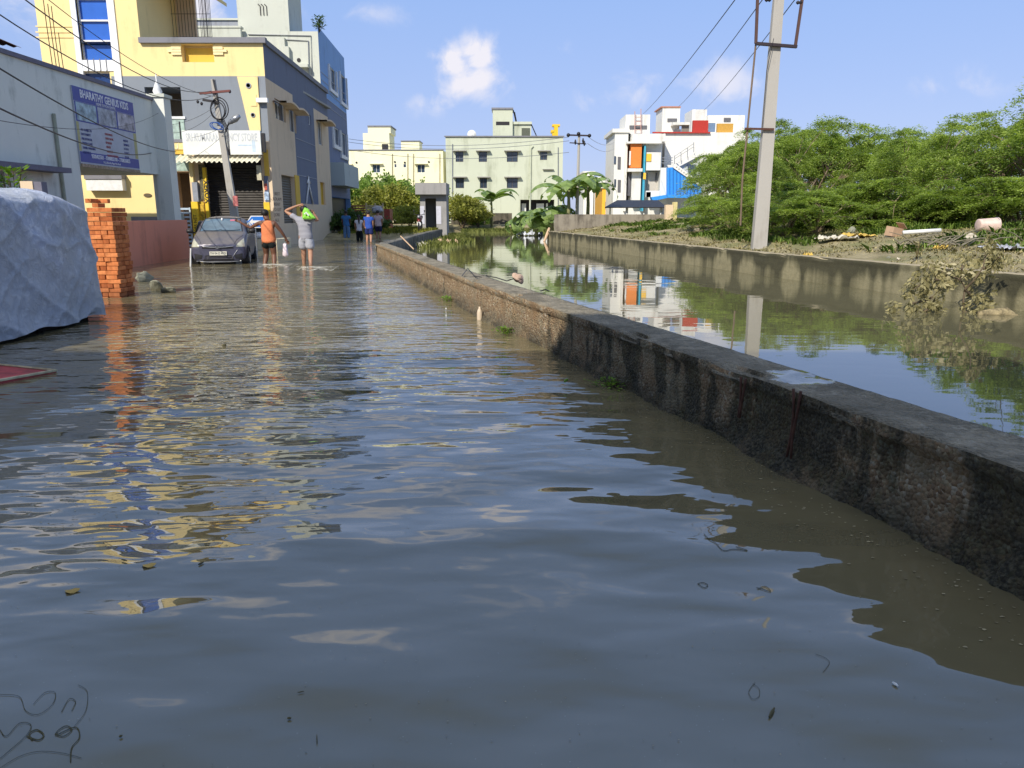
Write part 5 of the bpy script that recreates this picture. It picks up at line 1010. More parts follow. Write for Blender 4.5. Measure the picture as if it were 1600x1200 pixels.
# ------------------------------------------------------------ vehicle under a tarpaulin
def tarp_mat():
    m,nt,b=newmat('silver_blue_tarpaulin'); N=nt.nodes.new; L=nt.links.new; tc=N('ShaderNodeTexCoord')
    def nz(s,vec=(1,1,1),d=6,r=.65,dist=0):
        mp=N('ShaderNodeMapping'); mp.inputs['Scale'].default_value=vec; L(tc.outputs['Object'],mp.inputs[0])
        n=N('ShaderNodeTexNoise'); n.inputs['Scale'].default_value=s; n.inputs['Detail'].default_value=d; n.inputs['Roughness'].default_value=r; n.inputs['Distortion'].default_value=dist; L(mp.outputs[0],n.inputs['Vector']); return n.outputs['Fac']
    def rz(s,vec=(1,1,1),dist=1.0):
        mp=N('ShaderNodeMapping'); mp.inputs['Scale'].default_value=vec; L(tc.outputs['Object'],mp.inputs[0])
        n=N('ShaderNodeTexNoise'); n.noise_type='RIDGED_MULTIFRACTAL'; n.inputs['Scale'].default_value=s; n.inputs['Detail'].default_value=5; n.inputs['Roughness'].default_value=.6; n.inputs['Distortion'].default_value=dist; L(mp.outputs[0],n.inputs['Vector']); return n.outputs['Fac']
    sm_=N('ShaderNodeMath'); sm_.operation='MULTIPLY_ADD'; L(rz(5,(1,1.3,.8),1.5),sm_.inputs[0]); sm_.inputs[1].default_value=.22; L(nz(9,d=8,r=.75,dist=1.2),sm_.inputs[2]); 
    cr=N('ShaderNodeValToRGB'); L(sm_.outputs[0],cr.inputs[0]); e=cr.color_ramp.elements; e[0].position=.48; e[0].color=(.42,.47,.60,1); e[1].position=.80; e[1].color=(.88,.91,.98,1)
    mx=N('ShaderNodeMix'); mx.data_type='RGBA'; mr=N('ShaderNodeMapRange'); mr.inputs[1].default_value=.45; mr.inputs[2].default_value=.65; mr.inputs[4].default_value=.45; L(nz(1.6,d=5),mr.inputs[0]); L(mr.outputs[0],mx.inputs[0]); L(cr.outputs[0],mx.inputs[6]); mx.inputs[7].default_value=(.33,.33,.27,1)
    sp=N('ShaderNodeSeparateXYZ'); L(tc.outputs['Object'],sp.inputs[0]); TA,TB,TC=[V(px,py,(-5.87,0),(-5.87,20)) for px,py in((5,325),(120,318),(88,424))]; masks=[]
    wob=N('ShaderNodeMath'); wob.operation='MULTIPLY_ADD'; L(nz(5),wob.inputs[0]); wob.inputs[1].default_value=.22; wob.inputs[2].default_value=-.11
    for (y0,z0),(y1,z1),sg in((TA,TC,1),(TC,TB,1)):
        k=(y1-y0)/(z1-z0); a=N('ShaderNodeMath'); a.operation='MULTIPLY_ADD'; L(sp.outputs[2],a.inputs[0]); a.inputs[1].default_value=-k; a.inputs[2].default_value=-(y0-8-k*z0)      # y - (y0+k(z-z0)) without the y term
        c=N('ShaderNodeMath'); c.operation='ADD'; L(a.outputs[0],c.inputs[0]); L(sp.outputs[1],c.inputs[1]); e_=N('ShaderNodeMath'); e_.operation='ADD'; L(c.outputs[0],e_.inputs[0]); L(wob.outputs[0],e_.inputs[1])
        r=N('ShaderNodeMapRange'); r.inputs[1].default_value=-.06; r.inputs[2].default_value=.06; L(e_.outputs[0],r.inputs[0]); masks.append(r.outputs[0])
    iv=N('ShaderNodeMath'); iv.operation='SUBTRACT'; iv.inputs[0].default_value=1; L(masks[1],iv.inputs[1]); lit_tri=N('ShaderNodeMath'); lit_tri.operation='MULTIPLY'; L(masks[0],lit_tri.inputs[0]); L(iv.outputs[0],lit_tri.inputs[1])
    zt_=N('ShaderNodeMapRange'); zt_.inputs[1].default_value=1.45; zt_.inputs[2].default_value=1.6; L(sp.outputs[2],zt_.inputs[0]); cl=N('ShaderNodeMath'); cl.operation='MAXIMUM'; L(lit_tri.outputs[0],cl.inputs[0]); L(zt_.outputs[0],cl.inputs[1])
    ms=N('ShaderNodeMapRange'); ms.inputs[3].default_value=.55; ms.inputs[4].default_value=0; L(cl.outputs[0],ms.inputs[0]); m3=N('ShaderNodeMix'); m3.data_type='RGBA'; L(ms.outputs[0],m3.inputs[0]); L(mx.outputs[2],m3.inputs[6]); m3.inputs[7].default_value=(.38,.40,.42,1); mx=m3  # duller outside the lit triangle and top edge; that light is painted in
    L(mx.outputs[2],b.inputs['Base Color']); b.inputs['Roughness'].default_value=.3; b.inputs['Specular IOR Level'].default_value=.6
    bp=N('ShaderNodeBump'); bp.inputs['Distance'].default_value=.045; bp.inputs['Strength'].default_value=.9; L(sm_.outputs[0],bp.inputs['Height']); L(bp.outputs[0],b.inputs['Normal']); return m
t=thing('covered_vehicle','parked vehicle hidden under a crumpled silvery blue tarpaulin at the left edge','vehicle',(-6.8,8,0))
TX,TY=-6.76,7.76; hx,hy=.92,3.03
def perim(u,r=.16):                                   # rounded rectangle walked at even pace, with its outward normal
    L=[2*(hy-r),math.pi*r/2,2*(hx-r),math.pi*r/2]; T=2*sum(L); d=(u%1)*T; sg=1
    if d>T/2: d-=T/2; sg=-1
    if d<L[0]: x,y,a=hx,-(hy-r)+d,0
    elif d<L[0]+L[1]: a=(d-L[0])/r; x,y=hx-r+r*math.cos(a),hy-r+r*math.sin(a)
    elif d<L[0]+L[1]+L[2]: x,y,a=(hx-r)-(d-L[0]-L[1]),hy,math.pi/2
    else: a=math.pi/2+(d-L[0]-L[1]-L[2])/r; x,y=-(hx-r)+r*math.cos(a),hy-r+r*math.sin(a)
    return x*sg,y*sg,math.cos(a)*sg,math.sin(a)*sg,a+(0 if sg>0 else math.pi)
def tarp(u,v):
    fx,fy,c,s,a=perim(u)
    if v<.66: z=.06+v/.66*1.50; sh=1-.035*v/.66
    else: w=(v-.66)/.34; z=1.57+.20*math.sin(w*math.pi/2); sh=.965-.965*(1-math.cos(w*math.pi/2))**1.1 if w<1 else 0
    x=TX+math.copysign(max(abs(fx)-(1-sh)*hx,0),fx); y=TY+math.copysign(max(abs(fy)-(1-sh)*hx,0),fy)
    if y>TY+hy-.6 and v>.4: z-=.16*sm(TY+hy-.7,TY+hy+.05,y)*sm(.35,.8,v)
    p=Vector((x,y,z)); n=Vector((c,s,0))
    fold=mnoise.fractal(Vector((y*1.6+z*.8,z*1.3-y*.4,3)),1,2,5)*.035+mnoise.noise(Vector(((y-z*.25)*2.1,x*1.5,z*.3)))*.03+ (1-abs(mnoise.noise(Vector((y*1.1+z*.8,x*.5,z*.6+7)))))**14*.04+(1-abs(mnoise.noise(Vector((y*1.7-z*1.6,x*.5,z*.9+2)))))**18*.03
    flare=.02*max(0,.3-v)/.3*(1+.6*math.sin(a*9+y*3))
    p+=n*(fold+flare)*(1 if v<.75 else .5); p.z+=fold*.6*(v>.55)
    if v<.02: p.z+=.035*mnoise.noise(Vector((y*2,1,1)))+.02*math.sin(y*5)
    return p
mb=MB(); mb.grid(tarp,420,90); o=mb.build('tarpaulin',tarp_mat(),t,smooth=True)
mb=MB(); mb.box(TX-.72,TX+.72,TY-2.8,TY+2.85,-.2,1.05); mb.build('vehicle_body',M_black,t)
for y in(TY-1.9,TY+1.95):
    for x in(TX-.7,TX+.7): mb=MB(); mb.lathe([(.28,-.09),(.3,-.05),(.3,.05),(.28,.09)],(x,y,.06),'X',16); mb.build('wheel',M_black,t)
# ------------------------------------------------------------ brick stack: every brick by itself
M_br=mat('orange_red_brick',(.50,.17,.06),.85,0,.35,9,.004,.2,60); bm_=bmesh.new(); bmesh.ops.create_cube(bm_,size=1)
_nt=M_br.node_tree; _b=_nt.nodes['Principled BSDF']; _src=_b.inputs['Base Color'].links[0].from_socket; _oi=_nt.nodes.new('ShaderNodeObjectInfo'); _cr=_nt.nodes.new('ShaderNodeValToRGB'); _nt.links.new(_oi.outputs['Random'],_cr.inputs[0])
_e=_cr.color_ramp.elements; _e[0].color=(.62,.5,.45,1); _e[1].color=(1.15,1.25,1.3,1); _x=_e.new(.35); _x.color=(.95,.9,.85,1)
_mm=_nt.nodes.new('ShaderNodeMix'); _mm.data_type='RGBA'; _mm.blend_type='MULTIPLY'; _mm.inputs[0].default_value=1; _nt.links.new(_src,_mm.inputs[6]); _nt.links.new(_cr.outputs[0],_mm.inputs[7]); 
_g=_nt.nodes.new('ShaderNodeNewGeometry'); _sz=_nt.nodes.new('ShaderNodeSeparateXYZ'); _nt.links.new(_g.outputs['Position'],_sz.inputs[0]); _wr=_nt.nodes.new('ShaderNodeMapRange'); _wr.inputs[1].default_value=.10; _wr.inputs[2].default_value=.26; _wr.inputs[3].default_value=.6; _wr.inputs[4].default_value=0; _nt.links.new(_sz.outputs[2],_wr.inputs[0])
_m4=_nt.nodes.new('ShaderNodeMix'); _m4.data_type='RGBA'; _nt.links.new(_wr.outputs[0],_m4.inputs[0]); _nt.links.new(_mm.outputs[2],_m4.inputs[6]); _m4.inputs[7].default_value=(.16,.06,.03,1); _nt.links.new(_m4.outputs[2],_b.inputs['Base Color'])
for v in bm_.verts: v.co=Vector((v.co.x*.225,v.co.y*.108,v.co.z*.072))
bmesh.ops.bevel(bm_,geom=bm_.edges[:],offset=.004,segments=1,affect='EDGES'); bme=bpy.data.meshes.new('brick'); bm_.to_mesh(bme); bme.materials.append(M_br)
rs=random.Random(4); bx0,by0=-7.88,13.42; Z0=-.06; nb_=0
rot0=math.radians(-4)
for k in range(23):
    top=k>=21; z=Z0+k*.0775
    lay=[]
    if k%2==0: lay=[(.1125+.232*i,.055+.115*j,0) for i in range(4) for j in (0,3)]+[(.1125+.232*3,.055+.115*j,0) for j in(1,2)]
    else: lay=[(.055+.115*i,.115,90) for i in range(8)]+[(.055+.115*i,.345,90) for i in(6,7)]
    if top: lay=[l for l in lay if l[0]<.75 and rs.random()<.6] if k==21 else [(.52,.1,90),(.6,.3,10)][:2]
    lay=[l for l in lay if l[0]>.40]
    sc_=rs.uniform(-.012,.012)
    for (x,y,r) in lay:
        c=bpy.data.objects.new('brick',bme); COL.objects.link(c)
        X=x+sc_+rs.uniform(-.008,.008); Y=y+rs.uniform(-.012,.012)
        c.location=(bx0+X*math.cos(rot0)-Y*math.sin(rot0),by0+X*math.sin(rot0)+Y*math.cos(rot0),z+.036); c.rotation_euler=(0,0,rot0+math.radians(r+rs.uniform(-4,4)))
        tag(c,'red-orange clay brick in the tall stack beside the blue tarpaulin','brick','bricks in the stack'); last=c
def rock(name,label,cat,c,size,m,seed,flatk=.6,group=None):
    bm=bmesh.new(); bmesh.ops.create_icosphere(bm,subdivisions=3,radius=1)
    for v in bm.verts:
        n=1+.35*mnoise.noise(v.co*1.3+Vector((seed,0,0)))+.12*mnoise.noise(v.co*4+Vector((seed,3,0))); v.co=Vector((round(v.co.x*3.2)/3.2*.5+v.co.x*.5,v.co.y,v.co.z))*n
        v.co=Vector((v.co.x*size[0],v.co.y*size[1],v.co.z*size[2]))
    me=bpy.data.meshes.new(name); bm.to_mesh(me); me.materials.append(m); bm.free(); o=bpy.data.objects.new(name,me); COL.objects.link(o); o.location=c; o.rotation_euler=(.2*seed%1,.3*seed%.8,seed); return tag(o,label,cat,group)
Mrk=plaster('broken_concrete',(.26,.26,.20),(.14,.14,.1),.5,3)
for i,(px,py,sz,lb) in enumerate(((226,440,(.20,.05,.13),'tall broken concrete chunk leaning on the right side of the brick stack'),(246,452,(.24,.14,.05),'flat broken slab in the water beside the brick stack'),(263,457,(.15,.10,.03),'small low stone at the outer tip of the rubble by the bricks'))):
    b=P(px,py); rock('rubble_stone',lb,'stone',(b.x,b.y,.03+sz[2]*.4),sz,Mrk,i+1)
# red board lying in the water
b0,b1=P(-25,590),P(88,582); t=thing('board','pointed red board with a pale edge floating flat at the left edge','board',tuple(b0)); a=P(-30,572); c=P(-30,606)
mb=MB(); z=.03; mb.add([(a.x,a.y,z),(b1.x,b1.y,z*.4),(c.x,c.y,z),(a.x,a.y,-.06),(b1.x,b1.y,-.05),(c.x,c.y,-.06)],[(0,2,1),(3,4,5),(0,1,4,3),(1,2,5,4),(2,0,3,5)]); mb.build('board_face',mat('faded_red_board',(.36,.05,.05),.6,var=.6,scale=5),t)
mb=MB(); mb.tube([(a.x,a.y,z+.005),(b1.x,b1.y,.02),(c.x,c.y,z+.005)],.014,5); mb.build('pale_edge',mat('pale_board_edge',(.5,.44,.28),.7,var=.4,scale=9),t)
# plant and gate post behind the tarpaulin
b=Q(20,300,17.5); potplant('potted_plant','bright green leafy plant beside the doorway of the pale house','plant',(b.x,b.y,1.05),1.45,.45,230,wm,.13,51)
t=thing('gate_post','small cream gate post top with a purple-grey cap seen over the tarpaulin','post',tuple(Q(44,300,15))); mb=MB(); A,B=Q(33,300,15),Q(50,283,15); mb.box(A.x,B.x,15,15.25,-.3,B.z); mb.build('post',C_tan,t); A,B=Q(50,292,15),Q(63,284,15); mb=MB(); mb.box(A.x,B.x,15.02,15.2,1.2,B.z); mb.build('wall_cap',M_lid,t)
# ------------------------------------------------------------ car
def evaluated_mesh(o,name):
    dg=bpy.context.evaluated_depsgraph_get(); me=bpy.data.meshes.new_from_object(o.evaluated_get(dg)); me.name=name; return me
from mathutils.bvhtree import BVHTree
def build_car():
    base=P(345,414); rz=math.radians(13.5); loc=(base.x-.10,base.y+.12,-.09)
    t=thing('parked_car','dusty violet-grey hatchback parked facing the viewer in shin-deep flood water','car',loc,rz)
    St=[(0.0,[(.60,.16),(.66,.30),(.67,.42),(.64,.52),(.56,.60),(.47,.63),(.35,.65),(.18,.66),(0,.665)]),
        (.10,[(.66,.14),(.745,.30),(.755,.46),(.735,.60),(.66,.69),(.54,.715),(.38,.73),(.2,.74),(0,.745)]),
        (.32,[(.70,.14),(.785,.32),(.80,.54),(.785,.72),(.70,.82),(.57,.845),(.4,.86),(.2,.87),(0,.875)]),
        (.80,[(.72,.14),(.79,.34),(.80,.6),(.79,.80),(.735,.93),(.61,.965),(.42,.985),(.2,1.0),(0,1.005)]),
        (1.02,[(.72,.14),(.79,.34),(.80,.6),(.79,.83),(.75,.955),(.66,1.0),(.46,1.025),(.22,1.04),(0,1.045)]),
        (1.35,[(.72,.14),(.79,.34),(.80,.6),(.79,.84),(.765,.96),(.70,1.12),(.60,1.22),(.33,1.27),(0,1.285)]),
        (1.68,[(.72,.14),(.79,.34),(.80,.6),(.79,.84),(.77,.97),(.69,1.24),(.58,1.41),(.34,1.465),(0,1.48)]),
        (2.5,[(.72,.14),(.79,.34),(.80,.6),(.79,.85),(.77,.98),(.68,1.27),(.57,1.44),(.34,1.495),(0,1.51)]),
        (3.15,[(.72,.16),(.79,.34),(.80,.6),(.79,.86),(.76,.98),(.66,1.2),(.55,1.36),(.33,1.42),(0,1.43)]),
        (3.5,[(.66,.2),(.74,.34),(.76,.6),(.74,.85),(.69,.97),(.58,1.1),(.48,1.2),(.28,1.24),(0,1.25)])]
    bm=bmesh.new(); rows=[]
    for y,sec in St: rows.append([bm.verts.new((x,y+(x*x)*.16*(1 if y<.5 else 0),z)) for x,z in sec]+[bm.verts.new((-x,y+(x*x)*.16*(1 if y<.5 else 0),z)) for x,z in sec[-2::-1]])
    n=len(rows[0])
    for r,s_ in zip(rows,rows[1:]):
        for i in range(n-1): bm.faces.new((r[i],r[i+1],s_[i+1],s_[i]))
        bm.faces.new((r[n-1],r[0],s_[0],s_[n-1]))
    bm.faces.new(rows[0][::-1]); bm.faces.new(rows[-1]); bmesh.ops.recalc_face_normals(bm,faces=bm.faces)
    me=bpy.data.meshes.new('car_body'); bm.to_mesh(me); bm.free(); o=bpy.data.objects.new('x',me); COL.objects.link(o); md=o.modifiers.new('s','SUBSURF'); md.levels=3; md.render_levels=3
    me2=evaluated_mesh(o,'body'); bpy.data.objects.remove(o)
    m,nt,b=newmat('dusty_violet_grey_paint'); N=nt.nodes.new; L=nt.links.new; tc=N('ShaderNodeTexCoord'); ns=N('ShaderNodeTexNoise'); ns.inputs['Scale'].default_value=2.4; ns.inputs['Detail'].default_value=7; L(tc.outputs['Object'],ns.inputs['Vector'])
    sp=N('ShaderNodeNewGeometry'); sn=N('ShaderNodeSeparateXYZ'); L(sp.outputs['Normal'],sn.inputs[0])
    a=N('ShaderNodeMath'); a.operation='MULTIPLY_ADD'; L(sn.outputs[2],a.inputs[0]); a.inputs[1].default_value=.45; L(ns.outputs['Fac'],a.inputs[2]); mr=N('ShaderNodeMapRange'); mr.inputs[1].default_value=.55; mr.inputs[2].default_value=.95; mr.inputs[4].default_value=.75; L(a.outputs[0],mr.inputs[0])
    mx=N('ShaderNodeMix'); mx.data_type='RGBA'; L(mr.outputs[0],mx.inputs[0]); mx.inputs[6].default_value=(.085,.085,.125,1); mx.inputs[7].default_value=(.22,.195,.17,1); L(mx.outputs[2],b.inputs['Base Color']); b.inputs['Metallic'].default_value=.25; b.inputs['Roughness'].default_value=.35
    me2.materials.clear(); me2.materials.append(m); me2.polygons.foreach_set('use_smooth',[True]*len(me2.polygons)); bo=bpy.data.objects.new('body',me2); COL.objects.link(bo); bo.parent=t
    bv=BVHTree.FromPolygons([v.co.copy() for v in me2.vertices],[tuple(p.vertices) for p in me2.polygons])
    def hit(x,z,off):
        h,nn,_,_=bv.ray_cast(Vector((x,-2,z)),Vector((0,1,0)))
        if h is None: h,nn=Vector((x,.1,z)),Vector((0,-1,0))
        if nn.y>0: nn=-nn
        return h+nn*off
    def decal(name,poly,mt,off=.006,nu=10,nv=6,par=bo):       # poly: 4 corners (x,z)
        q=MB(); (x0,z0),(x1,z1),(x2,z2),(x3,z3)=poly
        def fn(u,v): x=(x0*(1-u)+x1*u)*(1-v)+(x3*(1-u)+x2*u)*v; z=(z0*(1-u)+z1*u)*(1-v)+(z3*(1-u)+z2*u)*v; return hit(x,z,off)
        q.grid(fn,nu,nv); return q.build(name,mt,par,smooth=True,world=False)
    def line(name,pts,r,mt,off=.01,par=bo):
        q=MB(); pp=[]
        for a_,b_ in zip(pts,pts[1:]):
            for k in range(6): pp.append(hit(a_[0]+(b_[0]-a_[0])*k/6,a_[1]+(b_[1]-a_[1])*k/6,off))
        pp.append(hit(*pts[-1],off)); q.tube(pp,r,6); return q.build(name,mt,par,smooth=True,world=False)
    gl=mat('car_glass_blue_grey',(.10,.15,.19),.08,0,.4,1.5,spec=.8); chrome=mat('dull_chrome',(.6,.6,.6),.25,.9); hl=mat('yellowed_headlight',(.42,.42,.33),.25,0,.25,9,spec=.7); bk=mat('black_trim',(.02,.02,.022),.5)
    decal('windscreen',[(-.60,1.035),(.60,1.035),(.50,1.40),(-.50,1.40)],gl,.008,20,12)
    line('windscreen_seal',[(-.61,1.03),(-.51,1.405),(0,1.425),(.51,1.405),(.61,1.03)],.012,bk)
    for s_ in(-1,1):
        decal('headlight',[(s_*.745,.60),(s_*.52,.60),(s_*.52,.66),(s_*.70,.84)],hl,.009)
        decal('fog_lamp_recess',[(s_*.66,.24),(s_*.47,.26),(s_*.44,.37),(s_*.67,.41)],bk,.007)
        line('bumper_crease',[(s_*.54,.52),(s_*.47,.42),(s_*.36,.25)],.009,chrome if s_>0 else m)
    decal('grille',[(-.45,.555),(.45,.555),(.40,.615),(-.40,.615)],bk,.006)
    line('grille_bar',[(-.45,.625),(-.2,.60),(0,.595),(.2,.60),(.45,.625)],.010,chrome,.014)
    decal('lower_intake',[(-.44,.21),(.44,.21),(.36,.36),(-.36,.36)],bk,.007); line('intake_slat',[(-.42,.26),(.42,.26)],.008,m,.012); line('intake_slat',[(-.40,.31),(.40,.31)],.008,m,.012)
    line('bumper_lip',[(-.62,.195),(-.3,.17),(.3,.17),(.62,.195)],.012,M_steel,.008)
    # oval emblem with a slanted letter H
    q=MB(); cc=hit(0,.60,.03); q.tube([cc+Vector((math.cos(a_)*.062,0,math.sin(a_)*.036)) for a_ in np.linspace(0,6.283,20)],.006,5,caps=False); 
    q.tube([cc+Vector((-.038,0,-.022)),cc+Vector((-.018,0,.022))],.006,5); q.tube([cc+Vector((.018,0,-.022)),cc+Vector((.038,0,.022))],.006,5); q.tube([cc+Vector((-.028,0,-.004)),cc+Vector((.028,0,.006))],.006,5); q.build('emblem',chrome,bo,world=False)
    y0=hit(0,.42,.02).y; q=MB(); q.box(-.24,.24,y0-.012,y0,.36,.475); pl=q.build('number_plate',mat('number_plate_white',(.62,.60,.5),.5),bo,world=False)
    cu=bpy.data.curves.new('t','FONT'); cu.body='TN 04 Z 4979'; cu.size=.085; cu.align_x='CENTER'; cu.align_y='CENTER'; cu.extrude=.001; to=bpy.data.objects.new('t',cu); COL.objects.link(to); me=evaluated_mesh(to,'plate_lettering'); bpy.data.objects.remove(to); me.transform(Matrix.Translation((0,y0-.0145,.417))@Euler((math.pi/2,0,0)).to_matrix().to_4x4()@Matrix.Diagonal((.9,1,1,1))); me.materials.clear(); me.materials.append(M_black); x=bpy.data.objects.new('plate_lettering',me); COL.objects.link(x); x.parent=pl
    # wipers, mirrors, sticker, roof lines, side glass, wheels
    line('wiper',[(-.50,1.045),(-.15,1.04),(.02,1.065)],.009,bk,.022); line('wiper',[(.02,1.05),(.3,1.045),(.55,1.06)],.009,bk,.022)
    decal('windscreen_sticker',[(.24,1.33),(.42,1.33),(.41,1.375),(.24,1.375)],mat('pink_sticker',(.5,.15,.2),.6),.012,4,2)
    q=MB(); q.lathe([(.01,-.03),(.05,-.02),(.05,.02),(.01,.03)],(0,1.50,1.385),'X',10); q.build('rear_view_mirror',M_white,bo,world=False,smooth=True)
    for s_ in(-1,1):
        q=MB(); c=Vector((s_*.90,1.10,1.045)); q.lathe([(.02,-.10),(.055,-.085),(.07,-.02),(.07,.04),(.05,.09),(.02,.10)],c,'X',12); q.tube([(s_*.76,1.16,.98),(s_*.84,1.12,1.02)],.025,6); q.build('wing_mirror',bk,bo,world=False,smooth=True)
        q=MB(); q.add([(s_*.775,1.25,.99),(s_*.785,2.05,1.0),(s_*.70,2.05,1.36),(s_*.71,1.62,1.33)],[(0,1,2,3)]); q.add([(s_*.785,2.1,1.0),(s_*.775,3.0,1.02),(s_*.69,2.85,1.30),(s_*.70,2.1,1.36)],[(0,1,2,3)]); q.build('side_window',gl,bo,world=False)
        for y in(.62,2.85): 
            q=MB(); q.lathe([(.20,-.02),(.29,0),(.29,.17),(.24,.195)],(s_*.62 if s_>0 else -.62-.19,y,.27),'X',20) if s_>0 else q.lathe([(.24,0),(.29,.02),(.29,.19),(.2,.21)],(-.82,y,.27),'X',20); w=q.build('wheel',M_black,t,world=False,smooth=False)
            q=MB(); q.lathe([(.0,0),(.17,0),(.17,.012)],(s_*.825 if s_>0 else -.837,y,.27),'X',14); q.build('wheel_cover',M_steel,w,world=False)
        q=MB(); q.tube([(s_*.805,.62+math.cos(a_)*.34,.27+math.sin(a_)*.34) for a_ in np.linspace(-.1,3.24,14)],.02,5); q.build('wheel_arch',bk,bo,world=False)
        line('bonnet_line',[(s_*.66,.92),(s_*.52,.80),(s_*.46,.69)],.005,bk,.003)
build_car()
# ------------------------------------------------------------ people
def skin(name,chains,mt,parent,sub=2):
    """chains: list of lists of (co,(rx,ry)); points with equal coordinates are shared"""
    bm=bmesh.new(); sl=bm.verts.layers.skin.verify(); idx={}
    for ch in chains:
        prev=None
        for co,r in ch:
            k=tuple(round(c,4) for c in co)
            if k not in idx:
                v=bm.verts.new(co); idx[k]=v; r=r if isinstance(r,tuple) else (r,r); g_=1.16 if max(r)<.12 else 1.08; v[sl].radius=(r[0]*g_,r[1]*g_)
                if len(idx)==1: v[sl].use_root=True
            v=idx[k]
            if prev is not None and prev is not v:
                try: bm.edges.new((prev,v))
                except ValueError: pass
            prev=v
    me=bpy.data.meshes.new(name); bm.to_mesh(me); bm.free(); o=bpy.data.objects.new('sk',me); COL.objects.link(o)
    a=o.modifiers.new('k','SKIN'); a.use_smooth_shade=True; b=o.modifiers.new('s','SUBSURF'); b.levels=sub; b.render_levels=sub
    r=evaluated_mesh(o,name); bpy.data.objects.remove(o); r.materials.clear(); r.materials.append(mt); r.polygons.foreach_set('use_smooth',[True]*len(r.polygons))
    if name!='body':
        for v in r.vertices: v.co+=v.normal*(.016*mnoise.fractal(Vector((v.co.x*9,v.co.y*9,v.co.z*5+len(r.vertices)%7)),1,2,3)+.010*(1-abs(mnoise.noise(Vector((v.co.x*6+v.co.z*5,v.co.y*4,v.co.z*7)))))**4)
    x=bpy.data.objects.new(name,r); COL.objects.link(x); x.parent=parent; return x
def figure(label,loc,rz,sc,skin_m,arms,legs,shirt,shorts,hair='short',sleeve=.6,head=(0,.02,0),short_len=.5,female=False,detail=True):
    t=thing('person',label,'person',loc); t.rotation_euler=(0,0,rz); t.scale=(sc*1.15,sc*1.15,sc)
    hd=Vector(head); pel=(0,0,.95); sp=(0,.01,1.12); ch=(0,0,1.32); nk=(0,0,1.46); n2=(hd.x*.4,.012+hd.y*.4,1.53)
    h1=(hd.x*.8,.03+hd.y,1.585); h2=(hd.x,.03+hd.y,1.655); h3=(hd.x,.02+hd.y,1.72)
    W=1 if not female else .88
    C=[[(pel,(.15*W,.11)),(sp,(.128*W,.095)),(ch,(.15*W,.105)),(nk,(.07,.06)),(n2,(.052,.052)),(h1,(.062,.075)),(h2,(.076,.092)),(h3,(.055,.07))]]
    C.append([(h1,(.06,.07)),((h1[0],h1[1]+.085,h1[2]+.02),(.014,.014))])                       # nose
    for s in(-1,1): C.append([(h2,(.07,.09)),((h2[0]+s*.088,h2[1]-.005,h2[2]-.015),(.012,.02))])    # ears
    for s,(el,wr,hdn) in zip((-1,1),arms):
        sh=(s*.175*W,0,1.40); el=Vector(el); wr=Vector(wr); hn=Vector(hdn)
        C.append([(ch,(.15*W,.105)),(sh,(.058,.055)),(tuple((Vector(sh)+el)/2),(.048,.048)),(tuple(el),(.038,.038)),(tuple(el.lerp(wr,.4)),(.036,.036)),(tuple(wr),(.024,.024))])
        d=(hn-wr).normalized(); sd_=d.cross(Vector((0,1,0))); sd_=sd_.normalized() if sd_.length>.1 else Vector((1,0,0)); bend=d.cross(sd_)
        palm=wr+d*.06; C.append([(tuple(wr),(.024,.024)),(tuple(palm),(.032,.018))])
        if detail:
            for k,(o_,l) in enumerate(((-.030,.062),(-.010,.075),(.010,.072),(.028,.055))):
                a=palm+d*.03+sd_*o_; C.append([(tuple(palm),(.03,.018)),(tuple(a),.0095),(tuple(a+d*l*.5+bend*.008),.0088),(tuple(a+d*l*.9+bend*.026),.0075)])
            a=wr+d*.025+sd_*(-.035); C.append([(tuple(wr),(.024,.024)),(tuple(a),.011),(tuple(a+d*.04-sd_*.02),.009)])
    for s,(kn,an) in zip((-1,1),legs):
        hp=(s*.088*W,0,.88); kn=Vector(kn); an=Vector(an)
        C.append([(pel,(.15*W,.11)),(hp,(.09,.09)),(tuple(Vector(hp).lerp(kn,.5)),(.08,.08)),(tuple(kn),(.055,.058)),(tuple(kn.lerp(an,.35)),(.056,.058)),(tuple(an),(.035,.038)),(tuple(an+Vector((0,.07,-.05))),(.038,.025)),(tuple(an+Vector((0,.16,-.07))),(.036,.018))])
    body=skin('body',C,skin_m,t)
    e=.018
    S_=[[((0,0,.80),(.165*W+e,.118+e)),((0,0,.90),(.16*W+e,.115+e)),((0,.01,1.12),(.135*W+e,.10+e)),((0,0,1.32),(.152*W+e,.108+e)),((0,0,1.435),(.085+e,.06+e))]]
    for s,(el,wr,hdn) in zip((-1,1),arms):
        sh=Vector((s*.175*W,0,1.405)); el=Vector(el)
        if sleeve>0: S_.append([((0,0,1.32),(.152*W+e,.108+e)),(tuple(sh),(.066,.062)),(tuple(sh.lerp(el,sleeve)),(.062,.062))])
        else: S_.append([((0,0,1.32),(.152*W+e,.108+e)),((s*.11,0,1.425),(.045,.05))])
    skin('shirt',S_,shirt,t)
    T_=[[((0,0,.99),(.135*W+e,.10+e)),((0,0,.92),(.15*W+e,.112+e))]]
    for s,(kn,an) in zip((-1,1),legs):
        hp=Vector((s*.088*W,0,.86)); kn=Vector(kn); an=Vector(an)
        ch_=[((0,0,.92),(.15*W+e,.112+e)),(tuple(hp),(.105,.108)),(tuple(hp.lerp(kn,min(short_len,1))),(.098 if short_len<1.1 else .075,)*2)]
        if short_len>1.1: ch_+=[(tuple(kn.lerp(an,.5)),(.068,.068)),(tuple(kn.lerp(an,.95)),(.055,.055))]
        T_.append(ch_)
    skin('trousers' if short_len>1.1 else 'shorts',T_,shorts,t)
    bm=bmesh.new(); bmesh.ops.create_icosphere(bm,subdivisions=3,radius=1)
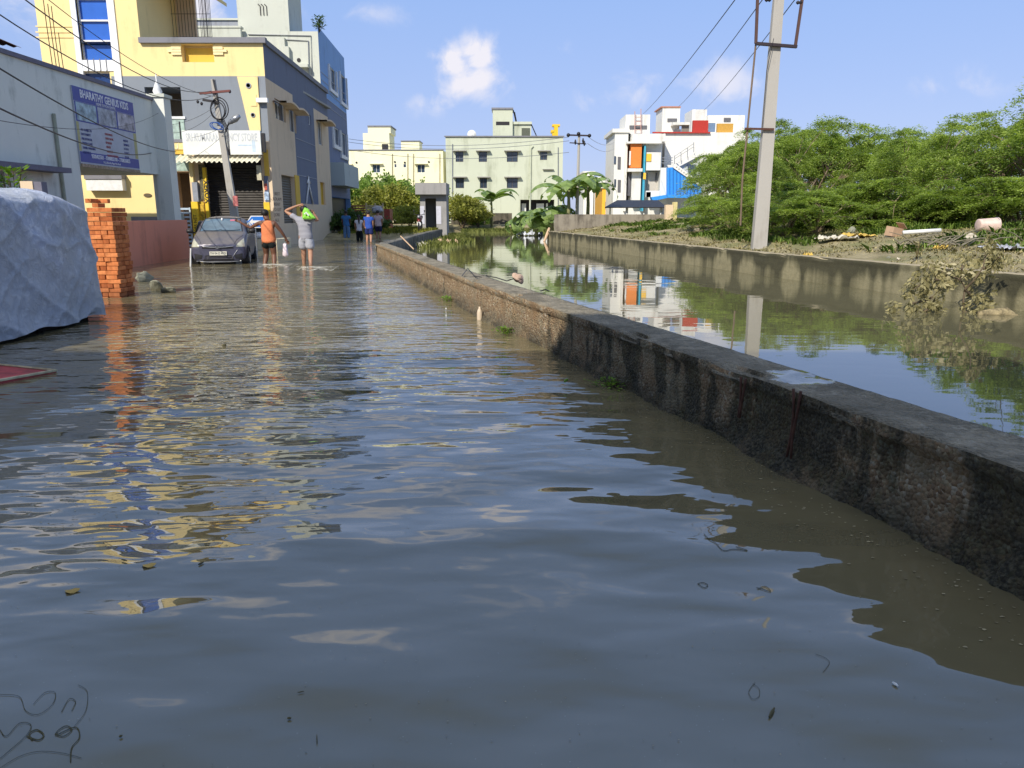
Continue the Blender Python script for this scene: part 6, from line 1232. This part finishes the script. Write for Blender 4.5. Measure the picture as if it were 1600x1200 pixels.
    for v in bm.verts:
        f=1+.06*mnoise.noise(v.co*6); v.co=Vector((v.co.x*.092*f,v.co.y*.108*f-.012,v.co.z*.105*f+.02))
    for v in [v for v in bm.verts if v.co.y>.045 and v.co.z<.05]: v.co.y=.03; v.co.x*=.8
    for v in [v for v in bm.verts if v.co.z<-.055]: v.co.z=-.055
    me=bpy.data.meshes.new('hair'); bm.to_mesh(me); bm.free(); me.materials.append(mat('black_hair',(.012,.011,.011),.6)); me.polygons.foreach_set('use_smooth',[True]*len(me.polygons)); h=bpy.data.objects.new('hair',me); COL.objects.link(h); h.parent=t; h.location=h2
    if hair=='long':
        q=MB(); q.tube([(h2[0],h2[1]-.09,h2[2]+.02),(h2[0]+.01,h2[1]-.14,h2[2]-.1),(h2[0]+.02,h2[1]-.16,h2[2]-.3),(h2[0]+.02,-.15,1.22)],[.045,.05,.04,.012],8); q.build('ponytail',mat('black_hair',(.012,.011,.011),.6),t,world=False,smooth=True)
    return t
SK1=mat('dark_brown_skin',(.14,.062,.035),.5); SK2=mat('brown_skin',(.36,.19,.115),.5)
def striped(name,c1,c2,sc):
    m,nt,b=newmat(name); N=nt.nodes.new; L=nt.links.new; tc=N('ShaderNodeTexCoord'); w=N('ShaderNodeTexWave'); w.bands_direction='Z'; w.inputs['Scale'].default_value=sc; w.inputs['Distortion'].default_value=.6; L(tc.outputs['Object'],w.inputs['Vector']); cr=N('ShaderNodeValToRGB'); L(w.outputs['Fac'],cr.inputs[0]); e=cr.color_ramp.elements; e[0].position=.45; e[0].color=c1+(1,); e[1].position=.55; e[1].color=c2+(1,); L(cr.outputs[0],b.inputs['Base Color']); b.inputs['Roughness'].default_value=.9; return m
def cloth(name,c,b=.02): return mat(name,c,.9,0,.12,8,b,.2,14)
m1=P(422,411)
figure('man in an orange sleeveless shirt and black shorts, touching the parked car','x' and (m1.x,m1.y,-.26),.06,1.05,SK1,
  [((-.44,.06,1.25),(-.66,.02,1.40),(-.74,.02,1.45)),((.33,.02,1.14),(.42,.10,.93),(.445,.12,.85))],[((-.10,.10,.50),(-.13,-.10,.10)),((.11,.02,.49),(.14,-.16,.12))],
  cloth('orange_cloth',(.66,.21,.09)),cloth('black_cloth',(.012,.016,.016)),sleeve=0,head=(-.05,.01,0),short_len=.62)
m2=P(480,413)
figure('man in a striped grey T-shirt and light grey shorts with one arm raised','x' and (m2.x,m2.y,-.12),-.05,1.03,SK2,
  [((-.50,.06,1.62),(-.14,.02,1.78),(-.05,.0,1.79)),((.30,.12,1.35),(.20,.10,1.58),(.15,.04,1.62))],[((-.10,.10,.50),(-.12,.12,.10)),((.10,.02,.50),(.15,-.20,.10))],
  striped('striped_grey_cloth',(.14,.14,.18),(.42,.42,.45),9),cloth('light_grey_cloth',(.38,.39,.43)),sleeve=.55,head=(-.02,.03,0),short_len=.92)
# bags
def bag(name,label,c,pts,m,extra=None,depth=.16):
    t=thing(name,label,'bag',tuple(c)); bm=bmesh.new(); n=len(pts)
    q=MB(); C_=Vector(c)
    def fn(u,v):
        a=2*math.pi*u; i=u*n; k=int(i)%n; f=i-int(i); p=Vector(pts[k]).lerp(Vector(pts[(k+1)%n]),f); cen=Vector((sum(p_[0] for p_ in pts)/n,sum(p_[1] for p_ in pts)/n)); s=math.sin(math.pi*v)**.6; r=cen+(p-cen)*s
        return C_+Vector((r.x,-depth*math.cos(math.pi*v)*.5+.02*mnoise.noise(Vector((r.x*14,r.y*14,v*3))),r.y+.01*mnoise.noise(Vector((r.x*20,3,r.y*20)))))
    q.grid(fn,36,14); q.build('bag_body',m,t,smooth=True)
    if extra:
        for nm,pp,r,mm in extra: q=MB(); q.tube([C_+Vector(p) for p in pp],r,6); q.build(nm,mm,t)
    return t
Mg=mat('lime_green_plastic',(.25,.62,.06),.45,0,.25,6,.02); c=Q(481,337,m2.y-.17)
bag('carrier_bag','lime green and white carrier bag slung over the shoulder of the man in grey',c,[(-.16,-.10),(-.15,.12),(-.08,.24),(.02,.2),(.12,.06),(.24,-.08),(.1,-.14)],Mg,[('white_print',[(-.06,-.13,.04),(0,-.135,.09),(.06,-.13,.0)],.022,M_white),('dark_hem',[(-.1,-.1,-.12),(.06,-.1,-.13),(.23,-.08,-.10)],.022,M_black)])
c=Vector((m1.x+.46,m1.y+.1,.38)); 
bag('carrier_bag','white and pink carrier bag hanging from the hand of the man in orange',c,[(-.05,.20),(.05,.2),(.07,0),(.09,-.16),(.0,-.22),(-.09,-.15),(-.07,0)],mat('white_pink_plastic',(.72,.62,.66),.4,0,.25,9),[('handle',[(-.02,0,.17),(0,0,.25),(.02,0,.17)],.008,M_white)],.14)
def stand(px,py,Y=None): b=P(px,py); return b
ST=[((-.20,.0,1.15),(-.19,.08,.92),(-.185,.1,.84)),((.20,.0,1.15),(.19,.08,.92),(.185,.1,.84))]; WK=[((-.09,.10,.50),(-.10,.0,.09)),((.09,.03,.49),(.10,-.16,.14))]
b=P(577,379); figure('man in a royal blue T-shirt and navy shorts walking away beyond the wall end',(b.x,b.y,-.10),.05,.98,SK2,ST,WK,cloth('royal_blue_cloth',(.035,.085,.36)),cloth('navy_cloth',(.02,.03,.12)),sleeve=.6,short_len=.95,detail=False)
b=P(587,375); figure('man in a pale pink shirt walking just right of the one in royal blue',(b.x,b.y+1,-.05),.0,.98,SK2,ST,WK,cloth('pale_pink_cloth',(.55,.44,.46)),cloth('dark_navy_cloth',(.02,.02,.06)),sleeve=.6,short_len=1.0,detail=False)
b=P(562,376); figure('woman in a white top with a long black ponytail walking away',(b.x,b.y,-.25),.1,.95,SK2,ST,WK,cloth('white_cloth',(.68,.66,.70)),cloth('black_cloth',(.012,.016,.016)),hair='long',sleeve=.55,short_len=1.5,female=True,detail=False)
b=Q(541,352,45.5); figure('person in light blue clothes standing by the weeds at the blue-sided building',(b.x,45.5,-.05),.0,.98,SK1,ST,[((-.09,.02,.50),(-.10,.0,.09)),((.09,.03,.49),(.10,0,.09))],cloth('sky_blue_cloth',(.05,.16,.36)),cloth('faded_blue_cloth',(.12,.22,.38)),sleeve=.6,short_len=1.5,detail=False)
# ------------------------------------------------------------ goods cart with slatted sides, motorcycle, arrow sign
t=thing('goods_truck','small goods truck with red-brown and cream slatted sides parked beyond the walkers','truck',(-8.5,50,.1)); Ys=50.0
X0,X1=Q(547,340,Ys).x,Q(572,340,Ys).x; X2=Q(600,340,Ys).x; zt_=Q(570,321,Ys).z; zb_=Q(570,352,Ys).z
mr_=mat('red_brown_slats',(.27,.09,.06),.7,0,.3,5); mc_=mat('cream_slats',(.52,.42,.24),.7,0,.25,5)
mb=MB(); 
for i in range(9): z=zb_+(zt_-zb_)*i/8.5; mb.box(X0,X1-.1,Ys+.6,Ys+.64,z,z+.09)
mb.build('slatted_side',mr_,t); mb=MB()
for i in range(9): z=zb_+(zt_-zb_)*i/8.5; mb.box(X1+.05,X2-.05,Ys,Ys+.04,z,z+.09)
mb.build('slatted_tailboard',mc_,t)
for x in(X1,X2-.08,(X1+X2)/2): mb=MB(); mb.box(x,x+.08,Ys-.04,Ys+.06,zb_-.1,zt_+.15); mb.build('stake',mc_,t)
mb=MB(); mb.box(X1,X2,Ys,Ys+3,zb_-.28,zb_-.12); mb.build('bed',mat('amber_truck_paint',(.55,.28,.05),.6),t)
mb=MB(); mb.box(X1+.1,X2-.1,Ys+3,Ys+4.3,.3,zt_-.2); mb.build('cab',mat('cab_red',(.3,.06,.04),.5),t)
for x in(X1+.2,X2-.35): mb=MB(); mb.lathe([(.2,0),(.34,.02),(.34,.18),(.2,.2)],(x,Ys+.5,.38),'X',16); mb.build('wheel',M_black,t)
mb=MB(); mb.box(X2-.4,X2-.15,Ys-.03,Ys,zb_-.26,zb_-.16); mb.build('tail_lamp',mat('red_lens',(.4,.02,.02),.3),t)
b=Q(590,325,49.8); bag('sack','grey-white sack resting on top of the cream tailboard',(b.x,49.75,b.z-.1),[(-.35,-.2),(-.38,.12),(-.1,.25),(.25,.2),(.36,-.1),(.1,-.25)],mat('grey_white_sack',(.42,.42,.45),.8,0,.3,5),None,.4)
t=thing('motorcycle','small dark red motorcycle parked on the verge in front of the kiosk','motorcycle',(-6,47.5,.2)); B=Q(655,361,47.5); z0=B.z; x=B.x
for dy in(0,1.2): mb=MB(); mb.tube([(x,47.5+dy+.27*math.cos(a),z0+.29+.27*math.sin(a)) for a in np.linspace(0,6.28,18)],.05,6,caps=False); mb.build('wheel',M_black,t)
mb=MB(); mb.tube([(x,47.35,z0+.35),(x,47.6,z0+.72),(x,47.9,z0+.80),(x,48.3,z0+.68),(x,48.8,z0+.72)],[.06,.12,.14,.10,.05],8); mb.build('fuel_tank_and_frame',mat('dark_red_enamel',(.16,.02,.02),.3),t,smooth=True)
mb=MB(); mb.tube([(x,48.1,z0+.80),(x,48.5,z0+.80),(x,48.95,z0+.86)],[.08,.12,.09],8); mb.build('seat',M_black,t,smooth=True)
mb=MB(); mb.tube([(x-.34,47.75,z0+1.02),(x-.1,47.6,z0+.98),(x+.1,47.6,z0+.98),(x+.34,47.75,z0+1.02)],.022,6); mb.build('handlebar',M_black,t)
mb=MB(); mb.tube([(x,47.4,z0+.3),(x,47.62,z0+.98)],.035,6); mb.build('fork',M_steel,t)
mb=MB(); mb.lathe([(.03,.1),(.10,.02),(.11,0)],(x,47.45,z0+.85),'Y',14); mb.build('headlight',M_steel,t,smooth=True); mb=MB(); mb.lathe([(.12,0),(.14,.03),(.05,.05)],(x+.02,47.3,z0+.42),'Y',12); mb.build('number_plate',M_white,t)
for s in(-1,1): mb=MB(); mb.tube([(x+s*.28,47.72,z0+1.02),(x+s*.32,47.72,z0+1.18)],.012,5); mb.lathe([(.01,-.02),(.05,0),(.01,.02)],(x+s*.33,47.72,z0+1.22),'Y',10); mb.build('mirror',M_black,t)
t=thing('arrow_sign','blue pointed direction board with a white left arrow behind the parked car','sign',tuple(Q(400,350,27))); Y=27
def sgp(pts,y0,y1,m,name): q_=MB(); q_.prism([(Q(a,b,Y).x,Q(a,b,Y).z) for a,b in pts],y0,y1); return q_.build(name,m,t,fixn=True)
sgp([(386,346),(392,337),(413,337),(413,356),(392,356)],Y,Y+.03,M_white,'board'); sgp([(387.5,346),(393,338.5),(412,338.5),(412,354.5),(393,354.5)],Y-.006,Y-.001,mat('sign_bright_blue',(.02,.16,.55),.4),'blue_field')
sgp([(389.5,346.5),(395,341.5),(395,344.5),(411,344.5),(411,348.5),(395,348.5),(395,351.5)],Y-.012,Y-.007,M_white,'arrow'); b=Q(399,356,Y+.06); mb=MB(); mb.tube([(b.x,Y+.06,-.4),(b.x,Y+.06,b.z+.3)],.025,8); mb.build('post',M_steel,t)
t=thing('shop_step','cream concrete step at the shop corner behind the man in orange','step',(-11.2,32.5,0)); A,B=Q(384,390,32.5),Q(432,374,32.5); mb=MB(); mb.box(A.x,B.x,32.5,34.6,-.5,B.z); mb.build('step_block',plaster('cream_step',(.72,.62,.42),(.3,.25,.15),.4),t)
c=Q(403,369,32.8); bag('ball_bag','white and navy round bag sitting on the cream step','bag' and c,[(-.2,-.12),(-.2,.05),(-.08,.17),(.1,.17),(.22,.03),(.18,-.13)],mat('white_navy_bag',(.5,.5,.58),.6,0,.95,5),None,.3)
tag(MB().tube([Q(298,388,21.8),Q(297.5,430,21.8)],.02,6).build('stake',M_white),'thin white stake standing in the water left of the parked car','stake')
# ------------------------------------------------------------ litter and debris on the bank, in the canal and on the wall
def onbank(px,py):
    d=ray(px,py); best=None
    for i in range(60,480):
        Yv=i*.1; p=CAMP+d*(Yv/d.y)
        if p.x>xat(FAR,min(Yv,43))+.1 and p.z<=gz(p.x,Yv)+.03: return Vector((p.x,Yv,gz(p.x,Yv)))
    return Q(px,py,20)
def sheet(label,cat,c,w,h,m,seed,name='plastic_sheet',zk=.10):
    mb=MB(); c=Vector(c); rs=random.Random(seed); a0=rs.uniform(-.5,.5)
    def fn(u,v):
        r=1+.35*mnoise.noise(Vector((u*3+seed,v*3,seed))); x=(u-.5)*w*r; y=(v-.5)*h*(1+.5*mnoise.noise(Vector((u*4,seed,v*2)))); z=.02+zk*abs(mnoise.fractal(Vector((u*4+seed,v*4,1)),1,2,3))
        return c+Vector((x*math.cos(a0)-y*math.sin(a0),x*math.sin(a0)+y*math.cos(a0),z))
    mb.grid(fn,26,18); return tag(mb.build(name,m,smooth=True),label,cat)
Mpl=mat('dirty_white_plastic',(.52,.48,.38),.5,0,.3,6); Mye=mat('yellow_ochre_cloth',(.55,.38,.08),.7,0,.3,6); Mgr=mat('grey_plastic',(.33,.34,.38),.5,0,.5,6)
sheet('crumpled dirty white plastic sheet on the bank below the thorn trees','plastic sheet',onbank(1308,374),1.0,.5,Mpl,3,zk=.16); sheet('yellow ochre cloth beside the crumpled white sheet','cloth',onbank(1340,370),.8,.6,Mye,5,'cloth',.12)
sheet('grey and lilac plastic sheet among the twigs at the right','plastic sheet',onbank(1565,388),.7,.5,Mgr,9,zk=.15); sheet('small yellow wrapper by the edge of the far wall','wrapper',onbank(1262,399),.2,.18,Mye,12,'wrapper',.1); sheet('faded yellow bag on the weeds behind the muddy sapling','plastic bag',onbank(1468,389),.25,.2,Mye,13,'plastic_bag',.12)
sheet('white rag near the foot of the second thorn tree','rag',onbank(1400,366),.25,.2,Mpl,17,'rag',.1); sheet('pale plastic scrap on the bank left of the pole','plastic scrap',onbank(1108,362),.3,.2,Mpl,19,'plastic_scrap',.12)
b=onbank(1442,367); tag(MB().tube([b+Vector((-.45,.1,.06)),b+Vector((.4,-.05,.12))],.05,10).build('pipe',M_white,smooth=True),'short white plastic pipe lying on the bank','pipe')
b=onbank(1541,361); t=thing('bucket','dirty pinkish white bucket lying on its side on the bank','bucket',tuple(b)); q=MB(); q.lathe([(.11,-.22),(.135,-.21),(.165,.2),(.175,.21),(.175,.23),(.155,.23),(.125,-.19)],b+Vector((0,0,.17)),'X',20); q.build('bucket_body',mat('pinkish_plastic',(.60,.45,.38),.5,0,.2,8),t,smooth=True); q=MB(); q.tube([b+Vector((.2,math.cos(a)*.17,.17+math.sin(a)*.17)) for a in np.linspace(0,3.14,10)],.008,5); q.build('handle',M_steel,t)
b=onbank(1396,368); t=thing('carton','small torn brown carton on the bank between the rags','carton',tuple(b)); q=MB(); q.obox(b+Vector((0,0,.12)),(.34,.25,.24),Euler((.1,.15,.4)).to_matrix()); q.build('box',mat('brown_carton',(.45,.30,.19),.8),t); q=MB(); q.obox(b+Vector((.16,-.05,.28)),(.2,.25,.01),Euler((.1,.8,.4)).to_matrix()); q.build('flap',mat('brown_carton',(.45,.30,.19),.8),t)
for i,(px,py,s,lb) in enumerate(((1088,360,.13,'pale stone in the rubble left of the tall pole foot'),(1330,362,.16,'brownish rubble stone behind the white sheet'),(1482,378,.10,'dark little stone right of the white pipe'),(1078,356,.16,'grey rubble stone close to the yellow end post'),(1404,405,.05,'small pale stone on the edge of the far wall'),(1388,403,.05,'tiny cream stone lying left of another on the far wall edge'),(1515,374,.14,'muddy lump below the pink bucket'),(900,356,.12,'pale stone at the foot of the small power pole'))):
    b=onbank(px,py); rock('stone',lb,'stone',(b.x,b.y,b.z+s*.3),(s,s*.8,s*.6),Mrk if i%2 else mat('pale_stone',(.5,.45,.36),.9),i+3)
rs=random.Random(8); b=onbank(1530,385); t=thing('brushwood_heap','heap of dead grey branches and twigs on the bank at the right','brushwood',tuple(b)); Mtw=mat('grey_dead_wood',(.19,.17,.12),.9,var=.4)
for i in range(42):
    q=MB(); c=b+Vector((rs.uniform(-1.6,1.4),rs.uniform(-.5,.9),.05)); a=rs.uniform(-.7,.7)+(3.14 if rs.random()<.5 else 0); L_=rs.uniform(.3,1.1); d=Vector((math.cos(a),math.sin(a)*.7,rs.uniform(0,.45))); q.tube([c,c+d*L_*.5+Vector((0,0,.06)),c+d*L_],[.018,.012,.005],5); q.build('branch',Mtw,t)
b=onbank(1110,357); tag(MB().tube([b+Vector((-.8,0,.1)),b+Vector((-.2,0,.16)),b+Vector((.5,-.1,.06))],[.05,.05,.03],7).build('driftwood',mat('pale_driftwood',(.5,.40,.26),.9)),'pale curved piece of driftwood on the bank left of the tall pole','driftwood')
# leaning stick and rubbish at the far end of the canal
tag(MB().tube([Q(858,357,43),Q(855,366,42.4),Q(850,378,41.9)],[.07,.09,.06],7).build('stick',mat('pale_peeled_stick',(.55,.38,.24),.9)),'pale peeled stick leaning on the far end of the retaining wall','stick')
sheet('white and blue plastic rubbish floating at the far end of the canal','plastic sheet',P(826,368),1.3,1.2,mat('white_blue_plastic',(.55,.57,.65),.5,0,.6,2),23,zk=.5); rock('sack','black lump floating next to the white and blue rubbish','sack',(P(842,367).x,P(842,367).y,.1),(.5,.3,.25),M_black,5)
sheet('peach coloured debris floating by the reeds in the canal','plastic sheet',P(700,381),1.1,.7,mat('peach_foam',(.62,.42,.28),.8,0,.3,3),29,zk=.3); sheet('small white container floating below the reeds','plastic sheet',P(660,386),.5,.4,Mpl,31,zk=.3)
tag(MB().tube([Q(626,369,25.5),Q(646,389,23.5)],.02,6).build('stick',mat('pale_peeled_stick',(.55,.38,.24),.9)),'thin pale stick leaning against the back of the canal wall near its corner','stick')
b=P(746,499); t=thing('bottle','pale plastic bottle standing upright in the water against the canal wall','bottle',(xat(WALL_IN,b.y)-.09,b.y,0)); q=MB(); q.lathe([(.035,-.05),(.04,0),(.04,.09),(.03,.13),(.014,.16),(.014,.18)],(xat(WALL_IN,b.y)-.10,b.y,0),'Z',14); q.build('bottle_body',mat('cloudy_cream_plastic',(.55,.45,.33),.4),t,smooth=True)
b=P(808,440,.48); rock('stone','pinkish stone sitting on top of the canal wall','stone',(b.x+.02,b.y,.53),(.10,.08,.06),mat('pinkish_stone',(.45,.32,.24),.9),7)
for i,(pts,lb) in enumerate(((((722,431),(731,422),(742,432),(752,436)),'thin bent twig on the wall top left of the pinkish stone'),(((760,431),(776,437),(792,439),(804,438)),'dark twig lying on the wall top next to the pinkish stone'),(((845,455),(852,456),(858,455)),'tiny dark leaf on the wall top right of the pinkish stone'))):
    tag(MB().tube([P(a,b,.50)+Vector((0,0,.03*(k%2))) for k,(a,b) in enumerate(pts)],.008,5).build('twig',M_dark),lb,'twig')
# ------------------------------------------------------------ mud-caked sapling standing in the canal
PYs=11.45; q_=lambda px,py,dy=0:Q(px,py,PYs+dy); t=thing('sapling','mud-caked drooping sapling standing in the canal near the far wall at right','sapling',tuple(q_(1505,490)))
Mbk=mat('muddy_bark',(.12,.09,.055),.9,var=.4); rs=random.Random(12)
br=[[(1506,500),(1505,470),(1508,450),(1500,435)],[(1508,452),(1520,440),(1536,418),(1540,398),(1541,385)],[(1500,437),(1480,430),(1470,440),(1462,460),(1455,480)],[(1500,437),(1478,428),(1462,420),(1448,418)],[(1500,436),(1503,420),(1506,405)],[(1470,438),(1452,435),(1438,445),(1428,452)],[(1462,462),(1445,470),(1425,474)],[(1455,482),(1440,488),(1400,488),(1392,490)],[(1506,486),(1516,492),(1524,500)],[(1536,420),(1552,410),(1562,402)],[(1508,452),(1525,470),(1540,468)]]
mb=MB()
for k,b in enumerate(br): mb.tube([q_(x,y,rs.uniform(-.15,.15) if i else 0) for i,(x,y) in enumerate(b)],[.018-.0035*i for i in range(len(b))],6)
mb.build('branches',Mbk,t)
C_=[];D_=[];L_=[]; r2=np.random.default_rng(3)
for b in br[1:]:
    for (x,y) in b[1:]:
        for k in range(8):
            c=np.array(q_(x+r2.normal()*6.5,y+r2.normal()*6.5,r2.normal()*.12)); ax=r2.normal(size=3); ax[2]-=.5; ax/=np.linalg.norm(ax)
            for j in range(10):
                s=j/10; side=1 if j%2 else -1; pd=np.cross(ax,[0,1,.2]); pd/=np.linalg.norm(pd); C_.append(c+ax*.17*s); d=pd*side*.8+ax*.5+np.array([0,0,-.45]); D_.append(d/np.linalg.norm(d)); L_.append(r2.uniform(.055,.10))
v,f=rand_quads(np.array(C_),np.array(D_),np.array(L_),np.array(L_)*.23,rng=r2); me=mesh_np('leaves',v,f,LO); me.parent=t; me.matrix_parent_inverse=Matrix.Translation(-Vector(t.location))
t=thing('log','mottled broken log half sunk in the canal at the foot of the sapling','log',tuple(q_(1560,495,-.3))); mb=MB(); mb.tube([q_(1528,491,-.35),q_(1548,490,-.35),q_(1570,489,-.35),q_(1585,496,-.4),q_(1602,502,-.4)],[.05,.075,.09,.06,.02],9); mb.build('trunk_piece',mat('mottled_bark',(.22,.18,.10),.9,0,.85,12,.01),t,smooth=True); mb=MB(); mb.tube([q_(1572,489,-.35),q_(1578,484,-.35)],[.03,.01],6); mb.build('stub',Mbk,t)
b=onbank(1428,405); potplant('sprig','small dark muddy sprig rising from the bank behind the wall edge','sprig',(b.x,b.y-.1,b.z-.02),.42,.10,60,LO,.07,61)
# ------------------------------------------------------------ floating bits in the foreground
Mbit=mat('dark_floating_twig',(.085,.075,.035),.8); Mlf=mat('dry_ochre_leaf',(.45,.30,.08),.7)
for i,(px,py) in enumerate(((112,924),(232,884))):
    c=P(px,py,.004); q=MB(); n=9; q.add([c+Vector((math.cos(a)*.028*(1+.3*math.sin(3*a)),math.sin(a)*.02,.004*math.sin(2*a)+.003)) for a in np.linspace(0,6.28,n,endpoint=False)],[tuple(range(n))]); tag(q.build('leaf',Mlf),['dry ochre leaf floating near the left edge, the larger one','smaller dry ochre leaf floating farther out'][i],'leaf')
def squig(label,pts,r=.0016):
    P_=[P(a,b,.003) for a,b in pts]; S_=[]
    for i in range(len(P_)-1):
        p0,p1,p2,p3=P_[max(i-1,0)],P_[i],P_[i+1],P_[min(i+2,len(P_)-1)]
        for k in range(6): u=k/6; S_.append(.5*((2*p1)+(p2-p0)*u+(2*p0-5*p1+4*p2-p3)*u*u+(3*p1-p0-3*p2+p3)*u**3))
    S_.append(P_[-1]); tag(MB().tube(S_,r*.45,4).build('root_fibre',Mbit),label,'root fibre')
squig('large looping root fibre floating at the lower left corner',[(0,1185),(40,1150),(48,1132),(30,1130),(10,1150),(0,1140)],.0022); squig('dark knotted root fibre loop at the lower left',[(42,1150),(60,1156),(68,1148),(58,1140),(46,1146),(50,1156)],.0045)
squig('second knotted fibre right of the first knot at the lower left',[(88,1148),(100,1150),(112,1140),(104,1134),(92,1140),(88,1148),(118,1136),(124,1152),(112,1168),(110,1190)],.0035); squig('wide thin fibre arc at the lower left',[(0,1085),(30,1088),(40,1110),(60,1116),(82,1100),(86,1082),(70,1082),(52,1100)],.0018)
squig('thin fibre arc rising at the lower left',[(116,1135),(134,1110),(136,1080),(122,1070)],.0016); squig('curled fibre hook at the lower left',[(96,1112),(108,1092),(118,1096),(112,1110)],.0022); squig('pale broken fibre along the bottom left corner',[(0,1200),(30,1182),(60,1174),(95,1176),(127,1184)],.0018)
squig('tangled twig floating near the edge of the wall reflection',[(1100,834),(1108,842),(1118,848),(1130,860),(1146,858),(1168,860),(1150,854)],.0035); squig('small fibre loop floating right of centre',[(1090,912),(1098,910),(1106,914),(1100,918),(1090,912)],.003); squig('small fibre knot right of the first loop',[(1182,918),(1190,920),(1204,924),(1196,916),(1184,920)],.003)
squig('round fibre ring floating at the lower right',[(1180,1066),(1170,1080),(1176,1092),(1186,1088),(1186,1076),(1176,1068)],.0016); squig('wavy fine fibre at the lower right',[(1275,1022),(1290,1028),(1296,1036),(1286,1050)],.0016)
for i,(px,py,dx,dy,r,lb) in enumerate(((1202,1120,8,-14,.005,'dark blue-grey splinter floating at the lower right'),(1395,1066,8,6,.005,'white sliver floating at the right'),(186,1151,5,-2,.004,'dark speck like seed floating at the lower left'),(449,1122,6,0,.004,'dark seed-like speck near the bottom centre'),(495,1160,0,-12,.002,'thin upright-lying dark stalk at the bottom centre'),(310,882,8,-4,.005,'dark bark chip near the left reflections'),(465,1082,10,-2,.002,'thin dashed stalk floating at bottom centre-left'),(348,540,5,-1,.02,'small dark ball bobbing in the yellow reflection'),(190,874,8,2,.004,'small dark chip floating left of the bark chip'),(696,482,2,0,.012,'white foam bead beside the farther weed tuft'),(882,596,5,-4,.012,'bright green leaf floating off the wall where it turns black'))):
    a,b=P(px,py,.006),P(px+dx,py+dy,.006); m=Mbit if i not in(1,9,10) else (M_white if i<10 else wm); tag(MB().tube([a,a.lerp(b,.5),b],[r*.6,r,r*.5],5).build('floating_bit',m),lb,'debris')

# ------------------------------------------------------------ fine scum drifting on the street water
_r=np.random.default_rng(77); _v=[];_f=[]
def flake(x,y,s,z=.003):
    n=len(_v); a0=_r.uniform(0,6.28); k=5
    for i in range(k): a=a0+i*2*math.pi/k; q=s*_r.uniform(.5,1.2); _v.append((x+math.cos(a)*q,y+math.sin(a)*q*.6,z+_r.uniform(0,.002)))
    _f.append(tuple(range(n,n+k)))
for _i in range(620):
    y=1.6+5*_r.random()**1.6; x=_r.uniform(-.75,.8)*y
    if x<xat(WALL_IN,y)-.05: flake(x,y,_r.uniform(.0012,.0038))
for _i in range(900):
    y=2.2+20*_r.random()**1.4; x=xat(WALL_IN,y)-.10-abs(_r.normal())*.22; flake(x,y,_r.uniform(.003,.011))
for _i in range(150):
    a=_r.normal()*.5; flake(-2.2+_r.normal()*.5+a*.3,3.6+a*.35+_r.normal()*.12,_r.uniform(.002,.007))
_me=bpy.data.meshes.new('floating_scum'); _me.from_pydata(_v,[],_f); _me.materials.append(leafmat('scum_flake',(.10,.08,.04),(.42,.36,.22),0,.8)); _o=bpy.data.objects.new('floating_scum',_me); COL.objects.link(_o)
tag(_o,'fine specks of scum and leaf bits drifting on the street water','scum',kind='stuff')
# wakes: low swirls of foam round the wading legs
for (px,py,lb) in ((424,412,'white foam ripple around the legs of the man in orange'),(484,416,'thin foam ripple around the leg of the man in grey shorts')):
    c=P(px,py,.006); mb=MB()
    for k,(rr,a0,a1) in enumerate(((.20,-2.9,-.2),(.30,-2.6,.3),(.42,-1.9,.2))):
        mb.tube([c+Vector((math.cos(a)*rr*1.7+.1,math.sin(a)*rr,.006*math.sin(a*7))) for a in np.linspace(a0,a1,16)],[.0008+.0032*abs(math.sin(i*1.3+k)) for i in range(16)],5)
    tag(mb.build('foam_ripple',mat('foam_white',(.60,.60,.55),.4,0,.2,8),smooth=True),lb,'foam')
